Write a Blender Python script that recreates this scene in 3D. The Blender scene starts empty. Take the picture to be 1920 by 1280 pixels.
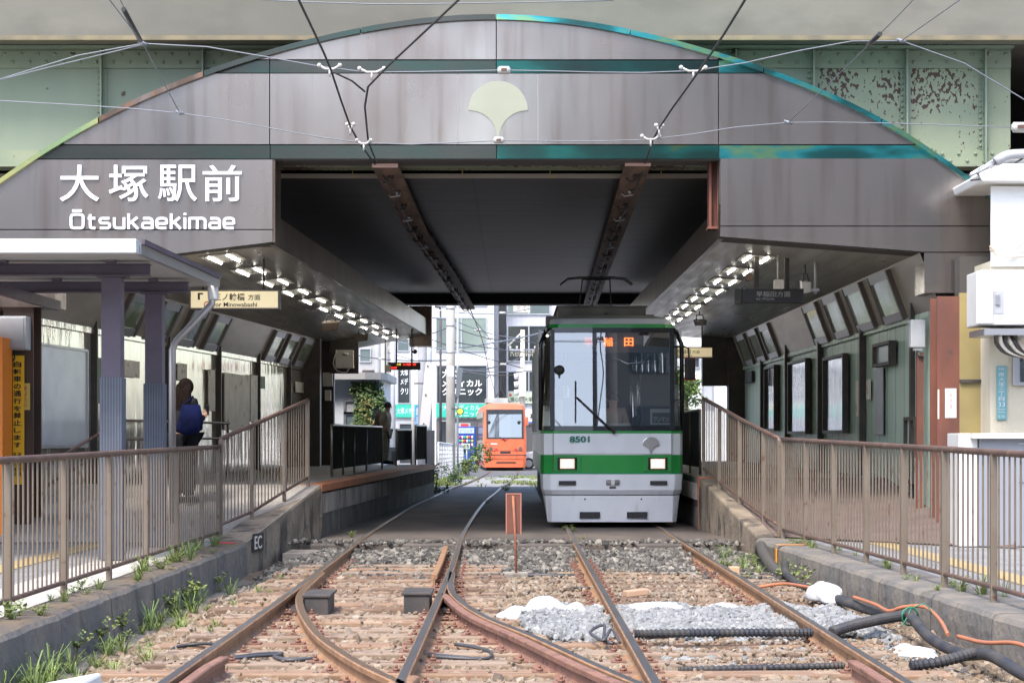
import bpy, math, random
import numpy as np
from mathutils import Vector, Matrix
R = math.radians
rnd = random.Random(7)
S = bpy.context.scene
COL = S.collection
# ---------------------------------------------------------------- camera, sky, sun, exposure
F, CX, CY, H = 3600.0, 964.0, 816.0, 1.39
cam_d = bpy.data.cameras.new("camera"); cam = bpy.data.objects.new("camera", cam_d); COL.objects.link(cam)
cam.location = (0, 0, H); cam.rotation_euler = (R(90), 0, 0)
cam_d.sensor_width = 36; cam_d.lens = F / 1920 * 36
cam_d.shift_x = -4 / 1920; cam_d.shift_y = 176 / 1920
cam_d.clip_start = 0.1; cam_d.clip_end = 3000
S.camera = cam
W = bpy.data.worlds.new("World"); S.world = W; W.use_nodes = True
SUN_EL, SUN_AZ = R(56), R(205)          # azimuth measured from +Y towards +X
wn = W.node_tree.nodes; wl = W.node_tree.links
sky = wn.new("ShaderNodeTexSky"); sky.sky_type = 'NISHITA'; sky.sun_disc = False
sky.sun_elevation = SUN_EL; sky.sun_rotation = SUN_AZ; sky.dust_density = 2.5; sky.air_density = 1.0
wl.new(sky.outputs[0], wn["Background"].inputs[0]); wn["Background"].inputs[1].default_value = 0.15
sd = bpy.data.lights.new("sun", 'SUN'); sun = bpy.data.objects.new("sun", sd); COL.objects.link(sun)
sd.energy = 1.3; sd.angle = R(14); sd.color = (1.0, 0.95, 0.88)
sv = Vector((math.sin(SUN_AZ) * math.cos(SUN_EL), math.cos(SUN_AZ) * math.cos(SUN_EL), math.sin(SUN_EL)))
sun.rotation_euler = sv.to_track_quat('Z', 'Y').to_euler(); sun.location = sv * 60
S.view_settings.view_transform = 'Standard'; S.view_settings.look = 'None'
S.view_settings.gamma = 1; S.view_settings.use_curve_mapping = False
S.view_settings.exposure = 1.9
S.cycles.max_bounces = 8; S.cycles.diffuse_bounces = 4; S.cycles.glossy_bounces = 4
S.cycles.transparent_max_bounces = 12

# ---------------------------------------------------------------- helpers
def P(x, y, d):                          # a pixel of the photograph at a measured distance
    return Vector(((x - CX) * d / F, d, H + (CY - y) * d / F))
def V(*a): return Vector(a)
def wloc(o):
    l = Vector((0, 0, 0))
    while o: l += o.location; o = o.parent
    return l
class MB:
    def __init__(s): s.v = []; s.f = []; s.m = []; s.sm = []
    def add(s, vs, fs, mi=0, smooth=False):
        b = len(s.v); s.v += [tuple(p) for p in vs]
        for f in fs: s.f.append([b + i for i in f]); s.m.append(mi); s.sm.append(smooth)
        return s
    def box(s, x0, y0, z0, x1, y1, z1, mi=0):
        return s.add([(x0,y0,z0),(x1,y0,z0),(x1,y1,z0),(x0,y1,z0),(x0,y0,z1),(x1,y0,z1),(x1,y1,z1),(x0,y1,z1)],
                     [(0,3,2,1),(4,5,6,7),(0,1,5,4),(1,2,6,5),(2,3,7,6),(3,0,4,7)], mi)
    def obox(s, c, u, v, w, mi=0):       # centre and three half vectors
        c, u, v, w = Vector(c), Vector(u), Vector(v), Vector(w)
        vs = [c + a*u + b*v + d*w for d in (-1, 1) for a, b in ((-1,-1),(1,-1),(1,1),(-1,1))]
        return s.add(vs, [(0,3,2,1),(4,5,6,7),(0,1,5,4),(1,2,6,5),(2,3,7,6),(3,0,4,7)], mi)
    def beam(s, a, b, wx, wz, up=(0,0,1), mi=0):
        a, b = Vector(a), Vector(b); d = b - a; u = d.cross(Vector(up)).normalized(); w = u.cross(d).normalized()
        return s.obox((a+b)/2, u*wx/2, d/2, w*wz/2, mi)
    def prism(s, pts, vec, mi=0):
        n = len(pts); vec = Vector(vec); pts = [Vector(p) for p in pts]
        vs = pts + [p + vec for p in pts]
        return s.add(vs, [tuple(range(n))[::-1], tuple(range(n, 2*n))] + [(i, (i+1) % n, n + (i+1) % n, n + i) for i in range(n)], mi)
    def quad(s, *p, mi=0): return s.add(p, [tuple(range(len(p)))], mi)
    def tube(s, pts, r, n=8, mi=0, caps=True):
        pts = [Vector(p) for p in pts]; rs = r if isinstance(r, (list, tuple)) else [r]*len(pts)
        vs = []; prev = None
        for i, p in enumerate(pts):
            d = (pts[min(i+1, len(pts)-1)] - pts[max(i-1, 0)]).normalized()
            if prev is None:
                prev = d.orthogonal().normalized()
            u = (prev - d * prev.dot(d));
            u = u.normalized() if u.length > 1e-6 else d.orthogonal().normalized()
            prev = u; w = d.cross(u)
            vs += [p + (u*math.cos(2*math.pi*k/n) + w*math.sin(2*math.pi*k/n))*rs[i] for k in range(n)]
        fs = [(i*n+k, i*n+(k+1) % n, (i+1)*n+(k+1) % n, (i+1)*n+k) for i in range(len(pts)-1) for k in range(n)]
        s.add(vs, fs, mi, True)
        if caps:
            b = len(s.v) - len(vs)
            s.f += [[b+k for k in range(n)][::-1], [b+(len(pts)-1)*n+k for k in range(n)]]; s.m += [mi, mi]; s.sm += [False, False]
        return s
    def cyl(s, a, b, r, n=16, mi=0): return s.tube([a, b], r, n, mi)
    def ball(s, c, r, n=10, mi=0, sc=(1,1,1)):
        c = Vector(c); m = n // 2; vs = []
        for i in range(m + 1):
            t = math.pi * i / m
            for k in range(n):
                a = 2*math.pi*k/n
                vs.append(c + Vector((math.sin(t)*math.cos(a)*r*sc[0], math.sin(t)*math.sin(a)*r*sc[1], math.cos(t)*r*sc[2])))
        return s.add(vs, [(i*n+k, (i+1)*n+k, (i+1)*n+(k+1) % n, i*n+(k+1) % n) for i in range(m) for k in range(n)], mi, True)
    def text(s, body, o, u, v, w=None, h=None, depth=0.004, bold=0.0, mi=0):
        """o: lower left corner; u, v: unit right and up; w, h: size of the ink box (either may be None)"""
        vs, fs = text_geo(body, bold); o, u, v = Vector(o), Vector(u), Vector(v); nrm = u.cross(v)
        W0 = vs[:, 0].max(); H0 = vs[:, 1].max()
        if w is None: w = h * W0 / H0
        if h is None: h = w * H0 / W0
        out = [o + u*(p[0]/W0*w) + v*(p[1]/H0*h) + nrm*(depth if p[2] > 0 else 0) for p in vs]
        return s.add(out, fs, mi)
    def build(s, name, mat, parent=None, bevel=0, local=False, label=None):
        me = bpy.data.meshes.new(name); o0 = Vector((0, 0, 0)) if (local or parent is None) else wloc(parent)
        me.from_pydata([(p[0]-o0.x, p[1]-o0.y, p[2]-o0.z) for p in s.v], [], s.f)
        for m in (mat if isinstance(mat, (list, tuple)) else [mat]): me.materials.append(m)
        me.polygons.foreach_set("material_index", s.m); me.polygons.foreach_set("use_smooth", s.sm); me.update()
        o = bpy.data.objects.new(name, me); COL.objects.link(o)
        if parent: o.parent = parent
        if bevel:
            b = o.modifiers.new("bevel", 'BEVEL'); b.width = bevel; b.segments = 2; b.limit_method = 'ANGLE'; b.angle_limit = R(40)
        if label: o['label'] = label
        return o
_tc = {}
def text_geo(body, bold):
    if (body, bold) in _tc: return _tc[(body, bold)]
    cu = bpy.data.curves.new("t", 'FONT'); cu.body = body; cu.size = 1; cu.offset = bold; cu.extrude = 0.01; cu.resolution_u = 4
    ob = bpy.data.objects.new("t", cu); COL.objects.link(ob); dg = bpy.context.evaluated_depsgraph_get()
    me = ob.evaluated_get(dg).to_mesh()
    a = np.array([v.co[:] for v in me.vertices]); fs = [tuple(p.vertices) for p in me.polygons]
    a[:, :2] -= a[:, :2].min(0)
    ob.evaluated_get(dg).to_mesh_clear(); bpy.data.objects.remove(ob); bpy.data.curves.remove(cu)
    _tc[(body, bold)] = (a, fs); return a, fs
def thing(name, label, cat, loc=(0,0,0), group=None):
    o = bpy.data.objects.new(name, None); COL.objects.link(o); o.location = loc; o.empty_display_size = .2
    return tag(o, label, cat, group)
def tag(o, label, cat, group=None):
    o['label'] = label; o['category'] = cat
    if group: o['group'] = group
    return o
def struct(o): o['kind'] = 'structure'; return o
def stuff(o, label, cat): o['kind'] = 'stuff'; o['label'] = label; o['category'] = cat; return o
def dup(o, loc=None, rotz=None, label=None, scale=None):
    kids = {}
    for q in COL.objects: kids.setdefault(q.parent, []).append(q) if q.parent else None
    def rec(a, par):
        c = a.copy(); COL.objects.link(c)
        if par: c.parent = par
        for q in kids.get(a, []): rec(q, c)
        return c
    c = rec(o, None)
    if loc is not None: c.location = loc
    if rotz is not None: c.rotation_euler.z = rotz
    if scale is not None: c.scale = (scale,)*3
    if label: c['label'] = label
    return c
def solo(name, mb, mat, label, cat, group=None, bevel=0, origin=None):
    o = mb.build(name, mat, None, bevel); tag(o, label, cat, group)
    return o
def skin(nodes, edges, root, sub=2):
    """grown body surface: nodes name -> (x,y,z,r) ; returns (verts, faces)"""
    names = list(nodes); me = bpy.data.meshes.new("sk")
    me.from_pydata([nodes[n][:3] for n in names], [(names.index(a), names.index(b)) for a, b in edges], [])
    ob = bpy.data.objects.new("sk", me); COL.objects.link(ob)
    md = ob.modifiers.new("s", 'SKIN'); md.use_smooth_shade = True
    for i, n in enumerate(names):
        r = nodes[n][3]; me.skin_vertices[0].data[i].radius = (r, r) if not isinstance(r, tuple) else r
        me.skin_vertices[0].data[i].use_root = (n == root)
    ss = ob.modifiers.new("ss", 'SUBSURF'); ss.levels = sub; ss.render_levels = sub
    dg = bpy.context.evaluated_depsgraph_get(); dg.update(); m2 = ob.evaluated_get(dg).to_mesh()
    vs = [v.co.copy() for v in m2.vertices]; fs = [tuple(p.vertices) for p in m2.polygons]
    ob.evaluated_get(dg).to_mesh_clear(); bpy.data.objects.remove(ob); bpy.data.meshes.remove(me)
    return vs, fs

# ---------------------------------------------------------------- materials
def M(name, c, r=.6, metal=0., c2=None, ns=3., stretch=(1,1,1), lo=.38, hi=.62, c3=None, ns3=8., th3=.62, st3=(1,1,1), w3=.06,
      bump=0., bs=40., bst=(1,1,1), rvar=0., emit=None, es=0., island=None, spec=None, ramp=None, detail=6, mask3=0, bdet=6, bd=.02):
    m = bpy.data.materials.new(name); m.use_nodes = True; nt = m.node_tree; N = nt.nodes; L = nt.links; b = N["Principled BSDF"]
    def rgb(k): return (*k, 1)
    b.inputs["Base Color"].default_value = rgb(c); b.inputs["Roughness"].default_value = r; b.inputs["Metallic"].default_value = metal
    if spec is not None: b.inputs["Specular IOR Level"].default_value = spec
    tc = N.new("ShaderNodeTexCoord")
    def noise(sc, st, det=detail):
        mp = N.new("ShaderNodeMapping"); mp.inputs["Scale"].default_value = st; L.new(tc.outputs["Object"], mp.inputs[0])
        n = N.new("ShaderNodeTexNoise"); n.inputs["Scale"].default_value = sc; n.inputs["Detail"].default_value = det; L.new(mp.outputs[0], n.inputs["Vector"])
        return n.outputs["Fac"]
    colout = None
    if c2 or ramp:
        f = noise(ns, stretch); cr = N.new("ShaderNodeValToRGB"); L.new(f, cr.inputs[0]); e = cr.color_ramp.elements
        if ramp:
            e[0].position = ramp[0][0]; e[0].color = rgb(ramp[0][1]); e[1].position = ramp[-1][0]; e[1].color = rgb(ramp[-1][1])
            for p, k in ramp[1:-1]: q = e.new(p); q.color = rgb(k)
        else:
            e[0].position = lo; e[0].color = rgb(c); e[1].position = hi; e[1].color = rgb(c2)
        colout = cr.outputs[0]
        if rvar:
            mr = N.new("ShaderNodeMapRange"); L.new(f, mr.inputs[0]); mr.inputs[1].default_value = .3; mr.inputs[2].default_value = .7
            mr.inputs[3].default_value = max(.03, r - rvar); mr.inputs[4].default_value = min(1, r + rvar); L.new(mr.outputs[0], b.inputs["Roughness"])
    def mix(a, bcol, fac, mode='MIX'):
        mx = N.new("ShaderNodeMix"); mx.data_type = 'RGBA'; mx.blend_type = mode
        if hasattr(fac, 'links'): L.new(fac, mx.inputs[0])
        else: mx.inputs[0].default_value = fac
        if hasattr(a, 'links'): L.new(a, mx.inputs[6])
        else: mx.inputs[6].default_value = rgb(a)
        if hasattr(bcol, 'links'): L.new(bcol, mx.inputs[7])
        else: mx.inputs[7].default_value = rgb(bcol)
        return mx.outputs[2]
    if c3:
        f3 = noise(ns3, st3, 8)
        if mask3:
            fl = noise(mask3, (1,1,1), 2); ma = N.new('ShaderNodeMath'); ma.operation = 'MULTIPLY_ADD'; L.new(fl, ma.inputs[0]); ma.inputs[1].default_value = .9; L.new(f3, ma.inputs[2]); f3 = ma.outputs[0]
        mr = N.new("ShaderNodeMapRange"); L.new(f3, mr.inputs[0]); mr.inputs[1].default_value = th3; mr.inputs[2].default_value = th3 + w3
        colout = mix(colout if colout else c, c3, mr.outputs[0])
    if island:
        g = N.new("ShaderNodeNewGeometry"); cr = N.new("ShaderNodeValToRGB"); L.new(g.outputs["Random Per Island"], cr.inputs[0]); e = cr.color_ramp.elements
        e[0].color = rgb(island[0]); e[1].color = rgb(island[-1])
        for i, k in enumerate(island[1:-1]): q = e.new((i+1)/(len(island)-1)); q.color = rgb(k)
        colout = mix(colout if colout else (1,1,1), cr.outputs[0], 1.0, 'MULTIPLY') if colout else cr.outputs[0]
    if colout: L.new(colout, b.inputs["Base Color"])
    if bump:
        f = noise(bs, bst, bdet); bp = N.new("ShaderNodeBump"); bp.inputs["Strength"].default_value = bump; bp.inputs["Distance"].default_value = bd
        L.new(f, bp.inputs["Height"]); L.new(bp.outputs[0], b.inputs["Normal"])
    if emit: b.inputs["Emission Color"].default_value = rgb(emit); b.inputs["Emission Strength"].default_value = es
    return m
def glassmat(name, tint, refl=.12, rough=.02, graze=.9):
    m = bpy.data.materials.new(name); m.use_nodes = True; nt = m.node_tree; N = nt.nodes; L = nt.links
    N.remove(N["Principled BSDF"]); o = N["Material Output"]
    t = N.new("ShaderNodeBsdfTransparent"); t.inputs[0].default_value = (*tint, 1)
    g = N.new("ShaderNodeBsdfGlossy"); g.inputs["Roughness"].default_value = rough
    lw = N.new("ShaderNodeLayerWeight"); lw.inputs[0].default_value = .3
    mr = N.new("ShaderNodeMapRange"); mr.inputs[3].default_value = refl; mr.inputs[4].default_value = graze; L.new(lw.outputs["Fresnel"], mr.inputs[0])
    mx = N.new("ShaderNodeMixShader"); L.new(mr.outputs[0], mx.inputs[0]); L.new(t.outputs[0], mx.inputs[1]); L.new(g.outputs[0], mx.inputs[2])
    L.new(mx.outputs[0], o.inputs[0]); return m
def add_seams(m, axis, period, width=.012, dark=.35, dist=.01, off=0.):
    """vertical or horizontal joints of a cladding: thin grooves at a fixed pitch along one object axis"""
    nt = m.node_tree; N = nt.nodes; L = nt.links; b = N["Principled BSDF"]
    tc = N.new("ShaderNodeTexCoord"); sp = N.new("ShaderNodeSeparateXYZ"); L.new(tc.outputs["Object"], sp.inputs[0])
    ad = N.new("ShaderNodeMath"); ad.operation = 'ADD'; ad.inputs[1].default_value = 1000 * period + off; L.new(sp.outputs[axis], ad.inputs[0])
    md = N.new("ShaderNodeMath"); md.operation = 'MODULO'; md.inputs[1].default_value = period; L.new(ad.outputs[0], md.inputs[0])
    lt = N.new("ShaderNodeMath"); lt.operation = 'LESS_THAN'; lt.inputs[1].default_value = width; L.new(md.outputs[0], lt.inputs[0])
    mx = N.new("ShaderNodeMix"); mx.data_type = 'RGBA'; mx.blend_type = 'MULTIPLY'; L.new(lt.outputs[0], mx.inputs[0])
    src = b.inputs["Base Color"]
    if src.is_linked: L.new(src.links[0].from_socket, mx.inputs[6])
    else: mx.inputs[6].default_value = src.default_value
    mx.inputs[7].default_value = (dark, dark, dark, 1); L.new(mx.outputs[2], src)
    bp = N.new("ShaderNodeBump"); bp.inputs["Distance"].default_value = dist; bp.inputs["Strength"].default_value = 1; bp.invert = True
    L.new(lt.outputs[0], bp.inputs["Height"])
    nr = b.inputs["Normal"]
    if nr.is_linked: L.new(nr.links[0].from_socket, bp.inputs["Normal"])
    L.new(bp.outputs[0], nr); return m

m_bronze = M("bronze_steel", (.365,.328,.305), .25, .88, (.22,.187,.168), .45, (1.1,1,.6), lo=.34, hi=.66, c3=(.185,.14,.118), ns3=1.7, st3=(3.4,3,.2), th3=.5, w3=.4, bump=.5, bs=.9, bst=(1,1,.7), bdet=1, rvar=.10)
m_bronze2 = M("fascia_steel", (.21,.165,.14), .32, .85, (.12,.085,.065), 2, (2,2,.3), c3=(.24,.13,.08), ns3=3, st3=(3,3,.3), th3=.58, w3=.12, bump=.05, bs=3)
add_seams(m_bronze2, 1, .8, .03, .4)
m_irid = M("tinted_steel", (.1,.3,.3), .2, .9, ramp=[(.3,(.05,.10,.10)),(.44,(.04,.20,.19)),(.52,(.06,.42,.44)),(.58,(.25,.45,.22)),(.64,(.04,.36,.42)),(.75,(.03,.12,.12))], ns=1.0, stretch=(.8,1,2), bump=.03, bs=2, detail=3)
m_irid2 = M("tinted_steel_dark", (.1,.3,.3), .25, .9, ramp=[(.3,(.085,.082,.073)),(.5,(.07,.075,.066)),(.64,(.05,.082,.07)),(.78,(.095,.085,.06))], ns=.9, stretch=(.8,1,2), bump=.03, bs=2, detail=3)
m_irid3 = M("tinted_steel_deep", (.1,.3,.3), .22, .9, ramp=[(.3,(.035,.05,.048)),(.5,(.03,.085,.075)),(.62,(.03,.15,.13)),(.68,(.12,.17,.06)),(.8,(.03,.07,.09))], ns=1.1, stretch=(.8,1,2), detail=3)
m_iridy = M("tinted_steel_gold", (.3,.4,.2), .25, .8, (.5,.48,.2), 1.6)
m_seam = M("dark_seam", (.06,.055,.05), .7)
m_white = M("white_paint", (.58,.58,.575), .5, 0, (.52,.515,.50), 2)
m_letter = M("white_enamel", (.70,.70,.72), .3, spec=.5)
m_emblem = M("pale_green_acrylic", (.25,.265,.20), .45, 0, (.29,.30,.235), .8)
m_soffit = M("soffit_steel", (.56,.53,.48), .34, .55, (.47,.44,.40), 2, (3,.3,1), rvar=.08, bump=.12, bs=.8, bst=(1.5,.35,1), bdet=0)
add_seams(m_soffit, 0, .30, .008, .5, .004)
m_slope = M("ribbed_steel", (.50,.455,.40), .36, .55, (.40,.35,.30), 2.2, (.4,.4,2), bump=.05, bs=2); add_seams(m_slope, 1, .11, .02, .6, .012)
m_mirror = M("wavy_steel_sheet", (.74,.70,.62), .13, .72, (.66,.60,.52), 1.5, (1,1,.3), bump=1.0, bs=2.0, bst=(1,1.6,.35), c3=(.42,.36,.28), ns3=3, st3=(3,3,.4), th3=.68, w3=.1, bdet=2, bd=.016)
m_black = M("black_steel", (.035,.031,.028), .5, .2, (.055,.042,.034), 4)
m_green_wall = M("green_panel", (.37,.47,.385), .42, 0, (.31,.41,.33), 1.4, (1,1,.4), c3=(.06,.08,.06), ns3=3, st3=(3,3,.3), th3=.64, w3=.15); add_seams(m_green_wall, 1, .62, .03, .2, .02)
m_green_wall2 = M("green_panel_pale", (.36,.48,.40), .5, 0, (.26,.37,.30), 2)
m_rust = M("rusty_red_steel", (.165,.058,.036), .7, 0, (.11,.042,.03), 3, (1,1,.4), c3=(.06,.04,.035), ns3=5, th3=.66, w3=.08, bump=.1, bs=30)
m_brown = M("brown_steel", (.06,.04,.032), .6, .1, (.10,.055,.04), 3, (1,1,.3), bump=.08)
m_girder = M("green_girder_paint", (.165,.205,.155), .6, 0, (.195,.235,.17), 1.0, (1,1,.4), c3=(.05,.03,.022), ns3=3.2, th3=.685, w3=.02, bump=.05)
m_girder_peel = M("peeling_girder_paint", (.18,.215,.15), .65, 0, (.215,.245,.165), 1.5, c3=(.05,.022,.017), ns3=17, st3=(1.2,1,.8), th3=1.02, w3=.02, mask3=.8, bump=.06)
m_concrete_deck = M("deck_concrete", (.150,.146,.122), .85, 0, (.118,.115,.096), .9, (.5,1,1.6), c3=(.098,.095,.079), ns3=1.6, st3=(.7,1,1.2), th3=.5, w3=.3, bump=.1, bs=30)
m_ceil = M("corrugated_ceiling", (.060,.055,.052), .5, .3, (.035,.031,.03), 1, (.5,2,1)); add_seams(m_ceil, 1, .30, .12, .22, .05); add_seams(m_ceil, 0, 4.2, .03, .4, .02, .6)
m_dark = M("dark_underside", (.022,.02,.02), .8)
m_conc = M("weathered_concrete", (.30,.275,.24), .9, 0, (.18,.155,.13), 1.6, (1,1,.5), c3=(.09,.08,.065), ns3=2.4, st3=(2,2,.4), th3=.56, w3=.18, bump=.5, bs=22)
m_conc_d = M("stained_kerb_concrete", (.115,.108,.10), .95, 0, (.17,.148,.122), 2.2, (1.2,1.2,.8), c3=(.06,.055,.047), ns3=3.0, st3=(1.3,1.3,.6), th3=.55, w3=.25, bump=1.0, bs=12)
add_seams(m_conc_d, 1, 1.75, .022, .35, .02)
m_kerbtop = M("mossy_kerb_top", (.16,.115,.07), .95, 0, (.115,.095,.075), 3, c3=(.05,.045,.035), ns3=5, th3=.56, w3=.1, bump=.8, bs=20); add_seams(m_kerbtop, 1, 1.75, .022, .35, .02)
m_rampwall = M("ramp_concrete", (.24,.195,.145), .95, 0, (.145,.118,.09), 2.4, c3=(.065,.056,.047), ns3=2.6, st3=(1.5,1.5,.7), th3=.52, w3=.12, bump=.9, bs=14)
m_platface = M("platform_face", (.12,.11,.10), .9, 0, (.07,.065,.06), 2, c3=(.28,.27,.25), ns3=2, st3=(2,1,.5), th3=.63, w3=.15, bump=.4, bs=18)
m_plattop = M("platform_paving", (.30,.275,.25), .8, 0, (.23,.21,.19), 2.5, bump=.15)
m_orange = M("orange_edge_paint", (.42,.14,.055), .7, 0, (.30,.11,.05), 4, c3=(.2,.13,.1), ns3=6, th3=.6)
m_slab = M("track_paving", (.115,.095,.082), .85, 0, (.075,.064,.058), 1.2, (1,.5,1), c3=(.16,.145,.13), ns3=3, th3=.63, w3=.2, bump=.2, bs=25); add_seams(m_slab, 1, 1.2, .025, .5)
m_asph = M("asphalt", (.11,.11,.112), .9, 0, (.085,.085,.088), 5, bump=.15, bs=80)
m_soil = M("ballast_soil", (.18,.13,.09), .95, 0, (.10,.075,.055), 6, c3=(.28,.24,.20), ns3=20, th3=.58, w3=.1, bump=1, bs=30)
m_ground = M("street_ground", (.26,.25,.24), .9, 0, (.2,.19,.18), .8, bump=.1)
m_tile = M("pale_paving_tile", (.42,.40,.36), .8, 0, (.33,.31,.28), 2.5, bump=.1); add_seams(m_tile, 1, .45, .015, .5); add_seams(m_tile, 0, .45, .015, .5)
m_pave = M("grey_paving", (.22,.22,.22), .85, 0, (.17,.17,.17), 2); add_seams(m_pave, 1, .3, .012, .6); add_seams(m_pave, 0, .3, .012, .6)
m_tact = M("yellow_tactile", (.36,.26,.11), .75, 0, (.30,.22,.11), 4)
m_brick = M("red_paving", (.15,.105,.088), .8, 0, (.115,.082,.07), 3); add_seams(m_brick, 1, .2, .012, .6)
m_fence = M("fence_paint", (.185,.150,.115), .5, .25, (.165,.128,.095), 3, c3=(.12,.07,.045), ns3=8, th3=.62, bump=.05)
m_frail = M("fence_rail_paint", (.14,.085,.065), .45, .25, (.10,.06,.05), 4, c3=(.22,.14,.1), ns3=6, th3=.63)
m_railrust = M("rail_rust", (.30,.165,.085), .75, .1, (.20,.11,.06), 6, c3=(.30,.17,.09), ns3=14, th3=.58, bump=.15, bs=50)
m_railred = M("guard_rail_rust", (.23,.115,.08), .75, .1, (.17,.085,.06), 6, c3=(.08,.045,.035), ns3=14, th3=.6, bump=.15, bs=50)
m_railtop = M("worn_rail_head", (.22,.21,.21), .38, .9, (.20,.17,.15), 3, (3,.3,1))
m_sleeper = M("sleeper_wood", (.26,.165,.105), .9, 0, (.18,.11,.07), 5, (.4,4,1), c3=(.29,.21,.145), ns3=5, th3=.58, bump=.4, bs=20, bst=(.3,3,1))
m_sleeper_b = M("sleeper_wood_dark", (.17,.105,.07), .9, 0, (.12,.075,.05), 6, (.4,4,1), c3=(.24,.165,.11), ns3=4, th3=.58, bump=.5, bs=20, bst=(.3,3,1))
m_sleeper_c = M("sleeper_wood_dusty", (.27,.195,.14), .9, 0, (.19,.14,.10), 5, (.5,4,1), c3=(.13,.085,.06), ns3=5, th3=.56, bump=.4, bs=20, bst=(.3,3,1))
m_st_rust = M("rusty_stone", (.3,.2,.1), .9, island=[(.135,.095,.062),(.23,.175,.12),(.17,.12,.078),(.29,.24,.185),(.10,.075,.055),(.20,.135,.082)], bump=.3, bs=30)
m_st_dark = M("sooty_stone", (.3,.2,.1), .9, island=[(.028,.027,.026),(.17,.158,.135),(.04,.037,.035),(.24,.22,.185),(.06,.055,.048),(.035,.032,.03),(.10,.09,.078)], bump=.3, bs=30)
m_st_pale = M("fresh_stone", (.3,.2,.1), .85, island=[(.13,.135,.135),(.22,.225,.225),(.17,.175,.178),(.27,.27,.26),(.10,.105,.11)], bump=.3, bs=30)
m_alu = M("grey_aluminium", (.45,.45,.47), .35, .8)
m_greybox = M("grey_box_paint", (.36,.37,.39), .5, 0, (.31,.32,.34), 3)
m_purple = M("mauve_steel_paint", (.095,.075,.105), .5, 0, (.075,.06,.085), 3)
m_ribbed = M("column_wrap", (.10,.115,.15), .6, 0, (.08,.09,.12), 3)
m_yellow = M("yellow_sign", (.85,.52,.02), .5)
m_ink = M("black_ink", (.012,.012,.014), .6)
m_cream = M("cream_sign", (.62,.53,.33), .4, emit=(1,.82,.5), es=.12)
m_red = M("red_ink", (.5,.03,.03), .5)
m_lamp = M("lit_tube", (.9,.9,.88), .4, emit=(1,.96,.86), es=8)
m_lamph = M("lamp_tray", (.36,.35,.32), .5, 0)
m_wire = M("black_wire", (.03,.03,.03), .5)
m_steelwire = M("steel_wire", (.17,.18,.20), .5, .3)
m_porc = M("white_porcelain", (.42,.41,.385), .3)
m_timber = M("trough_timber", (.22,.14,.10), .7, 0, (.115,.075,.058), 2.5, (3,.4,1), c3=(.05,.04,.035), ns3=6, th3=.6, bump=.1)
m_pinkend = M("pale_pink_paint", (.62,.42,.38), .7)
m_leaf = [M("leaf_a", (.09,.19,.03), .6, island=[(.075,.135,.03),(.14,.20,.05),(.10,.16,.035)]), M("leaf_b", (.05,.11,.025), .6, island=[(.03,.075,.018),(.07,.14,.03),(.05,.10,.025)]),
          M("leaf_c", (.14,.25,.03), .6, island=[(.11,.17,.035),(.19,.24,.06),(.15,.21,.045),(.22,.20,.09)]), M("leaf_d", (.2,.12,.03), .6, island=[(.18,.16,.03),(.22,.10,.02),(.12,.16,.03)])]
m_bark = M("bark", (.10,.075,.055), .9, 0, (.06,.045,.035), 8)
# ================================================================ SETTING: ground, platforms, kerbs
def grid_surface(name, xs, ys, zf, mat):
    mb = MB(); nx = len(xs)
    vs = [(x, y, zf(x, y)) for y in ys for x in xs]
    mb.add(vs, [(j*nx+i, j*nx+i+1, (j+1)*nx+i+1, (j+1)*nx+i) for j in range(len(ys)-1) for i in range(nx-1)], 0, True)
    return struct(mb.build(name, mat))
def gh(y):                               # height of the street behind the bridge: it falls away gently
    if y < 48: return -.5
    if y < 50.2: return -.5 + (y-48)/2.2*.45
    return -.05 + (-.40) * min(1, (y-50.2)/45)
grid_surface("ground", [-600,-200,-60,-20,-8,-3,3,8,20,60,200,600], [-600,-150,-60,-20,0,20,47,48,50.2,54,60,70,80,95.2,130,200,400,900,1500], lambda x, y: gh(y), m_ground)
def cross_street(y0, y1, x0, x1, name, mat, dz):
    mb = MB(); mb.quad((x0,y0,gh(y0)+dz),(x1,y0,gh(y0)+dz),(x1,y1,gh(y1)+dz),(x0,y1,gh(y1)+dz)); return struct(mb.build(name, mat))
cross_street(50.6, 55.5, -30, 40, "footpath", m_asph, .008)
cross_street(78, 88, -40, 60, "road", m_asph, .008)
cross_street(88.2, 111, -60, 60, "road", m_asph, .012)
def wn2(x, y, s=1.0):
    return (math.sin(x*3.1*s+y*1.7*s) + math.sin(x*7.3*s-y*5.1*s+1) *.6 + math.sin(x*13.7*s+y*11.3*s+2)*.4) / 2
def bedz(x, y):
    z = -.165
    if x < -2.45: z -= min(1, (-2.45-x)/.55) * .17
    if x > 2.75: z -= min(1, (x-2.75)/.4) * .07
    if y > 22.2: z += min(1, (y-22.2)/1.5) * .06
    return z + .014 * wn2(x, y, 2.2)
grid_surface("ballast_bed", [-3.6+i*.13 for i in range(57)], [8+i*.17 for i in range(102)], bedz, m_soil)
mb = MB(); mb.box(-2.66, 25.0, -.4, 3.2, 50.25, -.022); struct(mb.build("track_slab", m_slab, bevel=.02))
mb = MB()
for x0, x1 in ((-2.9,-2.12),): mb.box(x0, 24.05, -.3, x1, 24.95, -.09)
struct(mb.build("slab_apron", m_conc))
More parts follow.
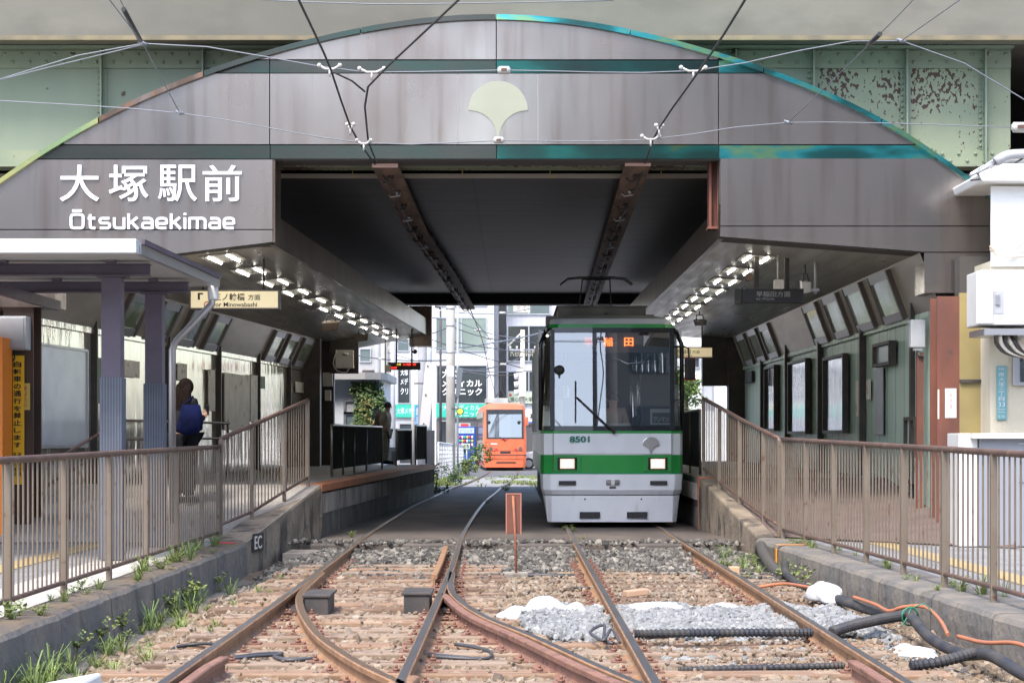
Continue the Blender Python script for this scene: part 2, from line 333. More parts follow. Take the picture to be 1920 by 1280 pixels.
# ---- kerb walls along the open tracks
def kx_l(y): return -3.24 - .0075*(23.2-y)
def kx_r(y): return 3.02 + (24.3-y)*.046
def kerb(name, fx, sgn, y0, y1, segs, mat):
    mb = MB(); ys = [y0+(y1-y0)*i/segs for i in range(segs+1)]; vs = []; n = 9
    for y in ys:
        x = fx(y); j = .012*math.sin(y*5.3)+.008*math.sin(y*13)
        prof = [(-.34,-.7),(-.34,-.33),(-.02,-.31),(.0+j,-.06),(.008+j,.05),(.035+j,.085),(.09,.098+j*.5),(.34,.1),(.36,-.7)] if sgn < 0 else \
               [(-.03,-.7),(-.03,-.30),(.0+j,-.28),(.0+j,-.06),(.008+j,.05),(.035+j,.085),(.09,.098+j*.5),(.55,.1),(.56,-.7)]
        vs += [(x - sgn*-1*0 + (sgn*p if False else (-p if sgn < 0 else p)), y, z) for p, z in prof]
    mb.add(vs, [(i*n+k, i*n+k+1, (i+1)*n+k+1, (i+1)*n+k) for i in range(segs) for k in range(n-1)])
    mb.m = [1 if i % (n-1) >= 5 else 0 for i in range(len(mb.f))]
    mb.f += [list(range(n)), [segs*n+k for k in range(n)][::-1]]; mb.m += [0,0]; mb.sm += [False,False]
    return struct(mb.build(name, [mat, m_kerbtop if sgn < 0 else mat]))
kerb("kerb", kx_l, -1, 10.5, 23.2, 60, m_conc_d)
kerb("kerb", kx_r, 1, 10.5, 24.2, 60, m_conc_d)
# pavements behind the kerbs
mb = MB(); mb.quad((kx_l(10)-.33,10,.092),(kx_l(23.3)-.33,23.3,.092),(-4.35,23.3,.092),(-4.35,10,.092)); struct(mb.build("pavement", m_tile))
mb = MB(); mb.quad((-4.345,10,.088),(-4.345,23.3,.088),(-16,23.3,.088),(-16,10,.088)); struct(mb.build("pavement", m_pave))
mb = MB(); mb.box(-5.15,10,.07,-4.85,23.0,.097); mb.box(-6.6,17.0,.07,-5.3,17.4,.0975); struct(mb.build("tactile_strip", m_tact))
mb = MB(); mb.quad((kx_r(10)+.54,10,.09),(16,10,.09),(16,25.4,.09),(kx_r(24.2)+.54,25.4,.09)); struct(mb.build("pavement", m_pave))
mb = MB(); mb.quad((4.55,10,.097),(4.85,10,.097),(4.55,24.0,.097),(4.25,24.0,.097)); struct(mb.build("tactile_strip", m_tact))
# ---- platforms and their ramps
def ledge_l(y): return -2.70 + .0445*(y-26.7)
WL = lambda y: -6.28 + .085*(y-25)       # foot line of the left back wall
mb = MB(); ys = [26.7+i*1.02 for i in range(19)]
for a, b in zip(ys, ys[1:]):
    mb.quad((ledge_l(a),a,.70),(ledge_l(b),b,.70),(WL(b)-1.5,b,.70),(WL(a)-1.5,a,.70))
ye = ys[-1]; mb.quad((ledge_l(ye),ye,.70),(ledge_l(ye),ye,-.6),(WL(ye)-1.5,ye,-.6),(WL(ye)-1.5,ye,.70))
mb.quad((-3.23,23.2,.1),(-2.70,26.7,.70),(-8,26.7,.70),(-8,23.2,.1), mi=0)
struct(mb.build("platform", m_plattop))
mb = MB()
for a, b in zip(ys, ys[1:]): mb.quad((ledge_l(a),a,.58),(ledge_l(b),b,.58),(ledge_l(b),b,-.5),(ledge_l(a),a,-.5))
struct(mb.build("platform_face", m_platface))
mb = MB()
for a, b in zip(ys, ys[1:]):
    mb.beam((ledge_l(a)-.13,a,.655),(ledge_l(b)-.13,b,.655),.32,.098)
struct(mb.build("platform_edge", m_orange))
mb = MB()                                # row of short ribs under the edge of the platform
y = 26.85
while y < 45:
    mb.box(ledge_l(y)-.05,y,.30,ledge_l(y)+.025,y+.10,.575); y += .22
mb.box(-2.72,26.6,.26,-2.66,26.66,.3); struct(mb.build("edge_ribs", m_conc))
mb = MB(); mb.prism([(-3.25,23.15,.105),(-2.67,26.75,.705),(-2.67,26.75,-.6),(-3.25,23.15,-.6)], (-.42,.05,0)); struct(mb.build("ramp_wall", m_rampwall, bevel=.03))
mb = MB(); mb.prism([(2.86-.09,28.8,.765),(3.06,24.25,.12),(3.06,24.25,-.6),(2.86-.09,28.8,-.6)], (.45,.03,0)); struct(mb.build("ramp_wall", m_rampwall, bevel=.03))
mb = MB(); mb.box(2.757,28.78,-.2,2.768,28.88,.77); mb.box(2.757,28.70,.62,3.2,28.83,.772); struct(mb.build("platform_edge", m_orange))
mb = MB(); mb.quad((3.3,24.2,.12),(5.8,22.0,.1),(5.8,28.8,.76),(3.0,28.8,.76)); struct(mb.build("ramp", m_brick))
mb = MB(); mb.box(2.80,28.84,-.6,6.0,47.5,.757); struct(mb.build("platform", m_plattop))
mb = MB(); mb.box(2.79,28.9,.3,2.798,47.3,.62); struct(mb.build("platform_face", m_platface))
mb = MB()
y = 28.95
while y < 36: mb.box(2.74,y,.42,2.788,y+.10,.66); y += .22
struct(mb.build("edge_ribs", m_conc))

# ================================================================ RAILWAY BRIDGE
br = thing("railway_bridge", "green riveted girder railway bridge with pale concrete deck crossing over the tram stop", "bridge", (0, 26.5, 5))
mb = MB(); mb.prism([(-25,25.85,6.72),(-25,25.85,8.6),(-25,26.2,8.6),(-25,51,8.6),(-25,51,6.9),(-25,26.6,6.9),(-25,26.2,6.72)], (50,0,0)); mb.build("deck_slab", m_concrete_deck, br)
mb = MB(); mb.box(-25,25.80,6.70,25,25.90,6.76); mb.build("drip_edge", M("drip_edge_paint", (.20,.165,.10), .85, 0, (.13,.115,.08), 3), br)
gx0, gx1 = -25, 6.85
mb = MB(); mb.box(gx0,26.5,5.1,4.12,26.53,6.86); mb.build("girder_web", m_girder, br)
mb = MB(); mb.box(4.12,26.5,5.1,gx1,26.53,6.86); mb.build("girder_web", m_girder_peel, br, label="girder web with badly peeling green paint over rust")
mb = MB(); mb.box(gx0,26.3,6.70,gx1,26.5,6.73); mb.box(gx0,26.47,6.45,gx1,26.497,6.69); mb.build("top_flange", m_girder, br)
mb = MB(); mb.box(gx0,26.3,5.07,gx1,26.7,5.10); mb.box(gx0,26.47,5.105,gx1,26.497,5.32); mb.build("bottom_flange", m_girder_peel, br)
stf = [-10.9,-9.1,-7.4,-5.68,-4.28,-2.8,-1.3,.2,1.7,3.05,4.12,5.40,6.48]
for x in stf:
    mb = MB(); mb.box(x-.012,26.36,5.13,x+.012,26.47,6.69); mb.box(x-.07,26.485,5.33,x+.07,26.496,6.44); mb.build("stiffener", m_girder, br)
mb = MB()
def rivet(x, z): mb.ball((x,26.468,z), .026, 8, 0, (1,.9,1))
x = -7.6
while x < 6.8:
    rivet(x, 6.64 if int(round(x/.115)) % 2 else 6.53); x += .115
    if 4.2 > x > -5.3: rivet(x, 5.25) if x < 3.4 else None
for x in stf:
    if -7.6 < x < 6.8:
        for i in range(14): mb.ball((x-.05,26.48,5.38+i*.078), .022, 8, 0, (1,.9,1)); 
x = 3.6
while x < 6.8: rivet(x, 5.27 if int(round(x/.115)) % 2 else 5.17); x += .115
o = mb.build("rivets", m_girder, br); o["kind"] = "stuff"
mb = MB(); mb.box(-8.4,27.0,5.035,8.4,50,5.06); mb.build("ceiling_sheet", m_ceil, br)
mb = MB(); mb.box(-8.4,26.95,5.0,8.4,27.0,5.06)
mb.build("gutter_edge", M("gutter_paint", (.33,.30,.25), .6), br)
for i, x in enumerate((-5.0,-2.25,-.72,.5,2.05)):
    mb = MB(); mb.tube([(x,26.75,5.08),(x,26.75,4.985),(x+.06,26.75,4.985),(x+.06,26.75,5.02)], .009, 6); mb.build("gutter_hook", M("hook_paint", (.45,.33,.12), .6) if i == 0 else bpy.data.materials["hook_paint"], br)
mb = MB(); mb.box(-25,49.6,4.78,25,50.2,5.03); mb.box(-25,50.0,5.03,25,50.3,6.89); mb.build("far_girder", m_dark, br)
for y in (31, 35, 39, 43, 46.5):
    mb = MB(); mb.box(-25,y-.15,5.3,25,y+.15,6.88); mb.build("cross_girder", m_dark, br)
for x0, x1 in ((-26,-9.2),(9.2,26)):
    mb = MB(); mb.box(x0,27.2,-.5,x1,49.4,6.88); mb.build("abutment", m_conc, br)

# ================================================================ STATION PORTAL
D = 25.0
pt = thing("station_portal", "bronze stainless steel arched entrance portal with white station name lettering", "station entrance", (0, D, 0))
_ax = np.array([-260,-120,0,50,185,330,500,600,675,800,930,1075,1180,1260,1350,1430,1500,1640,1750,1857,1900], float)
_ay = np.array([520,424,340,298,222,155,97,70,52,36,30,38,55,75,103,125,155,215,285,365,398], float)
_pf = np.polynomial.Polynomial.fit(_ax, _ay, 9)
def arc(x): return float(_pf(x)) if -260 < x < 1900 else float(np.interp(x, _ax, _ay))
def region(xa, xb, yt, yb, inset=9):
    xs = np.linspace(xa, xb, max(2, int((xb-xa)/12)+2)); top = [(x, max(arc(x)+inset, yt)) for x in xs]; top = [(x, y) for x, y in top if y < yb-.5]
    if len(top) < 2: return None
    if top[0][0] > xa + 1:               # the arch crosses the lower edge: find the corner
        x0, x1 = top[0][0]-13, top[0][0]
        for _ in range(20):
            xm = (x0+x1)/2
            if arc(xm)+inset < yb-.5: x1 = xm
            else: x0 = xm
        top = [(x1, yb-.6)] + top
    if top[-1][0] < xb - 1:
        x0, x1 = top[-1][0], top[-1][0]+13
        for _ in range(20):
            xm = (x0+x1)/2
            if arc(xm)+inset < yb-.5: x0 = xm
            else: x1 = xm
        top = top + [(x0, yb-.6)]
    return top + [(top[-1][0], yb), (top[0][0], yb)]
def panel(poly, mat, name="facade_panel", d=D, th=.045, label=None):
    mb = MB(); pts = [P(x, y, D) for x, y in poly]; pts = [Vector((p.x, d, p.z)) for p in pts]
    mb.prism(pts, (0, th, 0)); return mb.build(name, mat, pt, label=label)
for xa, xb in ((400,504.5),(506.5,929.5),(931.5,1346),(1348,1490)):
    r_ = region(xa, xb, 0, 111.5)
    if r_: panel(r_, m_bronze)
for xa, xb, m_ in ((395,504.5,m_irid2),(506.5,929.5,m_irid2),(931.5,1346,m_irid3),(1348,1490,m_irid)):
    panel(region(xa, xb, 113.5, 136.5), m_, "tinted_band", D+.012)
for xa, xb in ((120,504.5),(506.5,857.5),(859.5,1007.5),(1009.5,1346),(1348,1730)):
    panel(region(xa, xb, 138.5, 270.5), m_bronze)
for xa, xb, m_ in ((60,505.5,m_irid2),(507.5,930,m_irid2),(932,1347,m_irid3),(1349,1790,m_irid)):
    panel(region(xa, xb, 272.5, 297.5), m_, "tinted_band", D+.012)
panel(region(-250, 511, 299.5, 429.5), m_bronze); panel([(-250,431.5),(511,431.5),(511,453.5),(107,503),(-250,547)], m_bronze)
panel([(x, y) for x, y in region(1351, 1856, 297.5, 423)], m_bronze)
panel([(1351,425),(1856,425),(1856,472),(1733,472),(1351,443.5)], m_bronze)
panel([(1733,474),(1856,474),(1856,549),(1733,549)], m_bronze, th=.6)
core = [(x, arc(x)+6) for x in np.linspace(-250, 1856, 90)] + [(1856,474),(1733,474),(1350,445),(1350,300),(512,300),(512,455),(107,505),(-250,547)]
mb = MB(); mb.prism([Vector((P(x,y,D).x, D+.05, P(x,y,D).z)) for x, y in core], (0,.5,0)); mb.build("portal_core", m_seam, pt)
mb = MB()
mb.box(P(512,0,D).x-.0, D-.01, P(0,455,D).z, P(516,0,D).x, D+.6, P(0,300,D).z); mb.build("reveal", m_bronze2, pt)
for seg, m_ in (((-250,185),m_iridy),((187,382),m_bronze2),((384,676),m_irid2),((678,929),m_irid2),((931,1180),m_irid),((1182,1430),m_irid),((1432,1650),m_irid),((1652,1857),m_irid)):
    mb = MB(); xs = np.linspace(seg[0], seg[1], 16)
    up = [Vector((P(x,arc(x),D).x, D-.05, P(x,arc(x),D).z)) for x in xs]; lo = [Vector((P(x,arc(x)+10,D).x, D-.05, P(x,arc(x)+10,D).z)) for x in xs]
    n = len(xs)
    for i in range(n-1):
        mb.quad(lo[i], lo[i+1], up[i+1], up[i]); mb.quad(up[i], up[i+1], up[i+1]+V(0,.68,0), up[i]+V(0,.68,0)); mb.quad(lo[i+1], lo[i], lo[i]+V(0,.6,0), lo[i+1]+V(0,.6,0))
    mb.build("arch_trim", m_, pt)
# fan shaped emblem
cx, r1 = 934, 55.5
pts = [(cx + r1*math.cos(a), 207 - r1*math.sin(a)*.98) for a in np.linspace(0, math.pi, 40)]
lft = [(878.5 + (933-878.5)*t, 207 + 55*(0.12*t + .88*t**2.2) + 2*t) for t in np.linspace(.04, 1, 14)]
for k in range(len(lft)):                 # concave lower left side: quarter arc round a centre at the lower left
    a = math.pi/2 * (k+1)/len(lft); lft[k] = (881 + 51*math.sin(a), 260 - 52*math.cos(a))
rgt = [(2*cx - x, y) for x, y in lft][::-1]
mb = MB(); mb.prism([Vector((P(x,y,D).x, D-.02, P(x,y,D).z)) for x, y in pts + lft + rgt], (0,.018,0)); mb.build("fan_emblem", m_emblem, pt)
mb = MB()
for x in (858.5, 1008.5): mb.box(P(x-.9,0,D).x, D-.004, P(0,270,D).z, P(x+.9,0,D).x, D+.004, P(0,139,D).z)
mb.build("pale_joint", M("joint_filler", (.24,.24,.26), .6), pt)
for ch, xa, xb in (("大",113,187),("塚",205,279),("駅",297,370),("前",381,454)):
    mb = MB(); o = P(xa, 378, D); o.y = D-.001; mb.text(ch, o, (1,0,0), (0,0,1), (xb-xa)*D/F, 68*D/F, .035, .006); mb.build("name_character", m_letter, pt)
def fillet(pts, r):
    if len(pts) < 3: return [Vector((*p, 0)) for p in pts]
    pts = [Vector((*p, 0)) for p in pts]; out = [pts[0]]
    for a, b, c in zip(pts, pts[1:], pts[2:]):
        q = min(r, (a-b).length*.5, (c-b).length*.5); p0 = b+(a-b).normalized()*q; p1 = b+(c-b).normalized()*q
        out += [p0*(1-t)**2 + b*2*t*(1-t) + p1*t*t for t in np.linspace(0, 1, 6)]
    return out + [pts[-1]]
def ribbon(mb, path, w, o, sc, depth):
    n = len(path); L_ = []
    for i, p in enumerate(path):
        d = (path[min(i+1,n-1)]-path[max(i-1,0)]).normalized(); u = Vector((-d.y, d.x, 0))*w/2; L_ += [p+u, p-u]
    vs = [V(o.x+p.x*sc, o.y-dp, o.z+p.y*sc) for dp in (0, depth) for p in L_]; m_ = 2*n
    fs = [f for i in range(n-1) for f in ((m_+2*i, m_+2*i+2, m_+2*i+3, m_+2*i+1), (2*i, 2*i+2, m_+2*i+2, m_+2*i), (2*i+1, m_+2*i+1, m_+2*i+3, 2*i+3))]
    fs += [(0, m_, m_+1, 1), (m_-2, m_-1, 2*m_-1, 2*m_-2)]; mb.add(vs, fs)
GL = {'O': (1.25, [[(.62,0),(0,0),(0,1.4),(1.25,1.4),(1.25,0),(.6,0)], [(.12,1.78),(1.13,1.78)]]), 't': (.78, [[(.25,1.42),(.25,0),(.78,0)], [(0,1),(.78,1)]]),
      's': (1., [[(.97,1),(0,1),(0,.51),(1,.51),(1,0),(0,0)]]), 'u': (1., [[(0,1.1),(0,0),(1,0)], [(1,1.1),(1,-.1)]]), 'k': (.95, [[(0,1.5),(0,-.1)], [(.9,1.1),(.1,.47)], [(.32,.6),(.97,-.1)]]),
      'a': (1., [[(.06,1),(1,1),(1,-.1)], [(1,.55),(0,.55),(0,0),(1,0)]]), 'e': (1., [[(1,.47),(0,.47)], [(1,.40),(1,1),(0,1),(0,0),(.97,0)]]), 'i': (.0, [[(0,1.1),(0,-.1)], [(0,1.32),(0,1.55)]]),
      'm': (1.6, [[(0,1.1),(0,-.1)], [(0,1),(1.6,1),(1.6,-.1)], [(.8,1),(.8,-.1)]])}
o = P(134, 428, D); o.y = D-.001; sc = 18.2*D/F; xx = 0.
for ch in "Otsukaekimae":
    w_, st = GL[ch]; mb = MB()
    for s_ in st: ribbon(mb, fillet(s_, .34), .27, o+V(xx*sc,0,0), sc, .03 + .001*st.index(s_))
    mb.build("name_letter", m_letter, pt); xx += w_ + .475
# red steel end post in the right of the opening
mb = MB(); a = P(1329,430,D+.3); b = P(1348,300,D+.3); mb.box(a.x, D+.25, a.z, a.x+.03, D+.5, b.z); mb.box(a.x+.03, D+.36, a.z, b.x, D+.39, b.z); mb.box(b.x-.03, D+.25, a.z, b.x, D+.5, b.z)
mb.box(a.x-.02,D+.22,a.z,b.x,D+.5,a.z+.03); mb.build("end_post", m_rust, pt)

# ================================================================ PLATFORM CANOPIES
def canopy(label, inner, outer, foot, y0, y1, ym, ztop, wmat, xs_win, winmid, side):
    """inner/outer/foot: functions y -> (x, z); side +1 for the right-hand canopy"""
    c = thing("platform_canopy", label, "canopy", (inner(y0)[0], y0, 0))
    def pt3(f, y): x, z = f(y); return Vector((x, y, z))
    mb = MB(); n = 8; ysl = [y0+.01+(y1-y0)*i/n for i in range(n+1)]
    for a, b in zip(ysl, ysl[1:]): mb.quad(pt3(inner,a), pt3(inner,b), pt3(outer,b), pt3(outer,a))
    mb.build("soffit", m_soffit, c)
    mb = MB()
    for a, b in zip(ysl, ysl[1:]):
        A, B = pt3(inner,a), pt3(inner,b); k = V(-side*.012,0,-.03); t = V(0,0,ztop-A.z)
        mb.quad(A+k, B+k, B+t, A+t); mb.quad(A+k, B+k, B+V(side*.05,0,-.03), A+V(side*.05,0,-.03))
        mb.quad(A+t, B+t, pt3(foot,b)+V(side*.6,0,ztop-pt3(foot,b).z), pt3(foot,a)+V(side*.6,0,ztop-pt3(foot,a).z))
    mb.build("fascia", m_bronze2, c)
    A, B = pt3(inner,y1), pt3(outer,y1)
    mb = MB(); mb.quad(A, B, B+V(0,0,ztop-B.z), A+V(0,0,ztop-A.z)); mb.build("end_panel", m_bronze2, c)
    mb = MB(); ysl = [y0+.01+(ym-y0)*i/n for i in range(n+1)]
    for a, b in zip(ysl, ysl[1:]): mb.quad(pt3(outer,a), pt3(outer,b), pt3(foot,b), pt3(foot,a))
    A, B = pt3(outer,ym), pt3(foot,ym); mb.quad(A, B, B+V(side*.5,0,0), A+V(side*.5,0,0))
    A, B = pt3(outer,y0+.01), pt3(foot,y0+.01)
    mb.build("sloped_panel", m_slope, c)
    mb = MB()
    for a, b in zip(ysl, ysl[1:]):
        A, B = pt3(foot,a), pt3(foot,b); q = V(side*.02,0,0)
        mb.quad(A+q, B+q, B+q+V(0,0,-B.z-.2), A+q+V(0,0,-A.z-.2))
        mb.quad(A+V(-side*.03,0,.03), B+V(-side*.03,0,.03), B+V(-side*.03,0,-.05), A+V(-side*.03,0,-.05))
    mb.build("back_wall", wmat, c)
    out = lambda y: (pt3(foot,y)-pt3(outer,y)).cross(V(0,1,0)).normalized() * (1 if side < 0 else 1)
    for xw in xs_win:
        y = winmid(xw); A, B = pt3(outer,y), pt3(foot,y); dn = (B-A).normalized(); nn = dn.cross(V(0,1,0)).normalized()
        if nn.x * side > 0: nn = -nn
        tv = (pt3(foot,y+.5)-pt3(foot,y-.5)).normalized(); L_ = (B-A).length; mid = (A+B)/2
        mb = MB()
        hw, hh = (.50 if side < 0 else .72), L_*.5-.03
        mb.obox(mid+nn*.035-tv*hw, tv*.045, dn*hh, nn*.035); mb.build("window_side", m_winside, c)
        mb = MB(); mb.obox(mid+nn*.035+tv*hw, tv*.045, dn*hh, nn*.035); mb.build("window_side", m_winside, c)
        mb = MB(); mb.obox(mid+nn*.03+dn*(hh-.06), tv*(hw-.06), dn*.06, nn*.03); mb.obox(mid+nn*.03-dn*(hh-.06), tv*(hw-.06), dn*.06, nn*.03); mb.obox(mid+nn*.02, tv*(hw-.06), dn*(hh-.02), nn*.008)
        f = mb.build("window_frame", m_alu, c)
        mb = MB(); mb.obox(mid+nn*.03, tv*(hw-.05), dn*(hh-.1), nn*.008); mb.build("pane", m_winpane, f)
    return c
m_winpane = M("reflection_tinted_glass", (.62,.64,.60), .12, .6, (.30,.42,.24), 2.4, c3=(.45,.2,.14), ns3=1.2, th3=.62)  # green and reddish reflections are painted into the pane colour
m_winside = M("window_box_steel", (.11,.095,.085), .4, .6)
li = lambda y: (-3.14+.043*(y-25), 3.90)
lo_ = lambda y: (-5.95+.083*(y-25), 3.55)
lf = lambda y: (WL(y), 2.90)
zl = lambda x: (6.115+2.1125)/((964-x)/3600+.0845)
cl = canopy("left platform canopy with polished wavy steel back wall and a slanted window strip", li, lo_, lf, 25.02, 48, 43, 4.28, m_mirror, (245,305,358,403,513,540,567), zl, -1)
ri = lambda y: (2.68, 3.98)
ro = lambda y: (5.29, 3.77)
rf = lambda y: (5.57, 3.02)
zr = lambda x: 3600*5.43/(x-964)
cr_ = canopy("right platform canopy with dark green panelled back wall and slanted window strip", ri, ro, rf, 25.02, 48, 46.5, 4.40, m_green_wall, (1666,1615,1572,1533,1445,1422,1400), zr, 1)
# uprights along both walls
for x in (174,312,408,482,540):
    y = (6.28+2.125)/((964-x)/3600+.085); xx = WL(y)
    mb = MB(); mb.box(xx-.02,y-.04,.0,xx+.07,y+.04,3.03); mb.build("wall_post", m_black, cl)
for y in (26.6,30.5,34.7,38.9,42.8):
    mb = MB(); mb.box(5.48,y-.05,0,5.58,y+.05,3.22); mb.build("wall_post", m_black, cr_)
mb = MB(); mb.box(-4.85,43.0,.3,-4.35,43.35,3.9); mb.build("end_column", m_black, cl)
mb = MB(); mb.box(5.2,46.6,.3,5.7,47.0,3.9); mb.box(4.6,46.9,2.6,5.3,47.2,3.9); mb.build("end_column", m_black, cr_)
mb = MB(); mb.box(-2.6,47.6,3.6,-2.05,48.12,4.6); mb.build("gutter_box", m_bronze2, cl)
mb = MB(); mb.box(5.52,25.02,.2,5.585,25.35,3.0); mb.build("wall_end", m_green_wall2, cr_)
mb = MB(); mb.box(5.535,25.36,.2,5.582,26.5,2.96); mb.build("pale_wall_panel", m_green_wall2, cr_)

# lights in the two soffits
def soffit_light(label, group):
    t = thing("ceiling_light", label, "light", (0,0,0), group)
    mb = MB(); mb.box(-.24,-.55,-.014,.24,.55,-.006); mb.build("tray", m_lamph, t)
    for x in (-.125,.125):
        mb = MB(); mb.cyl((x,-.42,-.026),(x,.42,-.026),.0125,8); mb.build("tube", m_lamp, t)
    return t
Lp = soffit_light("recessed twin tube light in the row along the left platform canopy ceiling", "tube lights in the left canopy ceiling")
Rp = soffit_light("recessed twin tube light in the row along the right platform canopy ceiling", "tube lights in the right canopy ceiling")
def soffit_z(f, g, x, y): a, b = f(y), g(y); t = (x-a[0])/(b[0]-a[0]); return a[1]+(b[1]-a[1])*t
for i in range(11):
    y = 26.0+i*2.0; x = -3.93+.048*(y-26); o = Lp if i == 0 else dup(Lp); o.location = (x, y, soffit_z(li,lo_,x,y)); o.rotation_euler = (0, -math.atan2(.35,2.8), -.045)
for i in range(10):
    y = 27.4+i*2.0; x = 3.45; o = Rp if i == 0 else dup(Rp); o.location = (x, y, soffit_z(ri,ro,x,y)); o.rotation_euler = (0, math.atan2(.21,2.61), 0)
# ================================================================ TRACKS
def spline(pts, step=.35):
    pts = [Vector((*p, 0)) if len(p) == 2 else Vector(p) for p in pts]; out = []
    for i in range(len(pts)-1):
        a, b, c, d = pts[max(i-1,0)], pts[i], pts[i+1], pts[min(i+2,len(pts)-1)]
        n = max(1, int((c-b).length/step))
        for k in range(n):
            t = k/n; out.append(.5*((2*b)+(c-a)*t+(2*a-5*b+4*c-d)*t*t+(3*b-a-3*c+d)*t**3))
    return out + [pts[-1]]
RP = [(-.062,-.14),(-.062,-.128),(-.02,-.115),(-.009,-.1),(-.009,-.05),(-.03,-.04),(-.033,-.008),(-.026,0),(.026,0),(.033,-.008),(.03,-.04),(.009,-.05),(.009,-.1),(.02,-.115),(.062,-.128),(.062,-.14)]
def rail_mesh(path, prof=RP, top=7, dz=0.):
    mb = MB(); n = len(prof); vs = []
    for i, p in enumerate(path):
        d = (path[min(i+1,len(path)-1)]-path[max(i-1,0)]).normalized(); u = Vector((d.y,-d.x,0)).normalized()
        vs += [p + u*x + Vector((0,0,z+dz)) for x, z in prof]
    b = mb.add(vs, [])
    for i in range(len(path)-1):
        for k in range(n-1):
            mb.f.append([i*n+k, (i+1)*n+k, (i+1)*n+k+1, i*n+k+1]); mb.m.append(1 if k == top else 0); mb.sm.append(False)
    mb.f += [list(range(n)), [(len(path)-1)*n+k for k in range(n)][::-1]]; mb.m += [0,0]; mb.sm += [False]*2
    return mb
SL_Y = []
y = 9.4
while y < 23.2: SL_Y.append(y); y += .56
clip_p = None
rails = []
def rail(label, pts, mats, y_clip=(9, 23.2), prof=RP, fall=True, name="rail", clips=True):
    global clip_p
    path = spline(pts)
    for p in path:
        if p.y > 50.2: p.z = gh(p.y) + .05 + .012
    t = thing(name, label, "rail", (path[0].x, path[0].y, 0))
    rail_mesh(path, prof).build("rail_body", mats, t); rails.append(path)
    if not clips: return t
    for yy in SL_Y:
        if not (y_clip[0] < yy < y_clip[1]): continue
        x = None
        for a, b in zip(path, path[1:]):
            if a.y <= yy < b.y: x = a.x + (b.x-a.x)*(yy-a.y)/(b.y-a.y)
            if b.y <= yy < a.y: x = b.x + (a.x-b.x)*(yy-b.y)/(a.y-b.y)
        if x is None: continue
        for s_ in (-1, 1):
            if clip_p is None:
                m = MB(); m.box(-.05,-.06,-.02,.05,.06,0); m.cyl((0,0,0),(0,0,.018),.022,6); m.cyl((0,0,.018),(0,0,.04),.010,6)
                clip_p = m.build("fastener", m_railred, t, local=True); o = clip_p
            else: o = clip_p.copy(); COL.objects.link(o); o.parent = t
            o.location = (x+s_*.105-t.location.x, yy-t.location.y, -.104)
    return t
TL = [(-1.985,8),(-1.985,16),(-2.02,21),(-2.06,27),(-2.03,33),(-1.98,39),(-1.75,47),(-1.55,57),(-1.4,67),(-1.25,85),(-1.15,99)]
TR = [(-.645,8),(-.645,14),(-.66,20),(-.72,28),(-.62,40),(-.42,48),(-.25,56),(-.08,67),(.10,85),(.24,99)]
RL = [(.80,8),(.80,30),(.85,40),(1.1,50),(1.6,62)]; RR = [(2.225,8),(2.22,30),(2.26,40),(2.5,50),(3.0,62)]
XA = [(-1.96,19.6),(-1.865,16.7),(-1.46,13.9),(-1.03,12.06),(-.66,10.9),(-.2,9.6),(.3,8.3)]
XB = [(-.635,19.6),(-.55,17.1),(-.266,15.0),(.133,13.34),(.515,11.6),(.83,10.3),(1.25,8.7)]
worn = [m_railrust, m_railtop]; rusty = [m_railrust, m_railrust]; guard = [m_railred, m_railred]
rail("outer left running rail of the left track, bending right under the bridge", TL, worn)
rail("right running rail of the left track, crossed by the curving turnout rails", TR, worn)
rail("left running rail leading under the green and white tram", RL, worn)
rail("right running rail leading under the green and white tram, beside the black cable", RR, worn)
rail("curved brown turnout rail leaving the far left rail and crossing to the middle", XA, [m_railrust, M("rail_head_brown", (.22,.14,.09), .35, .7)])
rail("curved turnout rail with dark worn head running from the left track towards the tram's track", XB, worn)
def off(pts, d): return [(p[0]+d, p[1]) for p in pts]
rail("thick reddish check rail bolted along the curved turnout rail", [(-.62,16.9),(-.36,15.0),(.03,13.3),(.40,11.6),(.70,10.4),(1.1,8.8)], guard, name="check_rail", clips=True)
rail("short rusty check rail beside the right rail of the left track, ending before the paving", [(-.80,19.2),(-.82,21.5),(-.86,24.2)], rusty, name="check_rail", clips=False)
rail("reddish check rail inside the left rail at the lower left edge", [(-1.83,12.1),(-1.86,11.6),(-1.86,8.2)], guard, name="check_rail", clips=False)
rail("reddish check rail inside the right rail at the lower right edge", [(2.10,11.9),(2.11,11.3),(2.11,8.2)], guard, name="check_rail", clips=False)
mb = MB(); mb.obox((.815,10.4,-.05),(.075,0,0),(.02,.42,0),(0,0,.045)); solo("crossing_frog", mb, [m_railrust], "pointed iron crossing piece where the turnout rail meets the tram's left rail", "rail crossing", bevel=.02)
mb = MB(); mb.obox((-.65,10.85,-.05),(.075,0,0),(.03,.35,0),(0,0,.045)); solo("crossing_frog", mb, [m_railrust], "pointed iron crossing piece where two rails of the left track meet", "rail crossing", bevel=.02)
